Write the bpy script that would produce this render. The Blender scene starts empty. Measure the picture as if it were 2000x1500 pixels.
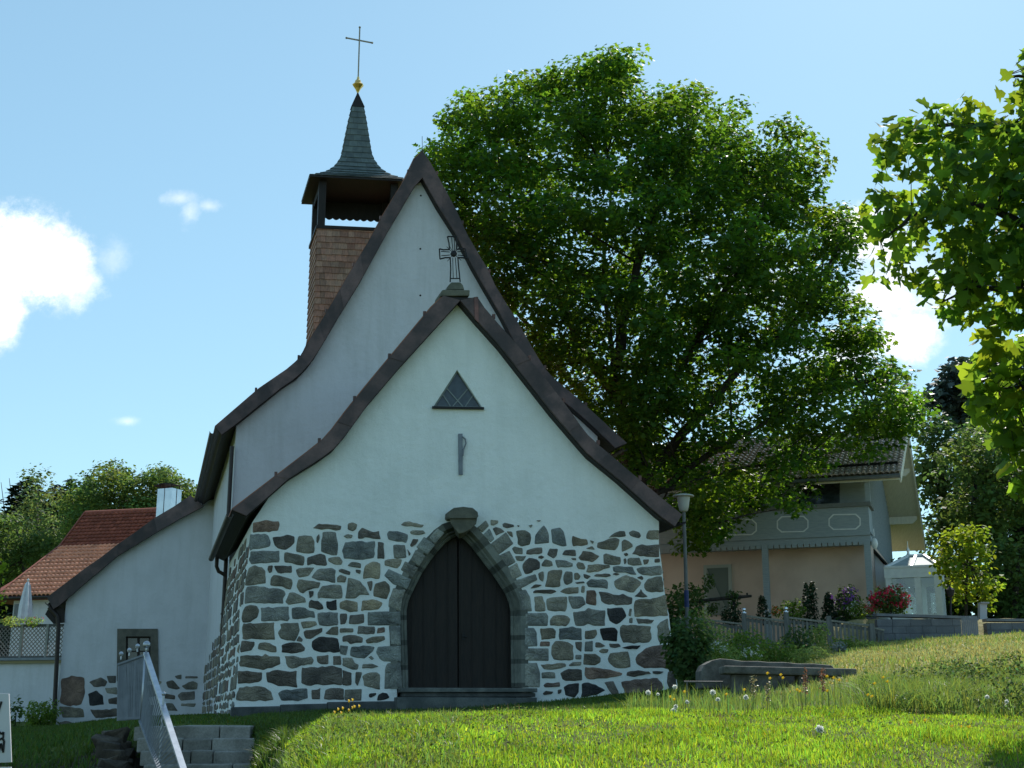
import bpy, bmesh, math, random
import numpy as np
from mathutils import Vector, Matrix
from mathutils.geometry import tessellate_polygon
R = math.radians
S = bpy.context.scene
COL = S.collection
rng = np.random.default_rng(7)
rnd = random.Random(11)

# ------------------------------------------------------------------ camera
F = 2575.0                       # focal length in photo pixels (photo 2000 wide)
PITCH = math.atan(650 / F)
cam = bpy.data.objects.new('camera', bpy.data.cameras.new('camera'))
COL.objects.link(cam); S.camera = cam
cam.data.sensor_width = 36; cam.data.lens = 36 * F / 2000
cam.location = (0, 0, 0); cam.rotation_euler = (math.pi / 2 + PITCH, 0, 0)
cam.data.clip_start = 0.1; cam.data.clip_end = 5000

# ------------------------------------------------------------------ light
SUN = Vector((0.4, 1.07, 1.0)).normalized()
SUN_EL = math.asin(SUN.z); SUN_AZ = math.atan2(SUN.x, SUN.y)
sl = bpy.data.lights.new('sun', 'SUN'); sl.energy = 5.0; sl.angle = R(0.5); sl.color = (1, .95, .86)
so = bpy.data.objects.new('sun', sl); COL.objects.link(so)
so.rotation_euler = SUN.to_track_quat('Z', 'Y').to_euler()
S.view_settings.view_transform = 'Standard'; S.view_settings.look = 'None'
S.view_settings.gamma = 1; S.view_settings.exposure = 0.43
SKY_STRENGTH = 0.125

def ray(px, py):
    xc = (px - 1000) / F; yc = (750 - py) / F
    c, s = math.cos(PITCH), math.sin(PITCH)
    return Vector((xc, c - yc * s, s + yc * c))
def at(px, py, Y):               # the point seen at a photo pixel, at distance Y
    r = ray(px, py); return r * (Y / r.y)

W = bpy.data.worlds.new('World'); S.world = W; W.use_nodes = True
nt = W.node_tree; nt.nodes.clear()
class NT:                        # small node helper
    def __init__(s, t): s.t = t
    def n(s, kind, **kw):
        x = s.t.nodes.new(kind)
        for k, v in kw.items(): setattr(x, k, v)
        return x
    def put(s, sock, v):
        if v is None: return
        if isinstance(v, bpy.types.NodeSocket): s.t.links.new(v, sock)
        else: sock.default_value = v
    def math(s, op, a, b=None, c=None, clamp=False):
        x = s.n('ShaderNodeMath', operation=op, use_clamp=clamp)
        for i, v in enumerate((a, b, c)): s.put(x.inputs[i], v)
        return x.outputs[0]
    def vmath(s, op, a, b=None):
        x = s.n('ShaderNodeVectorMath', operation=op)
        for i, v in enumerate((a, b)): s.put(x.inputs[i], v)
        return x.outputs[0]
    def mix(s, f, a, b, blend='MIX'):
        x = s.n('ShaderNodeMix', data_type='RGBA', blend_type=blend)
        s.put(x.inputs[0], f); s.put(x.inputs[6], a); s.put(x.inputs[7], b)
        return x.outputs[2]
    def noise(s, vec, scale, detail=4, rough=.55, dist=0):
        x = s.n('ShaderNodeTexNoise')
        s.put(x.inputs['Vector'], vec); x.inputs['Scale'].default_value = scale
        x.inputs['Detail'].default_value = detail; x.inputs['Roughness'].default_value = rough
        x.inputs['Distortion'].default_value = dist
        return x.outputs['Fac']
    def ramp(s, v, a, b, ca=0., cb=1., smooth=True):
        x = s.n('ShaderNodeMapRange'); x.interpolation_type = 'SMOOTHSTEP' if smooth else 'LINEAR'
        s.put(x.inputs[0], v)
        for i, q in enumerate((a, b, ca, cb)): x.inputs[i + 1].default_value = q
        return x.outputs[0]
def build_world():
    g = NT(nt)
    sky = g.n('ShaderNodeTexSky', sky_type='NISHITA'); sky.sun_disc = False
    sky.sun_elevation = SUN_EL; sky.sun_rotation = SUN_AZ
    sky.altitude = 700; sky.air_density = 1.0; sky.dust_density = 0.3; sky.ozone_density = 1.0
    tc = g.n('ShaderNodeTexCoord').outputs['Generated']
    sep = g.n('ShaderNodeSeparateXYZ'); g.put(sep.inputs[0], tc)
    x, y, z = sep.outputs
    ys = g.math('MAXIMUM', y, .05)
    px, pz = g.math('DIVIDE', x, ys), g.math('DIVIDE', z, ys)
    cb = g.n('ShaderNodeCombineXYZ'); g.put(cb.inputs[0], px); g.put(cb.inputs[1], pz)
    P = cb.outputs[0]
    wob = g.noise(P, 11, 8, .6); wob2 = g.noise(P, 42, 8, .7)
    w = g.math('ADD', g.math('MULTIPLY', g.math('SUBTRACT', wob, .5), 2.6), g.math('MULTIPLY', g.math('SUBTRACT', wob2, .5), 2.0))
    total = None
    # cumulus puffs: photo pixel of the centre, radii in pixels, density
    for cx, cy, rx, ry, d in ((60, 492, 120, 72, 1.6), (125, 500, 75, 78, 1.5), (150, 548, 55, 52, .8), (-20, 590, 62, 85, 1.3), (-70, 470, 130, 80, 1.4), (218, 500, 42, 44, .30), (60, 560, 60, 30, .22),
                              (352, 388, 40, 18, .5), (372, 412, 26, 34, .42), (408, 402, 26, 14, .45), (247, 823, 32, 11, .4),
                              (1690, 470, 70, 55, 1.4), (1765, 655, 56, 58, 1.1), (1735, 575, 75, 62, 1.2), (1500, 560, 120, 60, .9), (1640, 690, 90, 50, .7), (1840, 560, 90, 60, .6)):
        a, b = ray(cx, cy), ray(cx + rx, cy - ry)
        c0, c1 = a.x / a.y, a.z / a.y
        r0, r1 = abs(b.x / b.y - c0), abs(b.z / b.y - c1)
        dx = g.math('DIVIDE', g.math('SUBTRACT', px, c0), r0); dy = g.math('DIVIDE', g.math('SUBTRACT', pz, c1), r1)
        q = g.math('SQRT', g.math('ADD', g.math('MULTIPLY', dx, dx), g.math('MULTIPLY', dy, dy)))
        m = g.math('MULTIPLY', g.ramp(g.math('ADD', g.math('SUBTRACT', 1.0, q), g.math('MULTIPLY', w, .9)), -.35, .95), d)
        m = g.math('MULTIPLY', m, g.ramp(q, 1.15, 1.9, 1, 0))
        total = m if total is None else g.math('MAXIMUM', total, m)
    total = g.math('MULTIPLY', total, g.ramp(y, .05, .2), clamp=True)
    gm = g.n('ShaderNodeGamma'); g.put(gm.inputs[0], sky.outputs[0]); gm.inputs[1].default_value = .55
    sk = g.mix(1.0, gm.outputs[0], (SKYTINT[0], SKYTINT[1], SKYTINT[2], 1), 'MULTIPLY')
    shade = g.ramp(g.noise(P, 16, 6, .6), .38, .66)
    cl = g.mix(g.math('MULTIPLY', shade, .75), (9.4, 9.5, 9.6, 1), (5.6, 6.3, 6.9, 1))
    col = g.mix(total, sk, cl)
    bg = g.n('ShaderNodeBackground'); g.put(bg.inputs[0], col); bg.inputs[1].default_value = SKY_STRENGTH
    out = g.n('ShaderNodeOutputWorld'); nt.links.new(bg.outputs[0], out.inputs[0])
SKYTINT = (1.42, 1.97, 2.10)
build_world()

# ------------------------------------------------------------------ materials
def newmat(name):
    m = bpy.data.materials.new(name); m.use_nodes = True
    t = m.node_tree; t.nodes.clear(); return m, NT(t)
def finish(g, shader):
    o = g.n('ShaderNodeOutputMaterial'); g.t.links.new(shader, o.inputs[0])
def mat(name, col, col2=None, scale=3., detail=5, rough=.8, metal=0., bump=0., bscale=30., attr=False, spec=.3, lo=.35, hi=.65, fine=0., stretch=None, rough2=None):
    """principled surface with a noise mix of two colours, optional per-piece colour attribute and bump"""
    m, g = newmat(name)
    tc = g.n('ShaderNodeTexCoord').outputs['Object']
    if stretch:
        mp = g.n('ShaderNodeMapping'); g.put(mp.inputs[0], tc); mp.inputs['Scale'].default_value = stretch; tc = mp.outputs[0]
    nz = g.noise(tc, scale, detail)
    f = g.ramp(nz, lo, hi)
    c1 = (*col, 1); c2 = (*(col2 or col), 1)
    c = g.mix(f, c1, c2)
    if attr:
        a = g.n('ShaderNodeAttribute', attribute_name='col').outputs['Color']
        c = g.mix(1.0, c, a, 'MULTIPLY')
    if fine:
        fn = g.noise(tc, bscale * 1.7, 3, .6)
        v = g.ramp(fn, .25, .75, 1 - fine, 1 + fine, False)
        cc = g.n('ShaderNodeCombineColor')
        for i in range(3): g.put(cc.inputs[i], v)
        c = g.mix(1.0, c, cc.outputs[0], 'MULTIPLY')
    b = g.n('ShaderNodeBsdfPrincipled'); g.put(b.inputs['Base Color'], c)
    b.inputs['Roughness'].default_value = rough; b.inputs['Metallic'].default_value = metal
    if rough2 is not None: g.put(b.inputs['Roughness'], g.ramp(nz, .3, .7, rough, rough2))
    b.inputs['Specular IOR Level'].default_value = spec
    if bump:
        bm_ = g.n('ShaderNodeBump'); bm_.inputs['Strength'].default_value = bump; bm_.inputs['Distance'].default_value = .02
        g.put(bm_.inputs['Height'], g.noise(tc, bscale, 5, .6)); g.put(b.inputs['Normal'], bm_.outputs[0])
    finish(g, b.outputs[0]); return m
def plaster(name, base, seed, dirt=.16):
    """lime plaster: trowelled relief, faint blotches, rain streaks and dirt splashed up from the ground"""
    m, g = newmat(name)
    tc = g.n('ShaderNodeTexCoord').outputs['Object']
    mp = g.n('ShaderNodeMapping'); g.put(mp.inputs[0], tc); mp.inputs['Scale'].default_value = (2.2, 2.2, .22); mp.inputs['Location'].default_value = (seed, 0, 0)
    streak = g.ramp(g.noise(mp.outputs[0], 1.6, 6, .65), .42, .72)
    blotch = g.ramp(g.noise(tc, .9, 6, .6), .38, .7); fine = g.noise(tc, 60, 4, .65)
    c = g.mix(g.math('MULTIPLY', blotch, .55), (*base, 1), (base[0] * .84, base[1] * .85, base[2] * .84, 1))
    c = g.mix(g.math('MULTIPLY', streak, dirt * 2.2), c, (base[0] * .70, base[1] * .71, base[2] * .68, 1))
    v = g.ramp(fine, .25, .75, .95, 1.05, False); cc = g.n('ShaderNodeCombineColor')
    for i in range(3): g.put(cc.inputs[i], v)
    c = g.mix(1.0, c, cc.outputs[0], 'MULTIPLY')
    b = g.n('ShaderNodeBsdfPrincipled'); g.put(b.inputs['Base Color'], c); b.inputs['Roughness'].default_value = .93; b.inputs['Specular IOR Level'].default_value = .12
    h = g.math('ADD', g.math('MULTIPLY', g.noise(tc, 7, 4, .5), 2.0), g.noise(tc, 48, 5, .65))
    bp = g.n('ShaderNodeBump'); bp.inputs['Strength'].default_value = .45; bp.inputs['Distance'].default_value = .025
    g.put(bp.inputs['Height'], h); g.put(b.inputs['Normal'], bp.outputs[0]); finish(g, b.outputs[0]); return m
def leafmat(name, col, trans=.45, tcol=None, gloss=.5, rough=.45, attr=True):
    m, g = newmat(name)
    c = (*col, 1); t = (*(tcol or col), 1)
    if attr:
        a = g.n('ShaderNodeAttribute', attribute_name='col').outputs['Color']
        c = g.mix(1.0, c, a, 'MULTIPLY'); t = g.mix(1.0, t, a, 'MULTIPLY')
    b = g.n('ShaderNodeBsdfPrincipled'); g.put(b.inputs['Base Color'], c)
    b.inputs['Roughness'].default_value = rough; b.inputs['Specular IOR Level'].default_value = gloss
    tr = g.n('ShaderNodeBsdfTranslucent'); g.put(tr.inputs[0], t)
    mx = g.n('ShaderNodeMixShader'); mx.inputs[0].default_value = trans
    g.t.links.new(b.outputs[0], mx.inputs[1]); g.t.links.new(tr.outputs[0], mx.inputs[2])
    finish(g, mx.outputs[0]); return m
def glassmat(name, tint=(.9, .95, .95), alpha=.5):
    m, g = newmat(name)
    gl = g.n('ShaderNodeBsdfGlossy'); gl.inputs['Roughness'].default_value = .05; gl.inputs[0].default_value = (.9, .9, .9, 1)
    tp = g.n('ShaderNodeBsdfTransparent'); tp.inputs[0].default_value = (*tint, 1)
    mx = g.n('ShaderNodeMixShader'); mx.inputs[0].default_value = alpha
    g.t.links.new(tp.outputs[0], mx.inputs[1]); g.t.links.new(gl.outputs[0], mx.inputs[2])
    finish(g, mx.outputs[0]); return m

# ------------------------------------------------------------------ objects
def tag(o, label=None, cat=None, group=None, kind=None):
    if label: o['label'] = label
    if cat: o['category'] = cat
    if group: o['group'] = group
    if kind: o['kind'] = kind
    return o
def thing(name, loc, label, cat, group=None):
    o = bpy.data.objects.new(name, None); COL.objects.link(o); o.location = loc
    o.empty_display_size = .3
    return tag(o, label, cat, group)
def origin_of(p):
    v = Vector((0, 0, 0))
    while p: v += p.location; p = p.parent
    return v
def fast_mesh(name, V, faces_flat, sizes, col=None, smooth=False):
    me = bpy.data.meshes.new(name)
    V = np.asarray(V, dtype=np.float32); ff = np.asarray(faces_flat, dtype=np.int32); sz = np.asarray(sizes, dtype=np.int32)
    me.vertices.add(len(V)); me.vertices.foreach_set('co', V.ravel())
    me.loops.add(len(ff)); me.loops.foreach_set('vertex_index', ff)
    me.polygons.add(len(sz))
    st = np.zeros(len(sz), np.int32); st[1:] = np.cumsum(sz)[:-1]
    me.polygons.foreach_set('loop_start', st)
    if smooth: me.polygons.foreach_set('use_smooth', np.ones(len(sz), bool))
    me.update(calc_edges=True)
    if col is not None:
        a = me.color_attributes.new('col', 'FLOAT_COLOR', 'POINT')
        c = np.ones((len(V), 4), np.float32); c[:, :3] = col
        a.data.foreach_set('color', c.ravel())
    me.validate(verbose=False)
    return me
def link(name, me, m, parent=None, loc=None):
    o = bpy.data.objects.new(name, me); COL.objects.link(o)
    if m is not None: me.materials.append(m)
    if parent: o.parent = parent
    if loc is not None: o.location = loc
    return o
class MB:
    """collects pieces in world coordinates; build() links them as ONE mesh object under its thing"""
    def __init__(s): s.v = []; s.f = []; s.c = []
    def add(s, vs, fs, col=(1, 1, 1)):
        n = len(s.v); s.v += [Vector(p) for p in vs]; s.c += [col] * len(vs)
        s.f += [tuple(i + n for i in f) for f in fs]; return s
    def quad(s, a, b, c, d, col=(1, 1, 1)): return s.add((a, b, c, d), ((0, 1, 2, 3),), col)
    def prism(s, poly, vec, col=(1, 1, 1), holes=(), caps=True):
        """closed outline (list of points) extruded along vec; concave outlines and holes allowed"""
        loops = [list(map(Vector, poly))] + [list(map(Vector, h)) for h in holes]
        flat = [p for l in loops for p in l]; n = len(flat); vec = Vector(vec)
        vs = flat + [p + vec for p in flat]; fs = []
        if caps:
            for t in tessellate_polygon(loops):
                fs.append(tuple(t)); fs.append(tuple(i + n for i in reversed(t)))
        k = 0
        for l in loops:
            m = len(l)
            for i in range(m):
                j = (i + 1) % m
                fs.append((k + i, k + j, k + j + n, k + i + n))
            k += m
        return s.add(vs, fs, col)
    def box(s, c, ex, ey, ez, col=(1, 1, 1)):
        """box from centre and three half-extent vectors"""
        c, ex, ey, ez = map(Vector, (c, ex, ey, ez))
        vs = [c + i * ex + j * ey + k * ez for i in (-1, 1) for j in (-1, 1) for k in (-1, 1)]
        return s.add(vs, ((0, 1, 3, 2), (4, 6, 7, 5), (0, 4, 5, 1), (2, 3, 7, 6), (0, 2, 6, 4), (1, 5, 7, 3)), col)
    def bar(s, a, b, w, h, up=(0, 0, 1), col=(1, 1, 1)):
        a, b = Vector(a), Vector(b); d = (b - a).normalized(); up = Vector(up)
        sd = d.cross(up)
        if sd.length < 1e-4: sd = d.cross(Vector((0, 1, 0)))
        sd.normalize(); u2 = sd.cross(d).normalized()
        return s.box((a + b) / 2, (b - a) / 2, sd * w / 2, u2 * h / 2, col)
    def tube(s, pts, r, n=8, col=(1, 1, 1), close=True):
        pts = [Vector(p) for p in pts]; rs = r if isinstance(r, (list, tuple)) else [r] * len(pts)
        base = len(s.v); k = len(pts)
        d0 = (pts[1] - pts[0]).normalized()
        ref = Vector((0, 0, 1)) if abs(d0.z) < .9 else Vector((1, 0, 0))
        for i, p in enumerate(pts):
            d = (pts[min(i + 1, k - 1)] - pts[max(i - 1, 0)]).normalized()
            a = d.cross(ref).normalized(); b = a.cross(d).normalized(); ref = b
            if abs(d.dot(ref)) > .95: ref = Vector((1, 0, 0))
            for j in range(n):
                t = 2 * math.pi * j / n
                s.v.append(p + (a * math.cos(t) + b * math.sin(t)) * rs[i]); s.c.append(col)
        for i in range(k - 1):
            for j in range(n):
                j2 = (j + 1) % n
                s.f.append((base + i * n + j, base + i * n + j2, base + (i + 1) * n + j2, base + (i + 1) * n + j))
        if close:
            s.f.append(tuple(base + j for j in reversed(range(n)))); s.f.append(tuple(base + (k - 1) * n + j for j in range(n)))
        return s
    def lathe(s, base, prof, n=16, col=(1, 1, 1), rot=0., axis=None):
        """prof: (radius, height) pairs about a vertical axis through base"""
        b = len(s.v); base = Vector(base)
        for r, h in prof:
            for j in range(n):
                t = 2 * math.pi * j / n + rot
                s.v.append(base + Vector((r * math.cos(t), r * math.sin(t), h))); s.c.append(col)
        for i in range(len(prof) - 1):
            for j in range(n):
                j2 = (j + 1) % n
                s.f.append((b + i * n + j, b + i * n + j2, b + (i + 1) * n + j2, b + (i + 1) * n + j))
        s.f.append(tuple(b + j for j in reversed(range(n)))); s.f.append(tuple(b + (len(prof) - 1) * n + j for j in range(n)))
        return s
    def blob(s, c, r, seed=0, n=2, amp=.15, col=(1, 1, 1)):
        bm = bmesh.new(); bmesh.ops.create_icosphere(bm, subdivisions=n, radius=1)
        q = random.Random(seed); ph = [q.uniform(0, 6) for _ in range(6)]
        vs = []
        for v in bm.verts:
            k = 1 + amp * (math.sin(2.3 * v.co.x + ph[0]) + math.sin(3.1 * v.co.y + ph[1]) + math.sin(2.7 * v.co.z + ph[2]) + .6 * math.sin(6 * v.co.x + 5 * v.co.z + ph[3])) / 2
            vs.append(Vector(c) + Vector((v.co.x * r[0], v.co.y * r[1], v.co.z * r[2])) * k)
        fs = [tuple(v.index for v in f.verts) for f in bm.faces]; bm.free()
        return s.add(vs, fs, col)
    def build(s, name, m, parent=None, smooth=False, bevel=0.):
        o0 = origin_of(parent) if parent else Vector((0, 0, 0))
        me = bpy.data.meshes.new(name)
        me.from_pydata([tuple(v - o0) for v in s.v], [], s.f)
        a = me.color_attributes.new('col', 'FLOAT_COLOR', 'POINT')
        c = np.ones((len(s.v), 4), np.float32); c[:, :3] = np.array(s.c, np.float32).reshape(-1, 3)
        a.data.foreach_set('color', c.ravel())
        bm = bmesh.new(); bm.from_mesh(me); bmesh.ops.recalc_face_normals(bm, faces=bm.faces)
        if bevel:
            bmesh.ops.remove_doubles(bm, verts=bm.verts, dist=1e-5)
            es = [e for e in bm.edges if len(e.link_faces) == 2 and e.calc_face_angle(0) > .6]
            bmesh.ops.bevel(bm, geom=es, offset=bevel, segments=2, affect='EDGES', profile=.6)
        bm.to_mesh(me); bm.free()
        if smooth:
            for p in me.polygons: p.use_smooth = True
        me.update()
        return link(name, me, m, parent)
def copy_tree(o, parent=None):
    c = o.copy(); COL.objects.link(c); c.parent = parent
    for ch in list(o.children): copy_tree(ch, c)
    return c
def chaikin(p, k=1):
    for _ in range(k):
        q = []
        for i in range(len(p)):
            a, b = Vector(p[i]), Vector(p[(i + 1) % len(p)])
            q += [a * .85 + b * .15, a * .15 + b * .85]
        p = q
    return p
# ------------------------------------------------------------------ ground
YK = [0, 3, 5, 7, 9, 11, 13, 15, 17, 18.4, 20.15, 22, 24, 28, 32, 36, 41, 50, 70, 120, 300, 1500]
ZC = {   # photo column -> ground height at each distance of YK
 -700: [-1.7, -1.7, -1.65, -1.6, -1.5, -1.4, -1.3, -1.2, -1.15, -1.05, -.95, -.85, -.8, -.75, -.7, -.65, -.6, -.5, 0, 2, 6, 6],
 100:  [-1.7, -1.7, -1.65, -1.6, -1.5, -1.4, -1.3, -1.2, -1.1, -1.0, -.75, -.5, -.42, -.38, -.37, -.36, -.38, -.3, .5, 3, 6, 6],
 235:  [-1.7, -1.7, -1.65, -1.6, -1.5, -1.4, -1.3, -1.2, -1.1, -.85, -.32, -.2, -.18, -.16, -.16, -.15, -.12, -.1, .5, 3, 6, 6],
 290:  [-1.7, -1.7, -1.65, -1.6, -1.5, -1.4, -1.35, -1.3, -1.3, -1.25, -.75, -.135, -.1, -.06, -.05, -.04, -.03, 0, .5, 3, 6, 6],
 490:  [-1.7, -1.65, -1.6, -1.5, -1.4, -1.3, -1.3, -1.3, -1.3, -1.25, -.75, -.12, -.07, .02, .05, .05, .1, .2, 1, 3, 6, 6],
 505:  [-1.7, -1.6, -1.45, -1.2, -1.05, -.9, -.8, -.7, -.6, -.5, -.2, -.1, -.05, .05, .05, .1, .1, .2, 1, 3, 6, 6],
 560:  [-1.7, -1.5, -1.2, -.45, -.4, -.35, -.3, -.28, -.25, -.22, -.15, -.08, -.02, .06, .1, .1, .1, .2, 1, 3, 6, 6],
 640:  [-1.7, -1.3, -.9, -.32, -.13, -.03, -.05, -.06, -.08, -.08, -.06, -.03, 0, .1, .1, .1, .1, .2, 1, 3, 6, 6],
 900:  [-1.7, -1.25, -.8, -.30, -.09, .0, -.02, -.03, -.04, -.04, -.02, 0, .05, .12, .15, .2, .3, .5, 1, 3, 6, 6],
 1300: [-1.7, -1.25, -.8, -.30, -.10, .02, .05, .08, .12, .15, .2, .25, .3, .5, 1.0, 1.5, 1.9, 2.4, 3.5, 5, 8, 8],
 1500: [-1.7, -1.25, -.8, -.30, -.10, .0, .05, .11, .18, .24, .33, .44, .56, .9, 1.3, 1.7, 2.1, 2.7, 4, 6, 8, 8],
 1680: [-1.7, -1.25, -.8, -.30, -.11, -.01, .08, .18, .3, .41, .58, .75, .92, 1.28, 1.58, 1.88, 2.25, 2.8, 4.2, 6, 8, 8],
 2000: [-1.7, -1.3, -.85, -.33, -.15, -.05, .10, .25, .42, .56, .78, 1.0, 1.22, 1.60, 1.87, 2.12, 2.4, 3, 4.5, 7, 10, 10],
 2800: [-1.7, -1.4, -.95, -.4, -.2, -.05, .15, .38, .62, .8, 1.05, 1.3, 1.55, 2, 2.3, 2.5, 2.8, 3.3, 5, 8, 10, 10]}
_i = YK.index(36) + 1
for _c, _z in ZC.items():        # the garden behind the block wall lies level with its top
    if _c >= 1680: _z.insert(_i, 2.62); _z[_i + 1] = 2.78
    else: _z.insert(_i, _z[_i - 1] * .8 + _z[_i] * .2)
YK.insert(_i, 37)
_cx = np.array(sorted(ZC)); _zt = np.array([ZC[c] for c in _cx], float); _yk = np.array(YK, float)
def gz_arr(X, Y):
    X = np.asarray(X, float); Y = np.asarray(Y, float)
    px = 1000 + X / np.maximum(Y, 4.0) * 2655.8
    ix = np.clip(np.searchsorted(_cx, px) - 1, 0, len(_cx) - 2); fx = np.clip((px - _cx[ix]) / (_cx[ix + 1] - _cx[ix]), 0, 1)
    iy = np.clip(np.searchsorted(_yk, Y) - 1, 0, len(_yk) - 2); fy = np.clip((Y - _yk[iy]) / (_yk[iy + 1] - _yk[iy]), 0, 1)
    a = _zt[ix, iy] * (1 - fx) + _zt[ix + 1, iy] * fx; b = _zt[ix, iy + 1] * (1 - fx) + _zt[ix + 1, iy + 1] * fx
    z = a * (1 - fy) + b * fy
    z = z + .02 * np.sin(2.1 * X + .7 * Y) * np.sin(1.3 * Y - .4 * X) + .012 * np.sin(5.3 * X + 1.7) * np.sin(4.7 * Y)
    return z
def gz(x, y): return float(gz_arr(np.array([x]), np.array([y]))[0])

def ground_material():
    m, g = newmat('ground_soil_and_turf')
    tc = g.n('ShaderNodeTexCoord').outputs['Object']
    n1 = g.noise(tc, .8, 5); n2 = g.noise(tc, 9, 5, .65); n3 = g.noise(tc, 60, 4, .7)
    turf = g.mix(g.ramp(n2, .3, .7), (.06, .085, .016, 1), (.13, .16, .035, 1))
    dry = g.mix(g.ramp(n2, .3, .7), (.24, .21, .09, 1), (.40, .34, .18, 1))
    soil = g.mix(g.ramp(n3, .3, .7), (.035, .028, .02, 1), (.075, .06, .042, 1))
    sp = g.n('ShaderNodeSeparateXYZ'); g.put(sp.inputs[0], tc)
    x, y, z = sp.outputs
    far = g.math('MULTIPLY', g.ramp(y, 18.5, 21), g.ramp(g.math('SUBTRACT', x, g.math('MULTIPLY', y, .20)), -.6, 1.2))
    far = g.math('MULTIPLY', far, g.ramp(y, 36, 44, 1, 0))
    c = g.mix(g.math('MULTIPLY', far, g.ramp(n1, .2, .5)), turf, dry)
    lf = g.math('MULTIPLY', g.ramp(x, -3.2, -2.4, 1, 0), g.ramp(y, 15, 16.5)); lf = g.math('MULTIPLY', lf, g.ramp(y, 20.3, 21.3, 1, 0))
    c = g.mix(lf, c, soil)
    b = g.n('ShaderNodeBsdfPrincipled'); g.put(b.inputs['Base Color'], c); b.inputs['Roughness'].default_value = .95
    b.inputs['Specular IOR Level'].default_value = .1
    bp = g.n('ShaderNodeBump'); bp.inputs['Strength'].default_value = .8; bp.inputs['Distance'].default_value = .05
    g.put(bp.inputs['Height'], g.noise(tc, 25, 6, .7)); g.put(b.inputs['Normal'], bp.outputs[0])
    finish(g, b.outputs[0]); return m
def build_ground():
    xs = np.unique(np.concatenate([np.linspace(-1500, -60, 12), np.linspace(-60, -16, 23), np.linspace(-16, 18, 180), np.linspace(18, 70, 27), np.linspace(70, 1500, 12)]))
    ys = np.unique(np.concatenate([np.linspace(-200, 0, 6), np.linspace(0, 6, 13), np.linspace(6, 24, 110), np.linspace(24, 60, 73), np.linspace(60, 130, 15), np.linspace(130, 2500, 14)]))
    X, Y = np.meshgrid(xs, ys); Z = gz_arr(X, Y)
    V = np.stack([X, Y, Z], -1).reshape(-1, 3); nx, ny = len(xs), len(ys)
    i = (np.arange(ny - 1)[:, None] * nx + np.arange(nx - 1)[None]).ravel()
    ff = np.stack([i, i + 1, i + nx + 1, i + nx], -1).ravel()
    me = fast_mesh('ground', V, ff, np.full(len(i), 4), smooth=True)
    o = link('ground', me, ground_material()); tag(o, 'grassy sloping ground rising from the bank up towards the houses', 'ground', kind='structure')
build_ground()
# ------------------------------------------------------------------ the church
E1 = Vector((math.cos(R(7.5)), math.sin(R(7.5)), 0)); E2 = Vector((-math.sin(R(15.1)), math.cos(R(15.1)), 0)); UP = Vector((0, 0, 1))
_r = ray(893, 1400); CO = _r * (28 / _r.y); CO.z = 0
def P(px, py, v=0.):             # point of the vertical plane v metres behind the porch front, seen at a photo pixel
    r = ray(px, py); q = CO + E2 * v
    det = r.x * E1.y - r.y * E1.x
    t = (q.x * E1.y - q.y * E1.x) / det
    return r * t
def PL(pts, v=0.): return [P(x, y, v) for x, y in pts]
def toimg(p):
    c, s = math.cos(PITCH), math.sin(PITCH)
    f = p.y * c + p.z * s; u = -p.y * s + p.z * c
    return 1000 + F * p.x / f, 750 - F * u / f
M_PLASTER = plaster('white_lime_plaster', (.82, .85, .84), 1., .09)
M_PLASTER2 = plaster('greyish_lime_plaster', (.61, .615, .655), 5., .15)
M_STONE = mat('granite_rubble', (.62, .62, .64), (1.38, 1.36, 1.30), 3.2, 7, .88, bump=1., bscale=26, attr=True, fine=.38, spec=.15, lo=.3, hi=.72)
M_COPPER = mat('weathered_copper_sheet', (.14, .088, .084), (.055, .041, .042), 1.6, 4, .55, bump=.25, bscale=12, spec=.35, attr=True, lo=.3, hi=.62, fine=.12)
M_ROOF = mat('red_brown_roof_tiles', (.36, .15, .09), (.27, .11, .07), 3, 5, .8, bump=.5, bscale=10)
M_DARKWOOD = mat('dark_stained_wood', (.022, .016, .013), (.014, .011, .010), 4, 5, .6, stretch=(6, 6, .6), bump=.3, bscale=8)
M_SHINGLE = mat('larch_shingle', (.42, .23, .165), (.28, .165, .125), 6, 5, .8, attr=True, stretch=(4, 4, .8), bump=.3, bscale=20, fine=.12)
M_SLATE = mat('green_grey_slate', (.075, .098, .095), (.11, .135, .125), 5, 5, .5, attr=True, bump=.3, bscale=25, spec=.5)
M_GRANITE = mat('dressed_granite', (.15, .155, .145), (.23, .23, .21), 3.5, 6, .85, bump=.5, bscale=45, attr=True, fine=.2)
M_GRANITE_DARK = mat('damp_granite', (.06, .066, .065), (.11, .115, .11), 3.5, 6, .85, bump=.6, bscale=30, attr=True, fine=.2)
M_IRON = mat('black_wrought_iron', (.018, .018, .02), None, rough=.5, metal=.3)
M_STEEL = mat('grey_painted_steel', (.20, .22, .25), (.16, .18, .21), 6, rough=.5, metal=.2)
M_GOLD = mat('gilded_copper', (.85, .58, .20), (.7, .46, .15), 6, rough=.32, metal=1.)
M_GILTBAR = mat('worn_gilt_bar', (.38, .32, .22), (.24, .21, .16), 12, rough=.45, metal=.55)
M_PIPE = mat('dark_brown_downpipe', (.022, .016, .015), (.035, .024, .02), 8, rough=.5, spec=.4)
M_GLASS = mat('leaded_window_glass', (.012, .02, .026), (.03, .045, .055), 8, rough=.12, spec=.6)
M_LEAD = mat('lead_came', (.22, .25, .25), None, rough=.6)
M_SOFFIT = mat('brown_soffit_boards', (.10, .05, .035), (.05, .028, .022), 5, rough=.8, stretch=(1, 1, 6))

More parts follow.
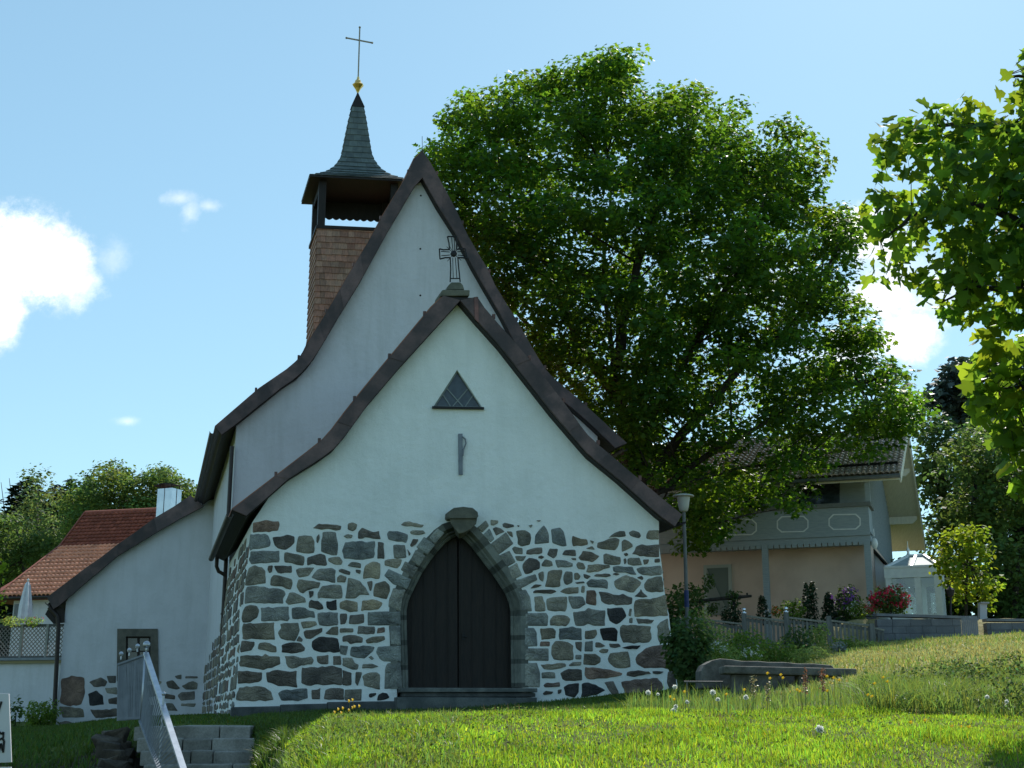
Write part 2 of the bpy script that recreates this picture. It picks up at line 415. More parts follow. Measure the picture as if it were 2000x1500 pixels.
VA = 20.4
VN = 8.1                         # nave front behind the porch front
p_out_l = [(866, 578), (843, 600), (711, 759), (672, 808), (648, 840), (631, 859), (600, 884), (453, 996)]
p_in_l = [(899, 588), (779, 720), (717, 793), (675, 851), (650, 880), (622, 900), (564, 936), (481, 1009)]
p_out_r = [(932, 580), (943, 598), (1003, 667), (1060, 733), (1113, 803), (1135, 834), (1148, 850), (1165, 866), (1230, 922), (1332, 1006)]
p_in_r = [(899, 588), (933, 628), (977, 677), (1028, 742), (1080, 808), (1122, 857), (1135, 872), (1152, 891), (1212, 940), (1288, 1008), (1318, 1030)]
n_out_l = [(825, 295), (809, 309), (796, 341), (750, 416), (719, 473), (678, 541), (633, 618), (602, 667), (590, 692), (579, 706), (560, 722), (506, 759), (420, 833)]
n_in_l = [(825, 348), (814, 357), (760, 448), (705, 548), (662, 618), (635, 664), (615, 697), (601, 716), (580, 738), (552, 756), (464, 827), (433, 850)]
n_out_r = [(825, 295), (843, 321), (889, 407), (914, 461), (953, 527), (968, 560), (1003, 615), (1047, 693), (1062, 717), (1075, 734), (1130, 780), (1210, 853), (1225, 866)]
n_in_r = [(825, 348), (855, 402), (889, 455), (923, 520), (947, 562), (980, 618), (1012, 682), (1030, 716), (1048, 738), (1087, 773), (1140, 817), (1168, 843), (1202, 876)]
church = thing('church', CO + UP * 0.1, 'small white village church with rubble stone porch, steep sweeping roofs and shingled bell tower', 'church')

def raised(line, v, dz):         # wall line: the verge's lower edge moved up into the roof
    return [p + UP * dz for p in PL(line, v)]
# --- porch wall: one outline with the door notch and the window hole
c_l = [(457, 1406), (459, 1371), (463, 1327), (469, 1262), (473, 1209), (475, 1185), (479, 1138), (488, 1068), (493, 1020)]
c_r = [(1287, 1020), (1287, 1064), (1292, 1100), (1298, 1157), (1303, 1187), (1306, 1198), (1312, 1252), (1318, 1306), (1324, 1342), (1328, 1400)]
a_l = [(799, 1406), (797, 1345), (796, 1290), (794, 1230), (793.5, 1192), (798, 1172), (810, 1146), (824, 1119), (840, 1095), (855, 1076), (869, 1061), (881, 1052), (894, 1046)]
a_r = [(908, 1054), (920, 1067), (931, 1081), (947, 1102), (963, 1123), (976, 1142), (987, 1160), (994, 1177), (997.5, 1194), (998, 1250), (999, 1343), (1000, 1406)]
tri = [(893, 722), (846, 795), (943, 797)]
def gable_outline(cl, cr, inl, inr, v, dz):
    L = [p for p in PL(cl, v)]; Rr = [p for p in PL(cr, v)]
    top_l = [p + UP * dz for p in PL(inl, v - .3)]; top_r = [p + UP * dz for p in PL(inr, v - .3)]
    # shift the verge-plane lines back onto the wall plane
    top_l = [p + E2 * .3 for p in top_l]; top_r = [p + E2 * .3 for p in top_r]
    umin = (L[-1] - CO).dot(E1); umax = (Rr[0] - CO).dot(E1)
    top_l = [p for p in top_l if (p - CO).dot(E1) > umin + .03]
    top_r = [p for p in top_r if (p - CO).dot(E1) < umax - .03]
    return L, top_l, top_r, Rr
L, TL, TR, RR = gable_outline(c_l, c_r, p_in_l, p_in_r, 0, .28)
def offset(line, d):
    out = []
    for i, (x, y) in enumerate(line):
        a = line[max(i - 1, 0)]; b = line[min(i + 1, len(line) - 1)]
        dx, dy = b[0] - a[0], b[1] - a[1]; l = math.hypot(dx, dy)
        out.append((x + dy / l * d, y - dx / l * d))
    return out
outline = L + TL[::-1] + TR[1:] + RR + PL(offset(a_l + a_r, 22)[::-1])
mb = MB(); mb.prism(outline, E2 * .5, holes=[PL(tri)])
# side walls of the porch follow the battered corners back to the nave
for side in (L, RR):
    sgn = -1 if side is L else 1
    inner = [p - E1 * sgn * .5 for p in side]
    ring = [p + E2 * .5 for p in side]
    for i in range(len(side) - 1): mb.quad(side[i] + E2 * .5, side[i + 1] + E2 * .5, side[i + 1] + E2 * VN, side[i] + E2 * VN)
    top = side[-1] if side is L else side[0]
    mb.quad(top + E2 * .5, top + E2 * VN, top + E2 * VN - E1 * sgn * .5 + UP * .3, top + E2 * .5 - E1 * sgn * .5 + UP * .3)
porch_wall = mb.build('porch_wall', M_PLASTER, church)

# --- stones traced one by one: frame (x0, y0, zoom), then shade and outline
SHADE = {1: (0.196, 0.207, 0.199), 2: (0.218, 0.204, 0.168), 3: (0.14, 0.125, 0.11), 4: (0.045, 0.045, 0.047), 5: (0.202, 0.146, 0.121), 6: (0.269, 0.237, 0.177), 7: (0.23, 0.241, 0.224)}
FR = {'A': (400, 980, 6.82), 'B': (600, 980, 6.82), 'C': (400, 1180, 6.82), 'D': (600, 1180, 6.82), 'E': (960, 980, 7.5), 'F': (1130, 1000, 7.5), 'G': (980, 1180, 5.556), 'N': (0, 860, 2.344), 'H': (850, 960, 3.26)}
STONES = """
A5 645,275 740,255 830,245 900,262 975,268 995,310 970,385 860,395 760,408 650,405
A1 612,440 800,428 850,455 870,540 865,600 780,620 650,622 600,650 585,590 600,520
A3 910,470 1050,462 1090,440 1190,462 1190,540 1150,600 1080,635 970,622 935,585
A2 1250,465 1330,455 1425,455 1455,540 1455,680 1330,682 1220,660 1230,560
A3 1490,470 1525,432 1530,490 1505,550 1485,530
A1 1575,405 1750,410 1765,560 1770,680 1755,715 1650,690 1555,665 1555,560
A1 620,670 700,660 870,665 995,660 1000,760 985,805 850,812 620,828 590,760
A2 1065,680 1100,670 1180,695 1290,710 1325,740 1310,850 1220,840 1160,815 1070,805 1060,740
A3 1370,740 1450,720 1530,695 1600,720 1620,830 1600,848 1490,840 1440,825 1360,850
A2 585,880 660,850 760,880 810,930 805,1080 700,1090 590,1120 545,1120 550,1010
A3 845,855 905,850 895,930 860,945 835,900
A3 930,850 1160,855 1160,945 970,950
A2 1220,910 1260,885 1450,880 1420,930 1380,985 1260,1005 1235,970
A1 1430,1010 1500,905 1600,890 1690,880 1735,920 1735,1075 1640,1060 1520,1040
A2 875,1020 920,970 1040,995 1150,1030 1175,1090 1140,1165 1040,1130 880,1110
A2 1250,1035 1400,1050 1540,1075 1510,1150 1400,1165 1320,1215 1270,1200 1225,1120
A1 575,1130 750,1135 900,1155 1060,1180 1070,1230 1030,1290 1035,1355 900,1355 750,1345 535,1350 530,1300 545,1190
A2 1130,1220 1180,1205 1260,1240 1330,1280 1340,1335 1230,1355 1120,1375 1075,1340
A3 1385,1190 1450,1190 1440,1250 1400,1285
B3 75,355 150,295 300,305 390,305 460,325 440,378 250,365
B2 545,290 600,275 665,300 650,360 610,388 540,365
B2 480,460 540,432 605,445 590,485 530,485
B3 670,490 685,410 735,345 800,380 865,405 960,390 970,495 870,490 780,475 745,495
B1 465,650 500,550 600,525 740,535 900,530 895,640 885,750 740,770 600,755 490,750
B3 940,535 1015,550 1025,755 930,755
B1 1060,420 1100,385 1240,400 1340,440 1320,540 1200,525 1080,505
B2 1255,310 1290,262 1360,258 1450,285 1550,305 1530,338 1430,325 1330,330
B2 1370,405 1400,378 1540,382 1575,420 1480,440 1390,432
B1 1145,575 1300,580 1310,680 1318,745 1250,752 1155,750 1150,660
B2 1030,790 1070,770 1160,764 1265,768 1240,840 1190,885 1130,865 1090,850 1035,845
B2 285,750 330,735 430,738 465,790 450,838 370,830 290,795
B2 540,855 590,800 650,805 715,820 710,880 620,870
B3 420,910 470,895 575,935 570,970 500,955 430,935
B3 650,905 715,910 705,960 650,940
B6 770,850 830,810 930,800 975,830 975,950 960,1020 920,1025 850,1005 740,1020 755,950
B2 400,1010 440,975 525,1000 505,1075 400,1070
B3 800,1070 865,1055 865,1130 850,1185 835,1180
B2 550,1020 640,1030 710,1060 770,1140 825,1250 750,1240 690,1240 640,1285 510,1290 530,1150
B2 905,1090 1030,1060 1100,1110 1095,1190 1060,1290 950,1275 880,1260
B3 1370,580 1410,500 1480,500 1450,560 1390,600
B3 1330,630 1375,690 1355,720
B2 200,1120 370,1100 455,1120 465,1285 300,1290 135,1280 150,1210
B3 20,1340 50,1310 140,1325 195,1365 220,1430 150,1435 90,1410 20,1410
B4 255,1330 310,1335 385,1300 395,1440 310,1440 265,1415
B6 440,1340 520,1315 660,1340 670,1465 560,1465 430,1420
B6 740,1320 870,1305 1000,1340 990,1380 950,1425 830,1440 720,1450 725,1380
B7 1615,478 1735,345 1830,420 1700,560
B7 1455,605 1560,470 1700,575 1600,705
B7 1375,780 1445,640 1575,725 1490,860
B7 1250,905 1305,795 1475,880 1400,1015
B7 1030,985 1085,895 1385,1035 1325,1165 1150,1095
B7 1085,1400 1095,1300 1150,1150 1310,1175 1265,1300 1245,1460
C2 535,30 600,15 690,25 720,90 700,180 600,235 510,240 490,180 510,100
C1 755,45 900,45 1030,25 1110,25 1120,180 1090,225 900,215 750,225
C1 1160,55 1240,38 1330,50 1380,85 1450,85 1465,175 1340,180 1170,200 1155,140
C2 510,265 700,250 925,250 925,465 820,470 620,460 500,465
C2 1010,260 1250,250 1260,350 1230,420 1195,490 1090,475 1005,450 980,370 1020,310
C6 1275,240 1350,230 1470,232 1495,280 1400,310 1310,325
C3 1320,370 1360,340 1480,335 1560,318 1560,365 1480,420 1420,460 1350,460
C3 1220,490 1255,425 1300,465 1295,500
C3 490,490 660,500 660,550 620,610 475,645 470,600
C2 715,540 740,515 860,515 950,560 955,640 880,640 800,605 710,605
C3 1030,545 1080,520 1180,515 1270,520 1335,580 1330,620 1210,655 1110,650 1030,640
C2 475,690 560,680 760,690 810,670 900,700 990,705 995,800 900,850 780,870 650,850 470,830 460,790
C2 1065,695 1200,695 1280,715 1420,705 1445,745 1420,800 1280,820 1160,850 1110,830
C3 450,895 620,895 760,910 755,1000 720,1040 540,1055 440,1055
C3 810,910 960,880 1080,895 1215,890 1225,1110 1100,1090 990,1080 840,1040
C2 460,1110 700,1085 800,1110 890,1160 910,1280 680,1285 425,1285 425,1200
C1 985,1180 1020,1150 1150,1140 1280,1125 1365,1130 1365,1260 1230,1285 1020,1280
C3 1425,1145 1500,1140 1535,1120 1535,1265 1430,1260
D1 145,115 300,105 405,110 405,285 300,290 160,280 140,200
D3 440,130 525,125 525,200 510,255 440,270
D3 575,150 755,130 755,250 640,265 550,262
D7 810,110 1000,100 1240,100 1240,275 1000,280 810,280
D2 240,390 330,310 410,300 410,415 300,405
D2 440,320 610,320 615,375 520,370 440,380
D3 680,290 900,300 895,395 800,400 665,390
D5 940,320 1030,305 1035,370 930,390
D3 470,430 560,415 640,420 740,450 730,510 640,515 570,525 530,495 470,505
D2 775,480 870,440 1020,425 1040,480 930,510 790,515
D7 1090,290 1240,290 1245,545 1110,540
D4 65,500 150,450 210,440 400,450 430,530 435,630 350,650 290,625 180,640 80,610
D1 440,550 540,560 520,680 440,660
D1 590,570 740,560 890,565 880,630 820,680 770,730 650,705 565,680
D7 945,570 1100,560 1245,560 1245,765 1020,760 970,730 920,640
D3 125,695 280,680 280,795 190,800 140,770
D3 345,695 445,690 455,810 390,800 350,805
D2 475,715 600,720 625,780 680,810 670,865 600,870 475,820
D2 740,795 860,795 950,830 860,850 735,855
D2 820,710 850,690 890,720 860,740
D3 -60,850 150,840 340,825 460,850 465,1080 250,1065 0,1085 -70,1050 -80,950
D3 474,880 590,920 590,1080 475,1080
D2 645,905 730,910 700,1000 670,1090 640,1040
D2 740,960 790,920 930,905 970,940 970,1140 870,1115 760,1080
D7 1040,860 1070,790 1240,780 1250,870 1260,1120 1030,1125
D3 245,1140 380,1115 480,1130 490,1275 350,1270 225,1265
D2 500,1140 720,1135 715,1280 500,1280
D4 830,1190 915,1180 910,1210 850,1245 825,1230
D4 945,1210 1000,1180 1060,1190 1100,1240 1030,1275 930,1280
E2 -10,265 90,275 95,310 30,345 -10,340
E3 160,330 200,310 320,335 330,365 230,380 170,365
E3 375,345 410,350 395,368
E2 545,345 600,335 575,380
E3 655,275 720,270 700,290
E3 20,400 60,375 130,390 190,435 70,490
E2 220,435 300,440 315,525 265,490
E2 365,430 430,415 500,415 560,470 575,540 555,630 440,655 390,625 385,540
E1 640,500 700,420 775,350 810,400 840,500 835,605 640,620
E1 875,415 930,390 1010,385 1050,440 1080,530 1105,650 1000,640 900,605 890,510
E6 1190,500 1240,520 1310,550 1390,545 1415,630 1330,640 1195,650 1185,570
E2 300,690 340,660 455,680 455,765 350,762
E3 515,705 650,680 735,670 735,745 680,765 510,770
E2 345,795 510,798 455,865 370,860
E3 855,690 970,690 950,790 905,825 815,775
E3 1040,775 1080,710 1230,705 1240,795 1150,790
E3 690,800 730,790 770,810 735,835 690,825
E3 460,905 555,830 660,845 700,890 700,985 600,1010 600,1030 490,1060 460,970
E2 740,910 790,840 880,875 900,930 850,948 740,945
E1 935,855 1080,860 1190,910 1185,945 1080,955 970,960
E3 1165,825 1235,825 1235,855 1190,850
E2 1245,920 1270,885 1340,905 1375,960 1360,990 1265,980
E2 680,1050 760,1020 765,1100 750,1175 700,1130
E2 830,1030 860,1005 1020,1005 1030,1040 1005,1150 1000,1245 900,1255 780,1245 810,1150
E2 1055,1080 1090,1025 1180,1030 1185,1180 1110,1220 1070,1190 1050,1130
E2 1215,1045 1260,1040 1300,1090 1280,1135 1215,1140
E3 570,1270 640,1215 735,1220 690,1245
E3 1225,1180 1350,1165 1360,1190 1260,1200
E3 605,1310 640,1290 920,1295 940,1320 880,1350 620,1335
E2 1005,1320 1060,1270 1200,1250 1270,1250 1270,1340 1140,1350
E2 1320,1235 1365,1235 1360,1330 1310,1325
E2 630,1395 745,1385 755,1440 780,1480 790,1600 640,1600
E2 800,1430 880,1400 1000,1385 1100,1390 1110,1470 1100,1560 1080,1600 930,1600 830,1580 810,1500
E1 1130,1390 1230,1385 1340,1400 1380,1500 1290,1560 1180,1560 1150,1500
H7 265,232 322,185 342,218 300,260
H7 303,278 345,236 376,300 352,322
H7 352,335 450,260 497,332 405,400
E7 110,790 260,720 350,880 220,955
E7 230,980 370,900 445,1075 310,1145
E7 310,1165 640,1060 670,1145 500,1230 385,1290
E7 385,1310 500,1290 560,1390 590,1600 440,1600 430,1440
F2 165,415 225,430 205,465
F2 110,535 200,500 235,550
F2 275,450 370,420 440,388 530,382 590,400 580,500 530,555 400,545 275,520
F2 440,372 540,310 610,275 680,275 690,350 600,362 560,357
F1 740,300 800,270 890,295 915,350 880,380 800,365 750,340
F2 995,330 1030,275 1175,265 1175,400 1070,400 1000,385
F2 630,440 680,400 790,470 785,510 700,550 635,580
F3 790,620 850,510 930,485 1178,480 1178,665 1000,655 900,640
F3 5,660 70,575 180,590 295,640 270,690 200,730 30,710
F2 360,630 400,605 500,640 610,660 625,710 610,765 460,775 370,760
F3 660,610 710,600 725,630 690,645
F3 660,690 695,680 700,740 670,765
F2 725,690 760,670 890,672 925,780 800,780 725,765
F3 945,700 1035,695 1010,750 960,770
F3 1120,690 1188,680 1190,735 1115,740
F2 140,770 300,765 450,780 460,810 360,825 330,860 120,885
F1 510,815 570,790 780,810 840,925 760,910 690,880 550,885 520,870
F1 850,825 1000,805 1130,785 1205,785 1212,930 1110,930 950,920 870,880
F3 70,905 180,940 130,980 85,960
F3 230,935 270,910 450,900 465,940 400,950 260,950
F3 500,910 540,890 605,910 555,930
F1 120,1030 180,985 400,990 430,1040 425,1125 300,1110 140,1100
F2 525,1000 620,970 700,925 800,960 910,1040 900,1080 800,1185 650,1150 540,1105 520,1060
F3 855,960 920,935 945,965 935,995
F2 960,1060 1010,980 1130,955 1222,950 1245,1165 1080,1170 990,1150 965,1110
F5 115,1150 240,1145 260,1200 255,1365 180,1360 115,1340
F3 300,1180 330,1165 430,1180 500,1220 580,1225 640,1205 780,1250 780,1350 560,1360 440,1350 330,1310
F3 820,1235 900,1170 910,1130 935,1180 1010,1240 940,1250
F6 825,1290 990,1280 1150,1250 1255,1215 1290,1400 1305,1525 820,1525
G1 780,90 900,70 930,40 1010,60 1115,65 1120,230 990,230 930,210 890,230 800,230 780,150
G4 1140,50 1310,35 1350,130 1310,175 1240,215 1170,180 1150,100
G2 1385,50 1410,50 1400,130 1375,120
G2 1385,155 1420,150 1415,205 1385,200
G3 1460,155 1650,170 1625,210 1480,210
G7 245,100 480,95 500,130 495,235 245,235
G2 530,170 560,125 680,120 745,160 735,210 690,240 610,230 530,225
G2 1690,240 1720,190 1800,160 1808,180 1835,410 1720,415 1690,370
G2 420,265 560,260 585,290 580,370 430,385
G1 625,260 760,250 860,265 870,385 740,385 625,380
G2 905,290 1020,280 1035,320 1000,370 905,380
G4 1065,265 1230,255 1260,290 1250,400 1100,395
G2 1285,245 1320,225 1610,245 1620,370 1590,410 1440,420 1320,420 1290,350
G7 245,255 350,260 375,310 385,455 245,460
G5 420,405 520,405 515,455 415,455
G2 545,450 580,405 720,410 770,450 780,600 690,610 560,600 535,550
G3 795,415 870,410 865,515 810,480
G1 905,410 985,400 985,510 900,510
G3 1020,415 1060,415 1125,455 1080,470 1020,470
G3 1165,430 1270,430 1290,455 1230,475 1175,465
G4 1305,475 1370,455 1510,450 1470,485 1350,485
G2 1055,510 1090,485 1160,490 1145,525 1090,530
G7 245,480 505,480 505,615 245,610
G1 800,550 865,550 860,600 800,595
G2 895,540 1010,540 1070,580 1065,630 1020,660 890,655
G6 1150,590 1180,530 1260,520 1370,515 1395,640 1390,680 1330,695 1220,685 1160,640
G5 1450,590 1480,540 1560,480 1700,455 1840,435 1868,690 1700,695 1540,690 1460,650
G2 420,655 540,650 600,640 690,640 690,670 590,705 460,705
G2 725,660 770,630 860,625 860,665 790,660 740,675
G3 640,745 720,710 865,710 865,825 700,830 660,820
G2 435,740 570,740 580,800 440,805
G5 900,690 1020,690 1180,705 1310,745 1300,780 1180,795 1040,805 920,815 895,760
G3 1360,740 1400,720 1600,725 1620,760 1440,785 1360,780
G3 1640,725 1760,730 1720,755 1640,755
G3 1800,740 1872,725 1890,850 1905,960 1830,950 1800,850
G5 460,880 490,850 550,860 630,845 625,890 540,895 470,905
G3 445,970 480,940 560,950 545,970 460,985
G4 675,900 720,870 840,855 830,960 790,1015 690,990
G4 870,870 900,850 1020,870 1120,935 1060,970 930,1000 865,1005
G3 1115,850 1210,840 1260,950 1265,1000 1200,980 1160,920
G5 1290,850 1440,820 1680,800 1740,850 1760,900 1700,1000 1580,1020 1340,1010 1330,930
G3 610,930 650,925 640,960 610,975
G2 1150,980 1190,975 1185,1015 1155,1010
G7 245,640 380,640 415,760 410,900 245,900
"""
ANNEX_STONES = """
N5 283,1090 330,1078 385,1090 390,1150 370,1210 320,1215 276,1200
N3 410,1105 460,1085 490,1105 480,1125 430,1130
N3 490,1080 530,1078 530,1110 500,1110
N4 405,1160 440,1145 470,1170 475,1210 410,1215
N2 480,1135 535,1130 535,1165 490,1155
N3 495,1185 540,1175 540,1210 500,1205
N2 272,1218 380,1230 385,1270 290,1270
N3 415,1235 535,1230 540,1265 440,1272
N3 390,1290 430,1280 445,1298
N3 268,1290 300,1285 380,1305 360,1330 266,1325
N3 545,1140 620,1135 640,1180 560,1190
N2 550,1200 640,1195 700,1215 690,1260 560,1265
N3 640,1130 700,1120 715,1170 660,1180
N3 760,1105 790,1100 825,1135 810,1142 770,1130
N2 830,1125 880,1103 905,1110 900,1140 850,1140
N3 740,1155 800,1168 800,1185 750,1180
N3 815,1170 830,1155 890,1150 890,1185 830,1190
N2 755,1205 790,1205 815,1240 765,1235
N3 850,1080 905,1080 905,1090 850,1090
N2 800,1080 830,1072 830,1095 810,1090
N2 830,1205 895,1205 890,1220 830,1215
N2 720,1100 740,1105 730,1120
"""
def stones(text, v, vec_out, parent, name, m, thick=.014):
    mb = MB(); q = random.Random(5)
    for line in text.split('\n'):
        line = line.strip()
        if not line: continue
        head, *pp = line.split()
        x0, y0, z = FR[head[0]]; sh = SHADE[int(head[1])]
        pts = [(x0 + float(a.split(',')[0]) / z, y0 + float(a.split(',')[1]) / z) for a in pp]
        # lightly roughened, rounded outline
        cx = sum(p[0] for p in pts) / len(pts); cy = sum(p[1] for p in pts) / len(pts)
        size = max(max(p[0] for p in pts) - min(p[0] for p in pts), max(p[1] for p in pts) - min(p[1] for p in pts))
        pts = [(x + (x - cx) / max(math.hypot(x - cx, y - cy), 1e-3) * .6, y + (y - cy) / max(math.hypot(x - cx, y - cy), 1e-3) * .6) for x, y in pts]
        dense = []
        for i in range(len(pts)):
            a, b = pts[i], pts[(i + 1) % len(pts)]
            n = max(1, int(math.dist(a, b) / 7))
            for k in range(n):
                t = k / n; j = .25 if head[1] == '7' else min(1.5, size * .028)
                dense.append((a[0] + (b[0] - a[0]) * t + q.uniform(-j, j), a[1] + (b[1] - a[1]) * t + q.uniform(-j, j)))
        dense = [(p.x, p.y) for p in chaikin([Vector((*p, 0)) for p in dense], 1)]
        k = q.uniform(.72, 1.22); w = q.uniform(-.05, .06)
        col = (sh[0] * k * (1 + w), sh[1] * k, sh[2] * k * (1 - w))
        poly = PL(dense, v)
        c3 = P(cx, cy, v)
        # a shallow pillow: edge, shoulder, uneven face
        ring1 = [p + vec_out * .006 + (c3 - p).normalized() * .004 for p in poly]
        ring2 = [p.lerp(c3, .16) + vec_out * (thick + .012 * q.random()) for p in poly]
        ring3 = [p.lerp(c3, .5) + vec_out * (thick + .004 + .022 * q.random() * min(1, size / 45)) for p in poly]
        ctr = c3 + vec_out * (thick + .012 * q.random())
        n = len(poly); R_ = lambda a: [(a * n + i, a * n + (i + 1) % n, (a + 1) * n + (i + 1) % n, (a + 1) * n + i) for i in range(n)]
        mb.add(poly + ring1 + ring2 + ring3 + [ctr], R_(0) + R_(1) + R_(2) + [(3 * n + i, 3 * n + (i + 1) % n, 4 * n) for i in range(n)], col)
    return mb.build(name, m, parent)
stones(STONES, -.002, -E2, porch_wall, 'stonework', M_STONE)

# --- rubble on the side walls, seen at a grazing angle
def side_rubble(corner, v0, v1, topline, out, parent, name, seed):
    """rows of irregular stones on a wall running back along E2; corner = front corner points bottom to top"""
    q = random.Random(seed); mb = MB()
    def pt(z, v):
        for i in range(len(corner) - 1):
            a, b = corner[i], corner[i + 1]
            if a.z <= z <= b.z or i == len(corner) - 2:
                t = (z - a.z) / (b.z - a.z); return a + (b - a) * t + E2 * v
        return corner[0] + E2 * v
    z = corner[0].z + .05
    while z < topline(v0) and z < corner[-1].z - .1:
        h = q.uniform(.16, .36); v = v0 + q.uniform(0, .15)
        while v < v1 - .1:
            l = q.uniform(.2, .75)
            if z + h < topline(v + l / 2) + q.uniform(-.15, .15) and q.random() < .85:
                l2 = min(l, v1 - v - .02)
                poly = []
                for (a, b) in ((0, 0), (.5, -.03), (1, 0), (1.03, .5), (1, 1), (.5, 1.04), (0, 1), (-.03, .5)):
                    poly.append((v + a * l2 + q.uniform(-.05, .05), z + b * (h - .09) + q.uniform(-.045, .045)))
                s = q.choice((1, 2, 2, 3, 3, 6, 5)); k = q.uniform(.8, 1.15); col = tuple(c * k for c in SHADE[s])
                bk = [pt(zz, vv) for vv, zz in poly]; fr = [p + out * .02 for p in bk]
                n = len(bk)
                mb.add(bk + fr, [(i, (i + 1) % n, (i + 1) % n + n, i + n) for i in range(n)] + [tuple(range(n, 2 * n))], col)
            v += l + q.uniform(.08, .2)
        z += h
    return mb.build(name, M_STONE, parent)
side_rubble(L, .02, VN, lambda v: 3.9, -E1, porch_wall, 'side_stonework', 3)
side_rubble(list(reversed(RR)), .02, VN, lambda v: 3.9, E1, porch_wall, 'side_stonework', 4)

# --- dark footing and door steps
for (xa, xb, ytop) in ((452, 548, 1381), (548, 640, 1376), (640, 790, 1371), (1047, 1190, 1372), (1190, 1334, 1379)):
    a, b = P(xa, ytop, -.16), P(xb, ytop - 2, -.16)
    mb = MB(); mb.prism([a, b, Vector((b.x, b.y, -.3)), Vector((a.x, a.y, -.3))], E2 * .3, (.8, .82, .85))
    mb.build('footing', M_GRANITE_DARK, church, bevel=.03)
def slab(x0, x1, y0, y1, v, depth, name, m, col=(1, 1, 1)):
    mb = MB(); mb.prism(PL([(x0, y0), (x1, y0 + 1), (x1, y1), (x0, y1)], v), E2 * depth, col)
    return mb.build(name, m, church, bevel=.015)
slab(783, 1050, 1343, 1352, -.34, .8, 'doorstep', M_GRANITE_DARK, (1.5, 1.5, 1.45))
slab(788, 1046, 1352.5, 1361, -.28, .5, 'step_riser', M_GRANITE_DARK, (1, 1, 1))
slab(776, 1049, 1361.5, 1398, -.36, .5, 'doorstep', M_GRANITE_DARK, (1.2, 1.25, 1.25))

# --- door surround: moulded band round the arch, then the keystone
inner = a_l[1:] + a_r[:-1]
def dense_line(line, step=9):
    out = []
    for a, b in zip(line, line[1:]):
        n = max(1, int(math.dist(a, b) / step))
        out += [(a[0] + (b[0] - a[0]) * k / n, a[1] + (b[1] - a[1]) * k / n) for k in range(n)]
    return out + [line[-1]]
inner = dense_line(inner)
prof = [(-1, .46), (0, .20), (4, .15), (6, .165), (10, .09), (13, .10), (18, .012), (20, -.014), (33, -.016), (33.5, .01)]
mb = MB(); lines = [PL(offset(inner, d), v) for d, v in prof]
q = random.Random(3); shade = 1.0; acc = 0
for i in range(len(inner) - 1):
    acc += math.dist(inner[i], inner[i + 1])
    gap = acc > 42
    if gap: acc = 0; shade = q.uniform(.72, 1.05)
    for a, b in zip(lines, lines[1:]):
        mb.quad(a[i], a[i + 1], b[i + 1], b[i], tuple(shade * (.5 if gap else 1) * c for c in (.93, .97, .92)))
mb.build('door_surround', M_GRANITE, church)
key = MB()
Hp = lambda pts, v: [P(850 + x / 3.26, 960 + y / 3.26, v) for x, y in pts]
key.prism(Hp([(84, 158), (88, 128), (120, 103), (180, 96), (240, 103), (272, 130), (276, 155), (268, 172), (92, 172)], -.36), E2 * .42, (.62, .6, .52))
cap = Hp([(92, 172), (268, 172), (262, 205), (225, 240), (180, 262), (150, 268), (125, 240), (98, 205)], -.31)
low = Hp([(110, 180), (255, 180), (240, 215), (205, 262), (175, 292), (150, 304), (128, 270), (112, 215)], -.02)
n = len(cap); key.add(cap + low, [(i, (i + 1) % n, (i + 1) % n + n, i + n) for i in range(n)] + [tuple(range(n)), tuple(range(2 * n - 1, n - 1, -1))], (.62, .6, .5))
key.build('keystone', M_GRANITE, church, bevel=.02)

# --- door: two planked leaves, deep in the arch
door = MB()
ap = a_l + a_r
def arch_half(pts, x_lo, x_hi):
    return [(min(max(x, x_lo), x_hi), y) for x, y in pts]
dl = PL([(x - 1, y) for x, y in a_l] + [(894, 1406)], .40)
dr = PL([(896, 1406), (896, 1043)] + [(x + 1, y) for x, y in a_r], .40)
door_l = MB(); door_l.prism(dl, E2 * .08); dob = door_l.build('door', M_DARKWOOD, church)
door_r = MB(); door_r.prism(dr, E2 * .08); door_r.build('door', M_DARKWOOD, church)
bat = MB(); q = random.Random(9)
for k in range(9):
    x = 804 + k * 23.5
    ytop = None
    for (xa, ya), (xb, yb) in zip(ap, ap[1:]):
        if min(xa, xb) <= x <= max(xa, xb) and abs(xa - xb) > .1:
            yy = ya + (yb - ya) * (x - xa) / (xb - xa); ytop = yy if ytop is None else min(ytop, yy)
    if ytop: bat.prism(PL([(x - .8, ytop + 3), (x + .8, ytop + 3), (x + .8, 1342), (x - .8, 1342)], .385), E2 * .02, (1.1, 1.1, 1.1))
bat.build('door_batten', M_DARKWOOD, church)
hd = MB(); hd.tube([P(905, 1243, .39), P(905, 1243, .34), P(912, 1244, .34)], .012, 6); hd.box(P(905, 1243, .385), E1 * .03, UP * .08, E2 * .01)
hd.build('door_handle', M_IRON, church)

# --- triangular leaded window
win = MB(); win.prism(PL(tri, .12), E2 * .03); tw = win.build('gable_window', M_GLASS, church)
ld = MB()
for a, b in (((871, 757), (906, 796.5)), ((863, 768), (881, 795.5)), ((916, 757), (882, 796)), ((925, 770), (907, 796.5)), ((880, 743), (880.5, 743.5)),):
    if math.dist(a, b) > 2: ld.bar(P(*a, .105), P(*b, .105), .022, .02, E2)
tv = [(893, 724), (847, 795), (942, 797)]
for a, b in zip(tv, tv[1:] + tv[:1]): ld.bar(P(*a, .10), P(*b, .10), .05, .05, E2)
ld.build('lead_lattice', M_LEAD, tw)
sb = MB(); sb.bar(P(844, 796, -.03), P(945, 798, -.03), .1, .045, UP); sb.build('window_sill', M_IRON, tw)

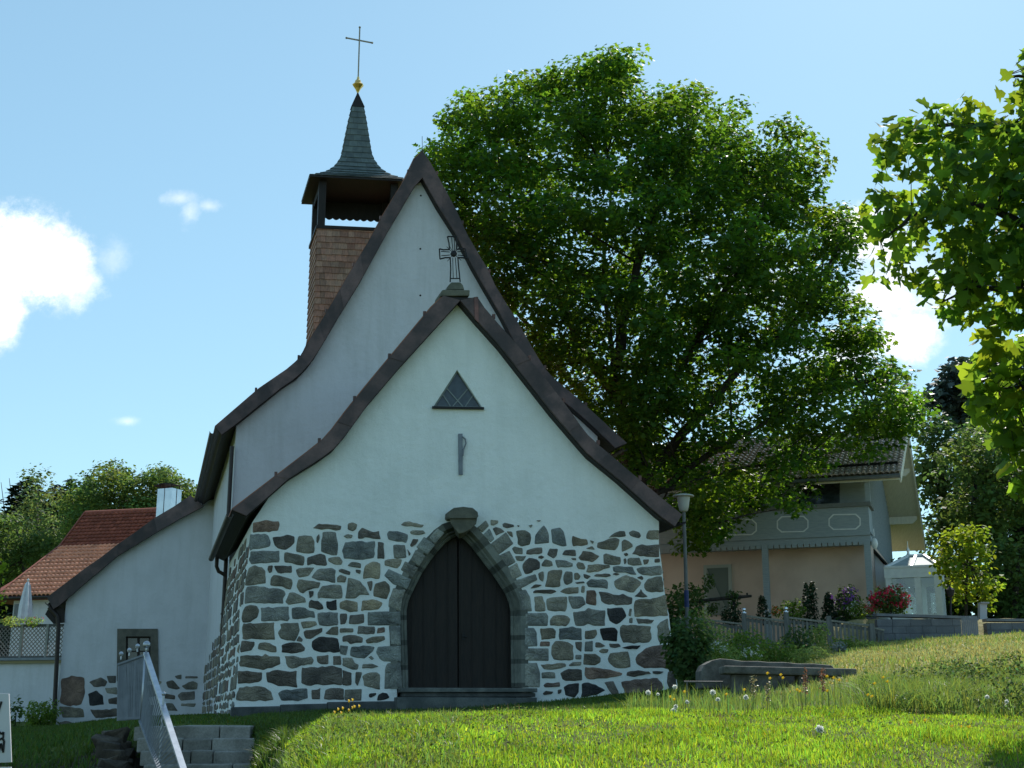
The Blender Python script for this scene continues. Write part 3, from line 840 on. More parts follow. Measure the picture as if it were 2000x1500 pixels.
# --- iron bracket on the gable
an = MB(); an.prism(PL([(895.5, 847), (903.5, 847), (904, 927), (896.5, 927)], -.05), E2 * .05)
an.tube(PL([(903, 853), (909, 858), (910, 866), (905, 878), (904, 890)], -.06), .018, 6)
an.build('wall_bracket', M_STEEL, church)

# --- roofs: outer line + verge line give the section, extruded back along the church
def roof(out_l, in_l, out_r, in_r, v, length, name, verge_name, clip=True):
    sec = PL(out_l[::-1], v) + PL(out_r[1:] if out_l[0] == out_r[0] else out_r, v) + PL(in_r[::-1], v) + PL(in_l[1:], v)
    mb = MB(); mb.prism([p + E2 * .07 for p in sec], E2 * (length - .07))
    ro = mb.build(name, M_DARKWOOD, church)
    for line in (out_l, out_r):  # the roof covering lies on the dark boarded body
        tl_ = PL(line, v); cv = MB(); cv.prism([p + UP * .012 + E2 * .14 for p in tl_] + [p + UP * .05 + E2 * .14 for p in tl_[::-1]], E2 * (length - .2)); cv.build('roof_covering', M_ROOF, ro)
    ve = MB(); q = random.Random(len(name))
    for lo, li, s in ((out_l, in_l, 0), (out_r, in_r, 1)):
        # cladding sheets along the verge with slightly different tones and lapped joints
        def resample(line, n):
            d = [0]
            for a, b in zip(line, line[1:]): d.append(d[-1] + math.dist(a, b))
            out = []
            for k in range(n + 1):
                t = d[-1] * k / n; i = max(j for j in range(len(d)) if d[j] <= t + 1e-6); i = min(i, len(line) - 2)
                u = (t - d[i]) / max(d[i + 1] - d[i], 1e-6); out.append((line[i][0] + (line[i + 1][0] - line[i][0]) * u, line[i][1] + (line[i + 1][1] - line[i][1]) * u))
            return out
        n = max(8, int(sum(math.dist(a, b) for a, b in zip(lo, lo[1:])) / 26)) // 2 * 2
        A, B = resample(lo, n), resample(li, n)
        for i in range(n):
            if i % 3 == 0: tone = q.uniform(.8, 1.15)
            pr = .012 if (i // 3) % 2 else 0.
            a0, a1, b0, b1 = P(*A[i], v), P(*A[i + 1], v), P(*B[i], v), P(*B[i + 1], v)
            ve.prism([a0 + UP * .02, a1 + UP * .02, b1 - UP * .015, b0 - UP * .015], E2 * (.11 + pr) , (tone, tone, tone)) if False else ve.add(
                [x - E2 * pr for x in (a0 + UP * .01, a1 + UP * .01, b1 + UP * .02, b0 + UP * .02)] + [x + E2 * .12 for x in (a0 + UP * .01, a1 + UP * .01, b1 + UP * .02, b0 + UP * .02)],
                [(0, 1, 2, 3), (0, 1, 5, 4), (2, 3, 7, 6), (1, 2, 6, 5), (0, 3, 7, 4)], (tone, tone, tone))
            if clip and i % 4 == 2:
                c = P(*A[i], v + .05) + UP * .05; ve.box(c, E1 * .03, E2 * .03, UP * .05, (1.2, .9, .8))
    vo = ve.build(verge_name, M_COPPER, ro)
    return ro
porch_roof = roof(p_out_l, p_in_l, p_out_r, p_in_r, -.3, VN + .2, 'porch_roof', 'verge_cladding')
nave_roof = roof(n_out_l, n_in_l, n_out_r, n_in_r, VN - .3, 24., 'nave_roof', 'verge_cladding')
# cover flashing by the porch ridge and the small ridge cap of the nave
fl = MB(); fl.prism(PL([(926, 580), (934, 580), (935, 629), (928, 622)], -.33), E2 * .05, (1.7, 1.2, 1.1)); fl.build('ridge_flashing', M_COPPER, porch_roof)
rb = MB(); rb.tube([P(825, 297, VN - .1), P(824.5, 266, VN - .1)], .008, 5); rb.build('lightning_rod', M_IRON, nave_roof)

# --- nave walls
L2, TL2, TR2, RR2 = gable_outline([(450, 1405), (452, 1100), (460, 860)], [(1168, 870), (1178, 1100), (1190, 1400)], n_in_l, n_in_r, VN, .28)
# make the nave corners plumb
ul = (P(460, 860, VN) - CO).dot(E1); ur = (P(1167, 860, VN) - CO).dot(E1)
def UZ(u, v, z): return CO + E1 * u + E2 * v + UP * z
_k = 1 / E1.dot(E1)
def uof(p, v): 
    d = p - CO - E2 * v; return d.dot(E1)
ul = uof(P(460, 860, VN), VN); ur = uof(P(1167, 860, VN), VN)
zl = P(460, 835, VN).z; zr = P(1167, 850, VN).z
top = [p for p in TL2[::-1] + TR2[1:] if ul + .05 < uof(p, VN) < ur - .05]
nout = [UZ(ul, VN, -.4), UZ(ul, VN, zl + .1)] + top + [UZ(ur, VN, zr + .1), UZ(ur, VN, -.4)]
mb = MB(); mb.prism(nout, E2 * .5)
for u in (ul, ur):
    mb.quad(UZ(u, VN + .5, -.5), UZ(u, VN + 23, -.5), UZ(u, VN + 23, zl + .1), UZ(u, VN + .5, zl + .1))
mb.prism([p + E2 * 22.6 for p in nout], E2 * .4)
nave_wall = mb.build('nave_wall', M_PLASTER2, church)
side_rubble([UZ(ul, 0, -.1), UZ(ul, 0, 3.2)], VN, VA - .1, lambda v: 2.7 - max(0, (v - VN - 3)) * .12, -E1, nave_wall, 'side_stonework', 8)
for x, y in ((822, 382), (821, 486), (821, 577)):
    hol = MB(); c = P(x, y, VN - .004); hol.prism([c + E1 * .03 * math.cos(t) + UP * .03 * math.sin(t) for t in [k * math.pi / 4 for k in range(8)]], E2 * .01)
    hol.build('vent_hole', M_IRON, nave_wall)
# boarded soffits under the eaves and gutters
def gutter(p, length, parent, s):
    g = MB(); a = p; n = 10
    pr = [a + E1 * .075 * math.cos(math.pi + math.pi * k / n) * s * -1 + UP * .075 * math.sin(math.pi + math.pi * k / n) for k in range(n + 1)]
    pr2 = [a + (x - a) * .86 for x in pr[::-1]]
    g.prism(pr + pr2, E2 * length); return g.build('gutter', M_PIPE, parent, smooth=False)
gutter(P(449, 1004, -.25), VN + .1, porch_roof, -1); gutter(P(1334, 1018, -.25), VN + .1, porch_roof, 1)
gutter(P(415, 842, VN - .25), VA - VN - .2, nave_roof, -1); gutter(P(1221, 876, VN - .25), 12, nave_roof, 1)

# --- downpipes on the left
pu = ul - .09
dp = MB(); zt = P(447, 880, VN).z
dp.tube([UZ(pu, VN - .12, zt + .1), UZ(pu, VN - .12, -.05)], .055, 10)
for z in (4.5, 2.6, 1.3, .9): dp.tube([UZ(pu, VN - .12, z), UZ(pu, VN - .12, z + .05)], .068, 10, (2.2, 1.2, .8))
dp.build('downpipe', M_PIPE, church)
dp2 = MB(); g0 = P(424, 1092, VN - .35)
zz = g0.z
dp2.tube([P(424, 1088, VN - .35), P(423, 1106, VN - .3), P(427, 1116, VN - .25), P(436, 1121, VN - .2), P(441, 1124, VN - .13)], .05, 10)
dp2.build('downpipe', M_PIPE, church)

# --- wrought iron cross and its stone on the porch ridge
cs = MB(); Z2 = lambda pts, v: [P(560 + x / 4.41, 280 + y / 4.41, v) for x, y in pts]
cs.prism(Z2([(1402, 1212), (1420, 1195), (1498, 1195), (1520, 1222), (1532, 1258), (1375, 1258), (1388, 1228)], -.1), E2 * .35, (.72, .72, .62))
cs.prism(Z2([(1340, 1262), (1360, 1258), (1578, 1262), (1575, 1312), (1326, 1314), (1328, 1282)], -.25), E2 * .65, (.66, .64, .54))
csb = cs.build('cross_base', M_GRANITE, church, bevel=.02)
ic = MB(); v0 = .05
def wire(pts, r=.017, v=v0): ic.tube(Z2(pts, v), r, 6)
wire([(1383, 803), (1466, 803)]); wire([(1384, 803), (1398, 860), (1402, 915)]); wire([(1464, 803), (1464, 860), (1462, 912)])
wire([(1402, 915), (1350, 917), (1315, 908)]); wire([(1315, 908), (1320, 996)]); wire([(1320, 996), (1365, 985), (1408, 984)])
wire([(1462, 912), (1510, 910), (1536, 906)]); wire([(1536, 906), (1556, 993)]); wire([(1556, 993), (1515, 985), (1474, 984)])
wire([(1408, 984), (1413, 1080), (1408, 1195)]); wire([(1474, 984), (1482, 1080), (1494, 1193)])
for a, b in (((1420, 812), (1432, 925)), ((1444, 812), (1446, 925)), ((1430, 985), (1434, 1165)), ((1452, 985), (1466, 1163)), ((1328, 930), (1405, 936)), ((1332, 968), (1405, 962)), ((1470, 934), (1540, 930)), ((1472, 962), (1546, 970))):
    wire([a, b], .010)
wire([(1408, 1165), (1490, 1163)], .014)
for a in ((1378, 890), (1500, 882), (1385, 1015), (1502, 1008), (1400, 880), (1480, 870)): wire([(1438, 950), a], .007)
c = Z2([(1438, 950)], v0)[0]; ic.blob(c, (.075, .04, .075), 4, 2, .12)
ic.build('ridge_cross', M_IRON, church)

# --- bell tower on the nave ridge
ridge0 = P(825, 297, VN - .3)
lo, hi = 3., 25.
for _ in range(60):
    mid = (lo + hi) / 2
    if toimg(ridge0 + E2 * mid + UP * 7.5)[0] > 697: lo = mid
    else: hi = mid
VT = VN - .3 + lo                # tower axis
HW = 1.0
def tcoord(du, dv, z): return UZ(uof(ridge0, VN - .3) + du, VT + dv, z)
def z_at(px, py, dv):            # height at which the plane of the tower (offset dv from its axis) is seen
    return P(px, py, VT + dv).z
HW = abs(uof(P(620, 450, VT - 1.15), VT - 1.15) - uof(ridge0, VN - .3))
HD = 1.15
z_led = z_at(700, 444, -HD); z_eave = z_at(700, 350, -HD - .3)
tower = MB(); zb = 6.5
tower.prism([tcoord(-HW, -HD, zb), tcoord(HW, -HD, zb), tcoord(HW, HD, zb), tcoord(-HW, HD, zb)], UP * (z_led - zb - .05), (.6, .6, .6))
tow = tower.build('tower_shaft', M_SHINGLE, church)
def shingles(a, b, up, nrm, z0, z1, row, wmin, wmax, name, m, parent, seed, tilt=.035, flare=0.):
    """courses of single shingles on an upright face from a to b (bottom corners)"""
    q = random.Random(seed); mb = MB(); d = (b - a); Lw = d.length; d.normalize(); z = 0
    H = z1 - z0
    while z < H:
        h = min(row, H - z); x = -q.uniform(0, wmin)
        while x < Lw:
            w = q.uniform(wmin, wmax); x0, x1 = max(x, 0), min(x + w - .008, Lw)
            if x1 > x0 + .01:
                jz = q.uniform(-.012, .012); k = q.uniform(.72, 1.2); t = q.uniform(.9, 1.08)
                p0 = a + d * x0 + up * (z + jz); p1 = a + d * x1 + up * (z + jz); p2 = a + d * x1 + up * (z + h + .02); p3 = a + d * x0 + up * (z + h + .02)
                o = nrm * (tilt + q.uniform(0, .008)); mb.add([p0 + o, p1 + o, p2 + nrm * .006, p3 + nrm * .006, p0, p1], [(0, 1, 2, 3), (0, 1, 5, 4), (0, 3, 4), (1, 2, 5)], (k, k * t, k * t))
            x += w
        z += row
    return mb.build(name, m, parent)
shingles(tcoord(-HW, -HD, zb), tcoord(HW, -HD, zb), UP, -E2, zb, z_led - .05, .25, .16, .4, 'shingle_cladding', M_SHINGLE, tow, 1)
shingles(tcoord(-HW, HD, zb), tcoord(-HW, -HD, zb), UP, -E1, zb, z_led - .05, .25, .16, .4, 'shingle_cladding', M_SHINGLE, tow, 2)
shingles(tcoord(HW, -HD, zb), tcoord(HW, HD, zb), UP, E1, zb, z_led - .05, .25, .16, .4, 'shingle_cladding', M_SHINGLE, tow, 3)
bf = MB(); k = HW + .07; kd = HD + .07
bf.prism([tcoord(-k, -kd, z_led - .13), tcoord(k, -kd, z_led - .13), tcoord(k, kd, z_led - .13), tcoord(-k, kd, z_led - .13)], UP * .13)
belf = bf.build('belfry_ledge', M_DARKWOOD, tow)
ps = MB()
for sx in (-1, 1):
    for sy in (-1, 1):
        c = tcoord(sx * (HW - .14), sy * (HD - .14), (z_led + z_eave) / 2)
        pm = MB(); pm.box(c, E1 * .14, E2 * .14, UP * (z_eave - z_led) / 2, (2.6, 2.8, 3.0)); pm.build('belfry_post', M_DARKWOOD, tow)
# scalloped boards at the back and sides, under the eaves
zsc = z_at(700, 429, HD)
def scallop(a, b, nvec, name):
    d = b - a; n = 11; pts = [a + UP * (z_eave - zsc), b + UP * (z_eave - zsc)]
    for i in range(n * 6 + 1):
        t = 1 - i / (n * 6); ph = (i % 6) / 6
        pts.append(a + d * t - UP * .075 * abs(math.sin(math.pi * i / 6)))
    m_ = MB(); m_.prism(pts, nvec * .04); return m_.build(name, M_DARKWOOD, tow)
scallop(tcoord(-HW, HD - .05, zsc), tcoord(HW, HD - .05, zsc), E2, 'scalloped_board')
scallop(tcoord(-HW + .02, -HD, zsc + .35), tcoord(-HW + .02, HD, zsc + .35), E1, 'scalloped_board')
scallop(tcoord(HW - .06, -HD, zsc + .35), tcoord(HW - .06, HD, zsc + .35), E1, 'scalloped_board')
# spire: square section, concave flare, courses of slates
ax = lambda py, dv=0: z_at(697, py, dv)
EH = abs(uof(P(605, 345, VT - HD - .3), VT - HD - .3) - uof(ridge0, VN - .3))
ED = HD + .33
sp_prof = [(345, 1.0), (341, .78), (335, .60), (325, .46), (312, .355), (300, .30), (280, .262), (255, .218), (230, .172), (206, .118)]
prof = []
for py, f in sp_prof: prof.append((f, z_at(697, py, -ED * f)))
spm = MB()
z_e = prof[0][1]
spm.prism([tcoord(-EH, -ED, z_e - .09), tcoord(EH, -ED, z_e - .09), tcoord(EH, ED, z_e - .09), tcoord(-EH, ED, z_e - .09)], UP * .06)   # soffit deck
sof = spm.build('soffit', M_DARKWOOD, tow); spm = MB()
for (f0, z0), (f1, z1) in zip(prof, prof[1:]):
    g0, g1 = [[tcoord(sx * EH * f * .985, sy * ED * f * .985, z) for sx, sy in ((-1, -1), (1, -1), (1, 1), (-1, 1))] for f, z in ((f0, z0 - .03), (f1, z1))]
    for i in range(4): spm.quad(g0[i], g0[(i + 1) % 4], g1[(i + 1) % 4], g1[i], (.7, .7, .7))
spire = spm.build('spire', M_SLATE, tow)
sl_ = MB(); q = random.Random(6)
def prof_at(z):
    for (f0, z0), (f1, z1) in zip(prof, prof[1:]):
        if z <= z1: return f0 + (f1 - f0) * (z - z0) / (z1 - z0)
    return prof[-1][0]
rows = []; z = z_e
while z < prof[-1][1]:
    f = prof_at(z + .02); slope = (prof_at(z) - prof_at(z + .05)) * EH / .05
    dz = .27 / math.sqrt(1 + slope * slope); rows.append((z, min(z + dz, prof[-1][1]))); z += dz
for ri, (z0, z1) in enumerate(rows):
    for s in range(4):
        f0, f1 = prof_at(z0), prof_at(min(z1 + .02, prof[-1][1]))
        cs4 = ((-1, -1), (1, -1), (1, 1), (-1, 1)); a, b = cs4[s], cs4[(s + 1) % 4]
        nv = (-E2, E1, E2, -E1)[s]
        A0, B0 = tcoord(a[0] * EH * f0, a[1] * ED * f0, z0), tcoord(b[0] * EH * f0, b[1] * ED * f0, z0)
        A1, B1 = tcoord(a[0] * EH * f1, a[1] * ED * f1, z1), tcoord(b[0] * EH * f1, b[1] * ED * f1, z1)
        w = (B0 - A0).length; n = max(1, round(w / .34)); off = (.5 / n if ri % 2 else 0)
        cuts = sorted(set([0, 1] + [min(1, max(0, (i / n) + off)) for i in range(n + 1)]))
        for c0, c1 in zip(cuts, cuts[1:]):
            if c1 - c0 < .02: continue
            e = .006 / w; kk = q.uniform(.78, 1.22); o = (nv + UP * .8).normalized() * .022
            p = [A0 + (B0 - A0) * (c0 + e), A0 + (B0 - A0) * (c1 - e), A1 + (B1 - A1) * (c1 - e), A1 + (B1 - A1) * (c0 + e)]
            sl_.add([p[0] + o, p[1] + o, p[2], p[3], p[0], p[1]], [(0, 1, 2, 3), (0, 1, 5, 4)], (kk, kk, kk))
sl_.build('slate_courses', M_SLATE, spire)
tip = MB(); f = prof[-1][0]; zt0 = prof[-1][1]; zt1 = z_at(697, 179, 0)
b4 = [tcoord(sx * EH * f * 1.18, sy * ED * f * 1.18, zt0 - .05) for sx, sy in ((-1, -1), (1, -1), (1, 1), (-1, 1))]
tp = tcoord(0, 0, zt1); tip.add(b4 + [tp], [(0, 1, 4), (1, 2, 4), (2, 3, 4), (3, 0, 4), (0, 3, 2, 1)])
tip.build('spire_cap', M_DARKWOOD, spire)
fin = MB(); zf0, zf1 = z_at(697, 180, 0), z_at(697, 150, 0); hh = zf1 - zf0
fin.lathe(tcoord(0, 0, zf0 - .03), [(.04, 0), (.045, .03), (.12, .10 * hh / .45 + .03), (.225, .48 * hh), (.235, .52 * hh), (.13, .66 * hh), (.12, .78 * hh), (.05, .9 * hh), (.055, hh), (.03, hh + .04)], 8, rot=.3)
fin.build('gilded_knob', M_GOLD, spire)
cr = MB(); zc0, zc1, zca = zf1, z_at(697, 53, 0), z_at(696, 78.5, 0)
cr.box(tcoord(0, 0, (zc0 + zc1) / 2), E1 * .026, E2 * .02, UP * (zc1 - zc0) / 2)
al = abs(uof(P(669, 78, VT), VT) - uof(P(721, 78, VT), VT)) / 2
ed = (E1 - E2 * .75).normalized()
cr.box(tcoord(0, 0, zca), (E1 + E2 * .25) * al, E2 * .02, UP * .026)
for p in (tcoord(0, 0, zc1), tcoord(0, 0, zca) + (E1 + E2 * .25) * al, tcoord(0, 0, zca) - (E1 + E2 * .25) * al): cr.blob(p, (.055, .045, .055), 1, 1, 0)
cr.build('spire_cross', M_GILTBAR, spire)

# --- annex on the left: lean-to gable far back along the nave
an_out = [(372, 968), (340, 990), (301, 1013), (266, 1039), (230, 1064), (198, 1089), (166, 1111), (132, 1137), (100, 1161), (92, 1168)]
an_in = [(398, 985), (350, 1010), (307, 1035), (266, 1060), (228, 1083), (199, 1108), (171, 1131), (140, 1158), (114, 1180), (104, 1186)]
an_in = [(x, y + 3) for x, y in an_in]
ua = uof(P(127, 1200, VA), VA)
ztop = [p + E2 * .3 + UP * .2 for p in PL(an_in, VA - .3)]
ztop = [p for p in ztop if uof(p, VA) > ua + .05]
wl = [UZ(ua - .08, VA, -.9), UZ(ua, VA, 1.6), UZ(ua, VA, P(127, 1182, VA).z + .1)] + ztop[::-1] + [UZ(ul + .02, VA, ztop[0].z + .1), UZ(ul + .02, VA, -.9)]
wn = PL([(246, 1243), (294, 1243), (294, 1300), (246, 1300)], VA)
mb = MB(); mb.prism(wl, E2 * .45, holes=[wn])
mb.quad(wl[0] + E2 * .45, wl[1] + E2 * .45, wl[1] + E2 * 8, wl[0] + E2 * 8); mb.quad(wl[1] + E2 * .45, wl[2] + E2 * .45, wl[2] + E2 * 8, wl[1] + E2 * 8)
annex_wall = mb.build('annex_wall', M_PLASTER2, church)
stones(ANNEX_STONES, VA - .002, -E2, annex_wall, 'stonework', M_STONE)
sec = PL(an_out, VA - .3) + PL(an_in[::-1], VA - .3)
mb = MB(); mb.prism([p + E2 * .07 for p in sec], E2 * 8.2); annex_roof = mb.build('annex_roof', M_DARKWOOD, church)
ve = MB(); q = random.Random(2)
for i in range(len(an_out) - 1):
    t = q.uniform(.75, 1.5) if i < 3 else q.uniform(.6, .95)
    a0, a1, b0, b1 = [P(*p, VA - .3) for p in (an_out[i], an_out[i + 1], an_in[i], an_in[i + 1])]
    ve.prism([a0 + UP * .02, a1 + UP * .02, b1 - UP * .01, b0 - UP * .01], E2 * .12, (t, t, t))
ve.build('verge_cladding', M_COPPER, annex_roof)
gutter(P(92, 1176, VA - .2), 8, annex_roof, -1)
dp = MB(); pa = UZ(ua - .1, VA - .1, 0)
dp.tube([P(96, 1186, VA - .15), P(112, 1204, VA - .15), P(114, 1225, VA - .15), P(104, 1432, VA - .15)], .075, 8)
dp.build('downpipe', M_PIPE, church)
ef = MB(); ef.prism(PL([(100, 1178), (124, 1188), (126, 1215), (104, 1218), (88, 1200)], VA - .1), E2 * .3); ef.build('eaves_board', M_DARKWOOD, annex_roof)
fr = MB()
o4 = [(229, 1228), (308, 1228), (310, 1330), (228, 1330)]; i4 = [(246, 1243), (294, 1243), (294, 1300), (246, 1300)]
for i in range(4):
    a, b = o4[i], o4[(i + 1) % 4]; c, d = i4[i], i4[(i + 1) % 4]
    fr.prism(PL([a, b, d, c], VA - .05), E2 * .2, [(.62, .58, .52)] * 1 and (.62, .58, .52))
aw = fr.build('annex_window', M_GRANITE, church)
gl = MB(); gl.prism(PL([(244, 1241), (296, 1241), (296, 1302), (244, 1302)], VA + .14), E2 * .03); gl.build('window_pane', M_GLASS, aw)
sa = MB()
for a, b, w in (((270, 1243), (270, 1302), .07), ((246, 1272), (294, 1272), .04), ((247, 1243), (247, 1302), .07), ((293, 1243), (293, 1302), .07), ((246, 1244), (294, 1244), .08)):
    sa.bar(P(*a, VA + .10), P(*b, VA + .10), w, .05, E2)
sa.build('window_sash', M_DARKWOOD, aw)
# ------------------------------------------------------------------ trees and shrubs
def inside(poly, x, y):
    """vectorised point-in-polygon"""
    x = np.asarray(x); y = np.asarray(y); c = np.zeros(x.shape, bool); n = len(poly)
    for i in range(n):
        x0, y0 = poly[i]; x1, y1 = poly[(i + 1) % n]
        if y0 == y1: continue
        c ^= ((y0 > y) != (y1 > y)) & (x < (x1 - x0) * (y - y0) / (y1 - y0) + x0)
    return c
def edge_dist(poly, x, y):
    d = np.full(np.shape(x), 1e9)
    for i in range(len(poly)):
        x0, y0 = poly[i]; x1, y1 = poly[(i + 1) % len(poly)]
        dx, dy = x1 - x0, y1 - y0; t = np.clip(((x - x0) * dx + (y - y0) * dy) / (dx * dx + dy * dy + 1e-9), 0, 1)
        d = np.minimum(d, np.hypot(x - x0 - t * dx, y - y0 - t * dy))
    return d
def norm(a): return a / (np.linalg.norm(a, axis=1, keepdims=True) + 1e-9)
SIMPLE = (np.array([[0, 0, 0], [.3, .34, .06], [.62, .30, .04], [1, 0, -.10], [.62, -.30, .04], [.3, -.34, .06]]), [(0, 1, 2, 3, 4, 5)])
TINY = (np.array([[0, 0, 0], [.45, .36, .05], [1, 0, -.05], [.45, -.36, .05]]), [(0, 1, 2, 3)])
_h = [(-.03, .30), (.20, .27), (.33, .58), (.47, .40), (.53, .25), (.78, .24)]
MAPLE = (np.array([[0, 0, 0], [1, 0, -.16]] + [[x, y, .12 * y - .16 * x * x] for x, y in _h] + [[x, -y, .12 * y - .16 * x * x] for x, y in _h]),
         [(0, 2, 3, 4, 5, 6, 7, 1), (1, 13, 12, 11, 10, 9, 8, 0)])
STAR = (np.array([[0, 0, 0], [.12, .36, .04], [.33, .26, .02], [.55, .48, .06], [.62, .20, 0], [1, 0, -.12], [.62, -.20, 0], [.55, -.48, .06], [.33, -.26, .02], [.12, -.36, .04]]), [tuple(range(10))])
def leaf_mesh(name, Pc, N, size, shape, col, rg):
    n = len(Pc); sv, sf = shape; k = len(sv)
    N = norm(N); a = norm(rg.normal(size=(n, 3))); T = norm(a - (a * N).sum(1, keepdims=True) * N)
    T = norm(T + np.array([0, 0, -.35])); T = norm(T - (T * N).sum(1, keepdims=True) * N); B = np.cross(N, T)
    size = np.asarray(size).reshape(-1, 1, 1) * np.ones((n, 1, 1))
    V = Pc[:, None, :] + size * (sv[None, :, 0:1] * T[:, None] + sv[None, :, 1:2] * B[:, None] + sv[None, :, 2:3] * N[:, None])
    V = V.reshape(-1, 3); ff = []; sz = []
    base = (np.arange(n) * k)[:, None]
    blocks = [base + np.array(f)[None] for f in sf]
    ff = np.concatenate(blocks, 1).ravel(); sz = np.tile([len(f) for f in sf], n)
    c = np.repeat(col, k, axis=0)
    return fast_mesh(name, V, ff, sz, c)
def leafcol(n, rg, var=.22, yel=.12):
    k = 1 + rg.normal(size=(n, 1)) * var; k = np.clip(k, .45, 1.7); y = rg.normal(size=(n, 1)) * yel
    return np.concatenate([k * (1 + y), k, k * (1 - y * .8)], 1)
def clump_leaves(C, Rr, per, rg, flat=.6, shell=.55):
    """leaves in flattened clumps: C centres, Rr radii"""
    m = len(C); per = np.asarray(per) * np.ones(m); cnt = per.astype(int); idx = np.repeat(np.arange(m), cnt); n = len(idx)
    d = norm(rg.normal(size=(n, 3))); r = shell + (1 - shell) * rg.random((n, 1)) ** .6; r *= rg.random((n, 1)) ** .25
    off = d * r * Rr[idx][:, None]; off[:, 2] *= flat
    return C[idx] + off, d, idx
HOLE_K = 1.0; BOUGHS = 0
def tree_from_outline(root, poly, Y, depth, spacing, layers, r_m, per, leaf, shape, m, seed, flat=.6, holes=(), name='crown', inset=.5, up=.8, cfun=None):
    """fills a crown whose outline is known: clumps through its whole depth, rounded towards the edge"""
    rg = np.random.default_rng(seed)
    xs = [p[0] for p in poly]; ys = [p[1] for p in poly]
    gx, gy = np.meshgrid(np.arange(min(xs), max(xs), spacing), np.arange(min(ys), max(ys), spacing * .86))
    gx = gx + (np.arange(gx.shape[0]) % 2)[:, None] * spacing / 2
    X = []; 
    C = []
    for L_ in range(layers):
        px = gx.ravel() + rg.normal(size=gx.size) * spacing * .3; py = gy.ravel() + rg.normal(size=gx.size) * spacing * .3
        ok = inside(poly, px, py); px, py = px[ok], py[ok]
        e = edge_dist(poly, px, py); ok = e > spacing * inset * .6; px, py, e = px[ok], py[ok], e[ok]
        keep = np.ones(len(px), bool)
        for hx, hy, hr, hk in holes: keep &= ~((np.hypot(px - hx, py - hy) < hr) & (rg.random(len(px)) < hk * HOLE_K))
        px, py, e = px[keep], py[keep], e[keep]
        half = depth / 2 * np.sqrt(np.clip(1 - (1 - np.clip(e / (.42 * min(max(xs) - min(xs), max(ys) - min(ys))), 0, 1)) ** 2, .04, 1))
        t = (L_ + .5) / layers * 2 - 1
        dY = t * half + rg.normal(size=len(px)) * depth * .04
        for x, y, dy in zip(px, py, dY):
            p = at(x, y, Y); q = at(x, y, Y + dy)
            C.append((q.x, q.y, q.z))
    C = np.array(C)
    if BOUGHS:                   # leave hollows between the boughs
        k = BOUGHS; fld = np.sin(C[:, 0] * k + .9 * C[:, 2] * k + 1.3) + np.sin(1.27 * k * C[:, 2] - .5 * k * C[:, 0] + .4) + np.sin(1.1 * k * C[:, 1] + .7 * k * C[:, 0] + 2.1)
        C = C[fld > -1.35]
    Rr = r_m * rg.uniform(.7, 1.25, len(C))
    Pc, d, idx = clump_leaves(C, Rr, per * (Rr / r_m) ** 2, rg, flat)
    N = d * .5 + np.array([0, 0, up]) + rg.normal(size=Pc.shape) * .45
    size = leaf * rg.uniform(.55, 1.3, len(Pc))
    cl = leafcol(len(C), rg, .13, .08)[idx] * leafcol(len(Pc), rg, .16, .08)
    if cfun is not None: cl = cl * cfun(Pc)
    me = leaf_mesh(name, Pc - np.array(origin_of(root)), N, size, shape, cl, rg)
    o = link(name, me, m, root)
    return C, o
def branches(root, trunk_pts, radii, limbs, C, m, seed, r_twig=.035, frac=.5, name='trunk'):
    """trunk and limbs as tapered tubes, thin branches from the limbs to the leaf clumps"""
    q = random.Random(seed); mb = MB(); mb.tube(trunk_pts, radii, 10)
    nodes = [Vector(p) for p in trunk_pts[len(trunk_pts) // 2:]]
    for pts, r0, r1 in limbs:
        pts = [Vector(p) for p in pts]; fine = [pts[0]]
        for a, b in zip(pts, pts[1:]):
            L_ = (b - a).length
            for k in range(1, 4): fine.append(a + (b - a) * k / 3 + Vector((q.uniform(-1, 1), q.uniform(-1, 1), q.uniform(-.6, .6))) * L_ * (.05 if k < 3 else 0))
        n = len(fine); mb.tube(fine, [r0 + (r1 - r0) * i / (n - 1) for i in range(n)], 7); nodes += fine[2:]
    NA = np.array([tuple(p) for p in nodes])
    for c in C:
        if q.random() > frac: continue
        i = int(np.argmin(((NA - c) ** 2).sum(1) + np.where(NA[:, 2] > c[2] + .3, 6., 0))); a = nodes[i]; b = Vector(c); L_ = (b - a).length
        if L_ < .25 or L_ > 9: continue
        mid = a + (b - a) * .5 + Vector((q.uniform(-.08, .08), q.uniform(-.08, .08), q.uniform(.0, .12))) * L_
        r = min(.07, r_twig * (.6 + L_ * .25))
        mb.tube([a, mid, b], [r, r * .7, r * .3], 5)
    return mb.build(name, m, root, smooth=True)
M_BARK = mat('grey_brown_bark', (.032, .027, .023), (.055, .048, .04), 6, 6, .9, stretch=(3, 3, .6), bump=.6, bscale=14)
M_BARK_PALE = mat('pale_bark', (.35, .33, .30), (.12, .11, .1), 4, 5, .85, bump=.3)
L_MAPLE = leafmat('sycamore_leaf', (.024, .066, .016), .42, (.22, .40, .022), .1, .5)
L_NEAR = leafmat('near_maple_leaf', (.04, .095, .018), .48, (.30, .47, .03), .1, .5)
L_BIRCH = leafmat('birch_leaf', (.09, .135, .05), .36, (.22, .31, .08), .08, .6)
L_BROAD = leafmat('broadleaf', (.07, .12, .035), .36, (.20, .30, .055), .08, .6)
L_DARK = leafmat('dark_leaf', (.05, .092, .032), .36, (.17, .27, .05), .08, .6)
L_YOUNG = leafmat('young_yellow_leaf', (.13, .20, .02), .45, (.38, .48, .03), .06, .6)
L_SPRUCE = leafmat('spruce_needle', (.018, .036, .022), .1, (.02, .045, .02), .2, .7)
L_PINE = leafmat('blue_pine_needle', (.045, .07, .06), .2, (.06, .1, .06), .3, .6)

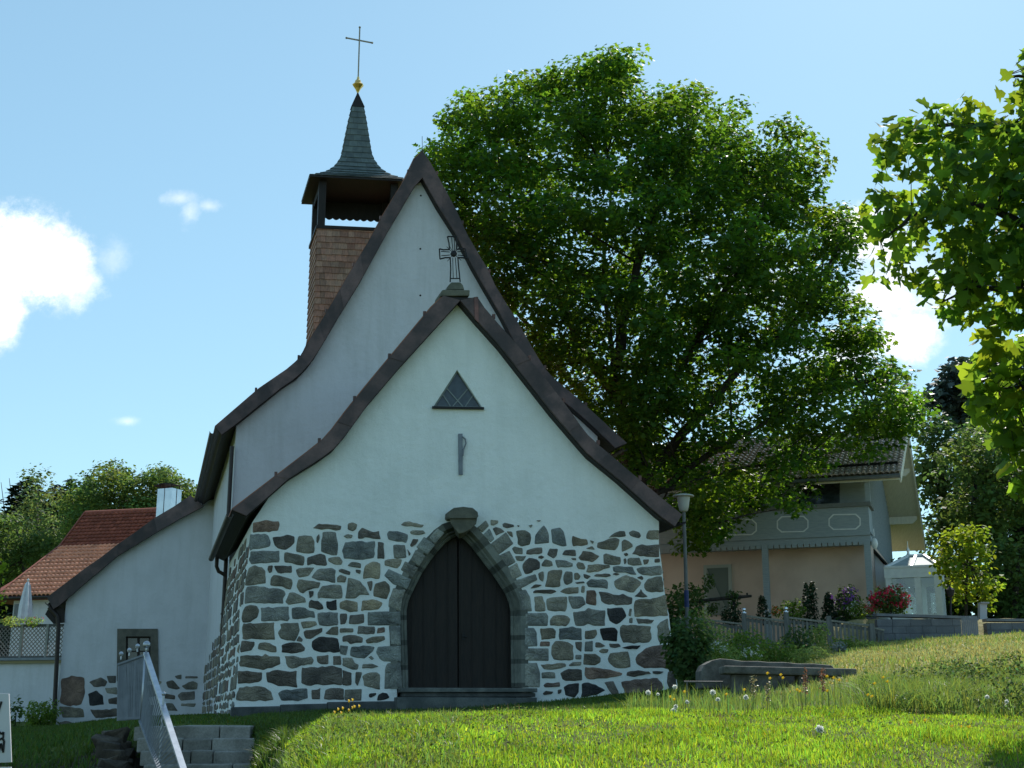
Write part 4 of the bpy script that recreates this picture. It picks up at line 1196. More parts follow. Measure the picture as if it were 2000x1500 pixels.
def G(px, py, Y):                # point on the ground under a photo pixel column at distance Y
    p = at(px, py, Y); return Vector((p.x, p.y, gz(p.x, p.y)))

# --- the big sycamore behind the church
BIG = [(828, 335), (832, 268), (858, 224), (888, 203), (898, 177), (945, 168), (985, 160), (1030, 142), (1085, 136), (1102, 122), (1118, 104), (1160, 100), (1205, 88), (1235, 100), (1272, 112), (1258, 145), (1250, 170), (1290, 172), (1330, 170), (1372, 160), (1385, 182), (1378, 205), (1405, 198), (1440, 195), (1455, 222), (1485, 240), (1500, 268), (1516, 230), (1545, 226), (1588, 232), (1602, 258), (1632, 285), (1608, 312), (1614, 345), (1600, 372), (1618, 395), (1650, 402), (1682, 412), (1694, 452), (1692, 505), (1702, 560), (1716, 605), (1712, 640), (1742, 668), (1762, 702), (1800, 722), (1812, 760), (1806, 800), (1776, 828), (1755, 868), (1735, 905), (1690, 918), (1640, 925), (1612, 940), (1608, 985), (1580, 1008), (1540, 1022), (1500, 1002), (1462, 1010), (1430, 1005), (1445, 1040), (1400, 1078), (1345, 1085), (1290, 1090), (1270, 1050), (1310, 1010), (1280, 960), (1200, 900), (1100, 800), (1000, 700), (920, 560), (850, 440)]
YB = 42.
tb = G(1238, 1240, YB + 1)
big = thing('sycamore_tree', tb, 'huge round sycamore tree in full leaf towering behind the church roof', 'tree')
HOLES = [(1235, 492, 34, 1), (1210, 690, 40, .9), (1300, 575, 30, .9), (1130, 480, 30, .6), (1640, 520, 40, .75), (1600, 640, 50, .8), (1540, 720, 45, .75), (1460, 800, 40, .75), (1660, 760, 40, .7), (1380, 720, 45, .7), (1330, 830, 55, .6), (1480, 640, 35, .5), (1060, 560, 40, .5), (1560, 430, 40, .5), (1500, 290, 26, .8), (1720, 800, 25, .6), (1690, 885, 55, .75), (1610, 900, 50, .7), (1500, 915, 45, .6), (1420, 905, 30, .5), (1550, 955, 50, .5)]
HOLE_K = .85; BOUGHS = 1.45
CB, _ = tree_from_outline(big, BIG, YB, 12.5, 52, 5, .88, 116, .19, STAR, L_MAPLE, 21, flat=.55, holes=HOLES, up=.9)
HOLE_K = 1.0; BOUGHS = 0
def lm(*pts): return [at(x, y, YB + d) for x, y, d in pts]
t0 = [tb - UP * .3, at(1240, 1100, YB + 1), at(1238, 960, YB + .8), at(1236, 880, YB + .6)]
branches(big, t0, [.62, .5, .45, .4],
         [(lm((1236, 880, .6), (1205, 760, 0), (1190, 640, -.5), (1180, 500, 0), (1185, 300, 0), (1190, 180, 0)), .11, .02),
          (lm((1238, 940, .8), (1215, 800, 1.5), (1110, 620, 2), (1010, 450, 2), (960, 280, 1.5)), .2, .035),
          (lm((1200, 720, -.2), (1225, 600, -1), (1260, 470, -1.5), (1330, 320, -1), (1350, 220, -1)), .2, .04),
          (lm((1237, 900, .7), (1290, 780, 0), (1350, 680, -1), (1420, 560, -1.5), (1480, 420, -1.5), (1550, 290, -1)), .2, .035),
          (lm((1240, 960, .8), (1330, 850, -1), (1420, 750, -1), (1520, 660, -1), (1600, 570, -.5)), .2, .035),
          (lm((1240, 985, .8), (1330, 925, -1.5), (1430, 860, -1.5), (1540, 800, -1), (1650, 750, -.5), (1710, 740, 0)), .13, .02),
          (lm((1240, 1000, .8), (1290, 960, -1.5), (1380, 930, -1.5), (1480, 910, -1.2), (1560, 905, -.6)), .11, .02),
          (lm((1239, 1000, .8), (1290, 990, 2), (1350, 1000, 0), (1400, 1035, -2)), .15, .03),
          (lm((1237, 920, .8), (1230, 760, 3), (1300, 560, 4), (1330, 400, 4)), .18, .03),
          (lm((1237, 930, .8), (1130, 760, 3.5), (1000, 600, 4), (930, 420, 3.5)), .16, .03)],
         CB, M_BARK, 5, .03, .3)

# --- near maple on the right edge of the picture
NEAR = [(2140, -40), (2010, 92), (1985, 100), (1992, 135), (1952, 150), (1962, 190), (1985, 215), (1958, 228), (1905, 205), (1918, 185), (1872, 148), (1868, 185), (1878, 205), (1842, 205), (1838, 240), (1800, 228), (1775, 212), (1772, 240), (1745, 232), (1748, 250), (1710, 245), (1695, 272), (1668, 292), (1690, 318), (1712, 300), (1700, 340), (1688, 352), (1690, 398), (1715, 420), (1700, 448), (1712, 490), (1692, 520), (1700, 548), (1745, 556), (1792, 590), (1800, 565), (1830, 600), (1870, 640), (1898, 655), (1900, 620), (1935, 640), (1985, 640), (2060, 660), (2300, 680), (2700, 620), (2950, 380), (2900, 60), (2650, -220), (2300, -200)]
NEAR2 = [(1880, 700), (1905, 665), (1945, 655), (2000, 640), (2200, 640), (2200, 1010), (2020, 985), (1975, 960), (1962, 905), (1958, 886), (1925, 880), (1932, 850), (1900, 840), (1880, 800), (1868, 780), (1890, 740)]
YN = 9.5
nb = G(2500, 1400, YN + .3)
near = thing('maple_tree', nb, 'large leaved maple reaching in from the right edge of the picture', 'tree')
CN, _ = tree_from_outline(near, NEAR, YN, 2.6, 42, 3, .17, 12, .11, MAPLE, L_NEAR, 33, flat=.9, inset=.5, up=.3, holes=[(1760, 470, 45, .75), (1800, 520, 45, .6), (1860, 590, 30, .6), (1800, 340, 30, .7), (1740, 330, 30, .6), (1960, 560, 40, .5), (1830, 450, 45, .6), (1900, 330, 30, .5), (1940, 500, 30, .5), (1990, 420, 30, .5), (1760, 400, 35, .6), (1820, 280, 30, .5)])
CN2, _ = tree_from_outline(near, NEAR2, YN + 1.6, 1.4, 50, 3, .2, 11, .15, MAPLE, L_NEAR, 35, flat=.9, inset=.4, up=.4, name='branch_foliage', holes=[(1990, 760, 40, .4)])
def ln(*pts): return [at(x, y, YN + d) for x, y, d in pts]
branches(near, [nb - UP * .2, at(2490, 900, YN + .3), at(2460, 500, YN + .2), at(2430, 100, YN)], [.2, .17, .14, .1],
         [(ln((2470, 620, .2), (2250, 520, .1), (2050, 450, 0), (1900, 400, -.1), (1780, 420, -.2), (1720, 470, -.2)), .06, .006),
          (ln((2450, 450, .2), (2200, 330, .3), (2010, 270, .2), (1880, 240, .1), (1740, 270, 0)), .06, .006),
          (ln((2440, 250, .1), (2200, 180, .3), (2060, 150, .2), (1960, 150, 0)), .05, .006),
          (ln((2475, 700, .2), (2200, 610, -.2), (2040, 570, -.3), (1900, 560, -.3), (1840, 590, -.3)), .05, .006),
          (ln((2480, 780, .2), (2250, 740, .8), (2080, 740, 1.5), (1950, 760, 1.6)), .05, .006),
          (ln((2450, 420, .2), (2600, 250, .2), (2750, 120, .1)), .06, .01), (ln((2460, 560, .2), (2650, 460, -.2), (2820, 400, -.3)), .06, .01), (ln((2430, 100, 0), (2400, -60, 0), (2420, -150, 0)), .06, .01)],
         np.concatenate([CN, CN2]), M_BARK, 8, .006, .8)

# --- generic smaller trees: blobs of clumps round a stem
def blob_tree(name, label, cat, px, Y, py_base, blobs, leaf, shape, m, seed, per=40, r=.5, layers=3, flat=.75, spacing=None, trunk=True, group=None, depth=None, holes=(), trunk_r=.15, bark=None):
    """blobs: photo-pixel outline polygon of the crown"""
    b = at(px, py_base, Y); b.z = gz(b.x, b.y)
    t = thing(name, b, label, cat, group)
    xs = [p[0] for p in blobs]; ys = [p[1] for p in blobs]
    w = (max(xs) - min(xs)) / 2655 * Y
    C, _ = tree_from_outline(t, blobs, Y, depth or w * .85, spacing or r * 2655 / Y * .95, layers, r, per, leaf, shape, m, seed, flat=flat, inset=.5, holes=holes, name='crown' if trunk else 'foliage')
    if trunk:
        ym = (min(ys) + max(ys)) / 2; xm = (min(xs) + max(xs)) / 2
        top = at(xm, min(ys) + (max(ys) - min(ys)) * .2, Y); mid = at((px + xm) / 2, ym, Y)
        branches(t, [b - UP * .2, (b + mid) / 2, mid, top], [trunk_r, trunk_r * .8, trunk_r * .5, trunk_r * .15], [], C, bark or M_BARK, seed, .02, .6)
    return t
# left background
blob_tree('birch_tree', 'airy pale green birch standing left of the broad tree beyond the red roof', 'tree', 70, 92, 1420,
          [(62, 898), (82, 905), (92, 940), (112, 960), (120, 1000), (130, 1040), (122, 1100), (110, 1140), (30, 1145), (18, 1090), (20, 1030), (36, 985), (44, 950), (40, 920)], .26, TINY, L_BIRCH, 41, per=80, r=1.15, layers=3, flat=.8, trunk_r=.16, bark=M_BARK_PALE, holes=[(66, 935, 22, .5)])
blob_tree('broadleaf_tree', 'broad light green leafy tree right above the red tiled ridge', 'tree', 240, 86, 1420,
          [(135, 960), (150, 930), (170, 920), (196, 908), (225, 903), (262, 910), (280, 920), (292, 905), (318, 912), (345, 920), (366, 942), (385, 975), (380, 1040), (250, 1060), (130, 1060), (112, 1020), (124, 985)], .24, SIMPLE, L_BROAD, 42, per=190, r=1.2, layers=4, flat=.7, trunk_r=.3)
blob_tree('broadleaf_tree', 'darker lower broadleaf tree behind the parasol, left of the red roof verge', 'tree', 60, 82, 1400,
          [(-60, 1000), (0, 990), (40, 1010), (80, 1020), (110, 1040), (125, 1070), (60, 1110), (10, 1140), (-60, 1200)], .24, SIMPLE, L_DARK, 43, per=130, r=1.2, layers=3, flat=.7, trunk_r=.25)
def spruce(px, py_top, Y, label, seed, w=.26, group='dark spruces on the wooded hill'):
    rg = np.random.default_rng(seed); q = random.Random(seed)
    b = at(px, 1400, Y); b.z = gz(b.x, b.y); top = at(px, py_top, Y); H = top.z - b.z
    t = thing('spruce_tree', b, label, 'tree', group)
    PcL, NL = [], []
    nl = 64
    for i in range(nl):
        f = i / (nl - 1); z = H * (.08 + .92 * f); Rr = H * w * (1 - f) ** .8 + .45
        nb_ = int(8 + 8 * (1 - f))
        for k in range(nb_):
            a = q.uniform(0, 2 * math.pi); L_ = Rr * q.uniform(.7, 1.1); ns = max(3, int(L_ / .28))
            for s in range(ns):
                u = (s + .5) / ns
                PcL.append((math.cos(a) * L_ * u, math.sin(a) * L_ * u, z - L_ * .32 * u + q.uniform(-.1, .1))); NL.append((q.uniform(-.4, .4), q.uniform(-.4, .4), 1))
    Pc = np.array(PcL); N = np.array(NL)
    me = leaf_mesh('crown', Pc, N, rg.uniform(.5, .95, len(Pc)), TINY, leafcol(len(Pc), rg, .2, .05), rg)
    link('crown', me, L_SPRUCE, t)
    tr = MB(); tr.tube([b - UP * .3, b + UP * H * .5, top], [.25, .15, .03], 6); tr.build('trunk', M_BARK, t)
for i, (px, pt, Y, w, lab) in enumerate([(18, 934, 150, .24, 'dark spruce with the tallest pointed tip at the far left skyline'), (-12, 950, 142, .26, 'dark spruce cut off by the left edge of the picture'), (48, 962, 157, .25, 'dark spruce just left of the birch'),
                                    (100, 938, 152, .25, 'dark spruce peeping out right of the birch top'), (122, 950, 160, .24, 'small spruce tip between birch and broad tree'), (138, 930, 156, .22, 'slender spruce spire touching the left side of the broad tree'),
                                    (112, 975, 140, .3, 'low dark spruce filling the gap right of the birch'), (30, 985, 127, .32, 'wide dark spruce low down behind the birch'), (-20, 1000, 122, .32, 'wide dark spruce low at the left picture edge'),
                                    (150, 975, 142, .3, 'dark spruce hidden low behind the broad tree'), (68, 948, 165, .3, 'distant dark spruce showing through the birch top'), (2, 942, 168, .28, 'far dark spruce right beside the tallest one'), (84, 958, 160, .3, 'far dark spruce showing under the birch top, right side'), (34, 950, 170, .3, 'far dark spruce between the tallest one and the birch')]):
    spruce(px, pt, Y, lab, 60 + i, w)

# right background
blob_tree('pine_tree', 'bluish feathery pine rising behind the maple at the right', 'tree', 1880, 66, 1300,
          [(1840, 690), (1862, 675), (1885, 690), (1905, 700), (1930, 690), (1960, 700), (2010, 720), (2010, 860), (1900, 850), (1840, 820), (1800, 800), (1818, 760), (1832, 735), (1846, 715)], .42, TINY, L_PINE, 51, per=70, r=.85, layers=3, flat=.55, trunk_r=.25)
blob_tree('dark_tree', 'tall dark tree standing just right of the house gable', 'tree', 1850, 62, 1300,
          [(1778, 830), (1810, 800), (1850, 800), (1880, 820), (1900, 870), (1905, 960), (1900, 1060), (1880, 1150), (1850, 1190), (1805, 1180), (1795, 1080), (1800, 1000), (1782, 930)], .26, SIMPLE, L_DARK, 52, per=85, r=.95, layers=3, trunk_r=.3)
blob_tree('dark_tree', 'dark spreading tree at the right edge behind the block wall', 'tree', 1985, 58, 1300,
          [(1900, 820), (1950, 800), (2010, 810), (2080, 840), (2120, 960), (2120, 1200), (1990, 1210), (1930, 1190), (1900, 1100), (1880, 980)], .26, SIMPLE, L_DARK, 53, per=85, r=.95, layers=3, trunk_r=.3)
blob_tree('broadleaf_tree', 'mid green bushy tree in front of the dark trees at the right', 'tree', 1885, 52, 1300,
          [(1815, 930), (1825, 880), (1850, 850), (1890, 835), (1940, 840), (2000, 850), (2040, 920), (2030, 1010), (1975, 1040), (1920, 1035), (1880, 1030), (1845, 1000)], .22, SIMPLE, L_BROAD, 54, per=60, r=.7, layers=3, trunk_r=.15, holes=[(1870, 950, 30, .4)])
blob_tree('broadleaf_tree', 'sunlit bushy tree low at the right picture edge behind the block wall', 'tree', 1980, 48, 1250,
          [(1930, 1060), (1975, 1040), (2030, 1050), (2060, 1120), (2040, 1190), (1960, 1205), (1935, 1170), (1925, 1110)], .2, SIMPLE, L_BROAD, 56, per=50, r=.65, layers=3, trunk_r=.15)
blob_tree('young_tree', 'young bright yellow green tree beside the glazed garden room', 'tree', 1885, 41, 1215,
          [(1880, 1012), (1905, 1020), (1925, 1030), (1918, 1055), (1935, 1070), (1940, 1105), (1958, 1130), (1962, 1165), (1935, 1180), (1915, 1195), (1905, 1175), (1870, 1190), (1850, 1170), (1842, 1130), (1825, 1110), (1826, 1080), (1838, 1060), (1830, 1040), (1850, 1030)], .17, SIMPLE, L_YOUNG, 55, per=26, r=.36, layers=2, trunk_r=.05, holes=[(1880, 1150, 20, .4)])
# dark ground-cover trees that close the gap between church and house
blob_tree('dark_tree', 'dark tree seen in the gap between the church wall and the house', 'tree', 1300, 62, 1300,
          [(1180, 960), (1260, 940), (1330, 950), (1350, 1050), (1340, 1200), (1180, 1220)], .26, SIMPLE, L_DARK, 57, per=70, r=.9, layers=2, trunk_r=.25)

# hedge that closes the view behind the garden room and the block walls
hb = G(1900, 1220, 50); hg = thing('hedge', hb, 'long dense green hedge behind the garden room and the block walls', 'hedge')
tree_from_outline(hg, [(1735, 1105), (1790, 1098), (1850, 1108), (1920, 1095), (2000, 1102), (2120, 1095), (2120, 1250), (1735, 1250)], 51, 2.2, 36, 3, .7, 90, .2, SIMPLE, L_DARK, 91, flat=.8, name='foliage', inset=.2)
# ------------------------------------------------------------------ house on the right
class Plane:
    """upright plane through the ground point seen at px at distance Y; a = turn (right end nearer when positive)"""
    def __init__(s, px, Y, deg):
        r = ray(px, 1400); s.o = r * (Y / r.y); s.o.z = 0
        s.e = Vector((math.cos(R(deg)), -math.sin(R(deg)), 0)); s.d = Vector((math.sin(R(deg)), math.cos(R(deg)), 0))
    def p(s, px, py, v=0.):
        r = ray(px, py); q = s.o + s.d * v
        t = (q.x * s.e.y - q.y * s.e.x) / (r.x * s.e.y - r.y * s.e.x)
        return r * t
    def l(s, pts, v=0.): return [s.p(x, y, v) for x, y in pts]
    def w(s, u, v, z): return s.o + s.e * u + s.d * v + UP * z
    def u(s, px, py, v=0.): return (s.p(px, py, v) - s.o - s.d * v).dot(s.e)
M_PEACH = mat('peach_render', (.70, .53, .42), (.62, .46, .36), 1.2, 5, .9, bump=.3, bscale=30)
M_BLUEGREY = mat('blue_grey_boards', (.33, .38, .40), (.28, .33, .35), 4, 5, .65, stretch=(1, 1, 8))
M_WHITEPAINT = mat('white_paint', (.75, .77, .76), (.68, .7, .7), 6, 4, .5, spec=.4)
M_CREAM = mat('cream_soffit_boards', (.78, .76, .66), (.70, .68, .58), 4, 4, .7, stretch=(6, 1, 1))
M_TILE_DARK = mat('glossy_brown_tiles', (.34, .28, .27), (.42, .35, .335), 5, 4, .35, spec=.7, attr=True)
M_DULLGREEN = mat('grey_green_shutter', (.16, .19, .16), None, rough=.7)
H = Plane(1703, 45, 20)
def tiled(c00, c10, c11, c01, rows, cols, m, name, parent, amp=.035, step=.05, seg=6, seed=1):
    """roof slope of wave tiles: c00-c10 eaves, c01-c11 ridge; every course laps over the one below"""
    c00, c10, c11, c01 = map(Vector, (c00, c10, c11, c01)); q = np.random.default_rng(seed)
    nrm = (c10 - c00).cross(c01 - c00).normalized()
    if nrm.z < 0: nrm = -nrm
    nn = np.array(nrm); n = cols * seg + 1; s = np.linspace(0, 1, n)
    wave = amp * np.abs(np.sin(np.pi * s * cols)) ** .8
    V = []; Fc = []; colr = []
    for r in range(rows):
        t0, t1 = r / rows, (r + 1.12) / rows; t1 = min(t1, 1.0)
        tones = 1 + q.normal(size=cols) * .12; tone = np.repeat(tones, seg); tone = np.append(tone, tone[-1])
        b = len(V) and sum(len(x) for x in V) or 0
        def line(t, h):
            a = np.array(c00) + (np.array(c01) - np.array(c00)) * t; z = np.array(c10) + (np.array(c11) - np.array(c10)) * t
            return a[None] + (z - a)[None] * s[:, None] + nn[None] * (wave + h)[:, None]
        V += [line(t0, step - .06), line(t0, step), line(t1, 0.)]
        colr += [tone] * 3
        for k in range(2):
            i = b + k * n + np.arange(n - 1); Fc.append(np.stack([i, i + 1, i + n + 1, i + n], -1))
    V = np.concatenate(V) - np.array(origin_of(parent)); ff = np.concatenate(Fc).ravel(); c = np.concatenate(colr)[:, None] * np.ones((1, 3))
    return link(name, fast_mesh(name, V, ff, np.full(len(ff) // 4, 4), c, smooth=False), m, parent)
u0, u1 = H.u(1300, 1080), H.u(1700, 1060); 
zg = 1.6
z_fl = H.p(1600, 1060).z; z_top = H.p(1600, 940).z; DEP = 10.
house = thing('house', H.w(u1, 0, 2.4), 'peach coloured two storey house with grey blue balcony behind the sycamore', 'house')
mb = MB(); x0 = u0 - 3
mb.prism([H.w(x0, 0, zg), H.w(u1, 0, zg), H.w(u1, 0, z_fl), H.w(x0, 0, z_fl)], H.d * DEP)
mb.build('ground_floor_wall', M_PEACH, house)
mb = MB(); rdg_v = 5.2
ze = H.p(1757, 925, -1.3).z                          # eaves height at the front edge
u_ver = H.u(1758, 920, -1.3)
z_r = H.p(1763, 838, rdg_v).z
slope = (z_r - ze) / (rdg_v + 1.3)
v_back = 11.8; z_back = H.p(1797, 1066, v_back).z
slope2 = (z_r - z_back) / (v_back - rdg_v)
wz0 = ze + slope * 1.3 - .3; wzb = z_r - slope2 * (DEP - rdg_v) - .3
mb.prism([H.w(u1, 0, z_fl), H.w(u1, DEP, z_fl), H.w(u1, DEP, wzb), H.w(u1, rdg_v, z_r - .35), H.w(u1, 0, wz0)], H.e * (x0 - u1))
uw = mb.build('upper_wall', M_BLUEGREY, house)
# boards of the gable
bd = MB()
for k in range(34):
    v = .15 + k * .3
    zt = (wz0 + (z_r - .35 - wz0) * v / rdg_v) if v < rdg_v else (z_r - .35 - slope2 * (v - rdg_v))
    if v < DEP: bd.box(H.w(u1 + .012, v, (z_fl + zt) / 2), H.e * .012, H.d * .02, UP * (zt - z_fl) / 2, (.8, .8, .8))
bd.build('board_joint', M_BLUEGREY, uw)
# roof: slabs, tiles on the near slope, cream soffit, verge boards, purlins
mb = MB()
sec = [H.w(u_ver, -1.3, ze), H.w(u_ver, rdg_v, z_r), H.w(u_ver, v_back, z_back), H.w(u_ver, v_back, z_back - .2), H.w(u_ver, rdg_v, z_r - .24), H.w(u_ver, -1.3, ze - .2)]
mb.prism(sec, H.e * (x0 - 1 - u_ver)); roof_h = mb.build('roof', M_CREAM, house)
tiled(H.w(x0 - 1, -1.42, ze + .0), H.w(u_ver + .04, -1.42, ze + .0), H.w(u_ver + .04, rdg_v, z_r + .04), H.w(x0 - 1, rdg_v, z_r + .04), 19, 66, M_TILE_DARK, 'roof_tiles', roof_h, amp=.055, step=.075)
tiled(H.w(x0 - 1, v_back + .1, z_back + .02), H.w(u_ver + .04, v_back + .1, z_back + .02), H.w(u_ver + .04, rdg_v, z_r + .05), H.w(x0 - 1, rdg_v, z_r + .05), 12, 40, M_TILE_DARK, 'roof_tiles', roof_h, amp=.045, step=.06, seg=4)
sg = MB(); sg.tube([H.w(x0, -.6, ze + slope * .7 + .2), H.w(u_ver - .1, -.6, ze + slope * .7 + .2)], .05, 6)
sg.tube([H.w(x0, -.6, ze + slope * .7 + .1), H.w(u_ver - .1, -.6, ze + slope * .7 + .1)], .04, 6); sg.build('snow_guard', M_IRON, roof_h)
vb = MB()
for (va, za, vb_, zb_) in ((-1.3, ze, rdg_v, z_r), (rdg_v, z_r, v_back, z_back)):
    a, b = H.w(u_ver + .02, va, za), H.w(u_ver + .02, vb_, zb_)
    vb.add([a - UP * .3, b - UP * .3, b + UP * .05, a + UP * .05, a - UP * .3 - H.e * .05, b - UP * .3 - H.e * .05, b + UP * .05 - H.e * .05, a + UP * .05 - H.e * .05], [(0, 1, 2, 3), (4, 5, 6, 7), (0, 1, 5, 4), (2, 3, 7, 6), (0, 3, 7, 4), (1, 2, 6, 5)])
vb.build('verge_board', M_CREAM, roof_h)
gt = MB(); gt.tube([H.w(x0 - 1, -1.42, ze - .08), H.w(u_ver, -1.42, ze - .08)], .07, 8); gt.build('gutter', M_STEEL, roof_h)
for v in (.4, 3.6, 6.9, 9.6):
    zz = (ze + slope * (v + 1.3) if v < rdg_v else z_r - slope2 * (v - rdg_v)) - .42
    pm = MB(); pm.prism([H.w(u1, v, zz - .16), H.w(u_ver - .3, v, zz - .16), H.w(u_ver - .12, v, zz + .0), H.w(u_ver - .12, v, zz + .14), H.w(u1, v, zz + .14)], H.d * .2)
    pm.build('purlin', M_CREAM, roof_h)
# balcony
ZB0, ZB1, ZB2 = H.p(1600, 1062, -1.1).z, H.p(1600, 1050, -1.1).z, H.p(1600, 990, -1.1).z
xb0 = u0 - 2; xb1 = H.u(1697, 1000, -1.1)
mb = MB(); mb.box(H.w((xb0 + xb1) / 2, -.58, (ZB0 + ZB1) / 2), H.e * (xb1 - xb0) / 2, H.d * .56, UP * (ZB1 - ZB0) / 2); bal = mb.build('balcony', M_BLUEGREY, house)
mb = MB(); mb.box(H.w((xb0 + xb1) / 2, -1.16, (ZB1 + ZB2) / 2 - .03), H.e * (xb1 - xb0) / 2, H.d * .035, UP * ((ZB2 - ZB1) / 2 - .035))
mb.box(H.w(xb1 - .03, -.55, (ZB1 + ZB2) / 2 + .03), H.e * .03, H.d * .57, UP * ((ZB2 - ZB1) / 2 - .1)); balu = mb.build('balustrade', M_BLUEGREY, bal)
mb = MB(); k = xb0
while k < xb1:
    mb.box(H.w(k, -1.196, (ZB1 + ZB2) / 2 + .03), H.e * .006, H.d * .004, UP * ((ZB2 - ZB1) / 2 - .1), (.45, .45, .45)); k += .19
mb.build('board_joint', M_BLUEGREY, balu)
mb = MB(); mb.box(H.w((xb0 + xb1) / 2, -1.17, ZB2 + .0), H.e * ((xb1 - xb0) / 2 + .08), H.d * .1, UP * .07, (1.5, 1.4, 1.3)); mb.box(H.w(xb1, -.55, ZB2), H.e * .09, H.d * .57, UP * .065, (1.5, 1.4, 1.3)); mb.build('handrail', mat('weathered_rail', (.19, .2, .19), (.15, .16, .15), 5, stretch=(1, 6, 6)), bal)
def octo(x0p, x1p, y0p, y1p):
    a = [(x0p + 9, y0p), (x1p - 9, y0p - .8), (x1p, y0p + 8), (x1p, y1p - 9), (x1p - 9, y1p - 1), (x0p + 9, y1p), (x0p, y1p - 8), (x0p, y0p + 9)]
    return a
for x0p, x1p, yt, yb_ in ((1618, 1681, 1004, 1035), (1517, 1579, 1008, 1040), (1416, 1478, 1014, 1046)):
    o = octo(x0p, x1p, yt, yb_); i_ = [((x - (x0p + x1p) / 2) * .925 + (x0p + x1p) / 2, (y - (yt + yb_) / 2) * .86 + (yt + yb_) / 2) for x, y in o]
    pm = MB(); pm.prism(H.l(o, -1.215), H.d * .02, holes=[H.l(i_, -1.215)]); pm.build('panel_moulding', M_WHITEPAINT, bal)
for px in (1493, 1693):
    pm = MB(); a = H.u(px, 1060, -1.15); pm.box(H.w(a, -1.1, (zg + ZB0) / 2), H.e * .1, H.d * .1, UP * (ZB0 - zg) / 2); pm.build('balcony_post', M_BLUEGREY, bal)
for px in (1694, 1500, 1400):
    pm = MB(); a = H.u(px, 960, -1.15); pm.box(H.w(a, -1.1, (ZB2 + ze) / 2), H.e * .08, H.d * .08, UP * (ze - ZB2) / 2); pm.build('balcony_post', M_BLUEGREY, bal)
bs = MB()
for k in range(46):
    a = xb0 + (xb1 - xb0) * (k + .5) / 46; bs.box(H.w(a, -1.14, ZB0 - .04), H.e * (.5 * (xb1 - xb0) / 46 * .8), H.d * .02, UP * .06)
bs.build('fringe_boards', M_BLUEGREY, bal)
# upstairs windows in the shade of the balcony, garage-like door downstairs
for px0, px1 in ((1560, 1640), (1440, 1490)):
    ws = MB(); ws.prism(H.l([(px0, 945), (px1, 942), (px1, 1020), (px0, 1022)], -.04), H.d * .03); o = ws.build('upper_window', M_GLASS, house)
fr_o = [(1374, 1104), (1428, 1102), (1430, 1200), (1375, 1202)]; fr_i = [(1380, 1110), (1422, 1108), (1424, 1200), (1381, 1202)]
ws = MB(); ws.prism(H.l(fr_o, -.06), H.d * .05, holes=[H.l(fr_i, -.06)]); wo = ws.build('shuttered_window', mat('pale_frame', (.42, .44, .38), None, rough=.6), house)
ws = MB(); ws.prism(H.l(fr_i, -.03), H.d * .02); ws.build('roller_shutter', M_DULLGREEN, wo)
# outdoor lamp on the balcony corner post
hl = MB(); pc = H.p(1708, 1062, -1.0); hl.blob(pc, (.11, .11, .2), 2, 2, .05); hl.tube([pc + UP * .25, pc + UP * .5], .02, 6); hl.build('wall_lamp', M_WHITEPAINT, house)
# lean-to porch wing below the gable
lw = MB(); lw.prism([H.w(u1, 1.2, zg), H.w(u1 + .9, 1.2, zg), H.w(u1 + .9, 1.2, z_fl - 1.5), H.w(u1, 1.2, z_fl - .3)], H.d * 4); lw.build('side_wing', mat('grey_blue_render', (.70, .73, .76), (.62, .65, .68), 2, bump=.2), house)
lr = MB(); lr.prism([H.w(u1 - .02, 1.0, z_fl - .2), H.w(u1 + 1.2, 1.0, z_fl - 1.75), H.w(u1 + 1.2, 1.0, z_fl - 1.68), H.w(u1 - .02, 1.0, z_fl - .1)], H.d * 4.4); lr.build('side_wing_roof', M_DARKWOOD, house)

# ------------------------------------------------------------------ glazed garden room
K = Plane(1790, 44, 20)
ku0, ku1 = K.u(1737, 1150), K.u(1832, 1150)
kz0, kz1, kz2 = 2.2, K.p(1790, 1118).z, K.p(1770, 1085, 1.2).z
cons = thing('garden_room', K.w(ku1, 0, 2.4), 'white framed glass garden room with hipped glass roof beside the house', 'conservatory')
M_CG = glassmat('clear_glass', (.8, .88, .85), .12)
fr = MB()
kd = 3.0
for a in (ku0, (ku0 + ku1) / 2 + .15, ku1):
    for v in (0, kd): fr.box(K.w(a, v, (kz0 + kz1) / 2), K.e * .1, K.d * .1, UP * (kz1 - kz0) / 2)
for v in (kd / 2,): fr.box(K.w(ku1, v, (kz0 + kz1) / 2), K.e * .08, K.d * .08, UP * (kz1 - kz0) / 2)
for z, h in ((kz1, .17), (kz0 + 1.9, .0)):
    if h:
        for v in (0, kd): fr.box(K.w((ku0 + ku1) / 2, v, z), K.e * ((ku1 - ku0) / 2 + .12), K.d * .12, UP * h)
        for a in (ku0, ku1): fr.box(K.w(a, kd / 2, z), K.e * .12, K.d * (kd / 2 - .12), UP * h * .98)
fr.box(K.w((ku0 + ku1) / 2, 0, kz0 + 1.0), K.e * (ku1 - ku0) / 2, K.d * .06, UP * .08)
fr.build('frame', M_WHITEPAINT, cons)
gp = MB()
for v in (.0, kd): gp.quad(K.w(ku0, v, kz0), K.w(ku1, v, kz0), K.w(ku1, v, kz1), K.w(ku0, v, kz1))
gp.quad(K.w(ku1, 0, kz0), K.w(ku1, kd, kz0), K.w(ku1, kd, kz1), K.w(ku1, 0, kz1)); gp.build('glazing', M_CG, cons)
ra, rb_ = K.w(ku0 + .6, kd / 2, kz2), K.w(ku0 + 1.1, kd / 2, kz2)
c4 = [K.w(ku0 - .1, -.1, kz1 + .16), K.w(ku1 + .1, -.1, kz1 + .16), K.w(ku1 + .1, kd + .1, kz1 + .16), K.w(ku0 - .1, kd + .1, kz1 + .16)]
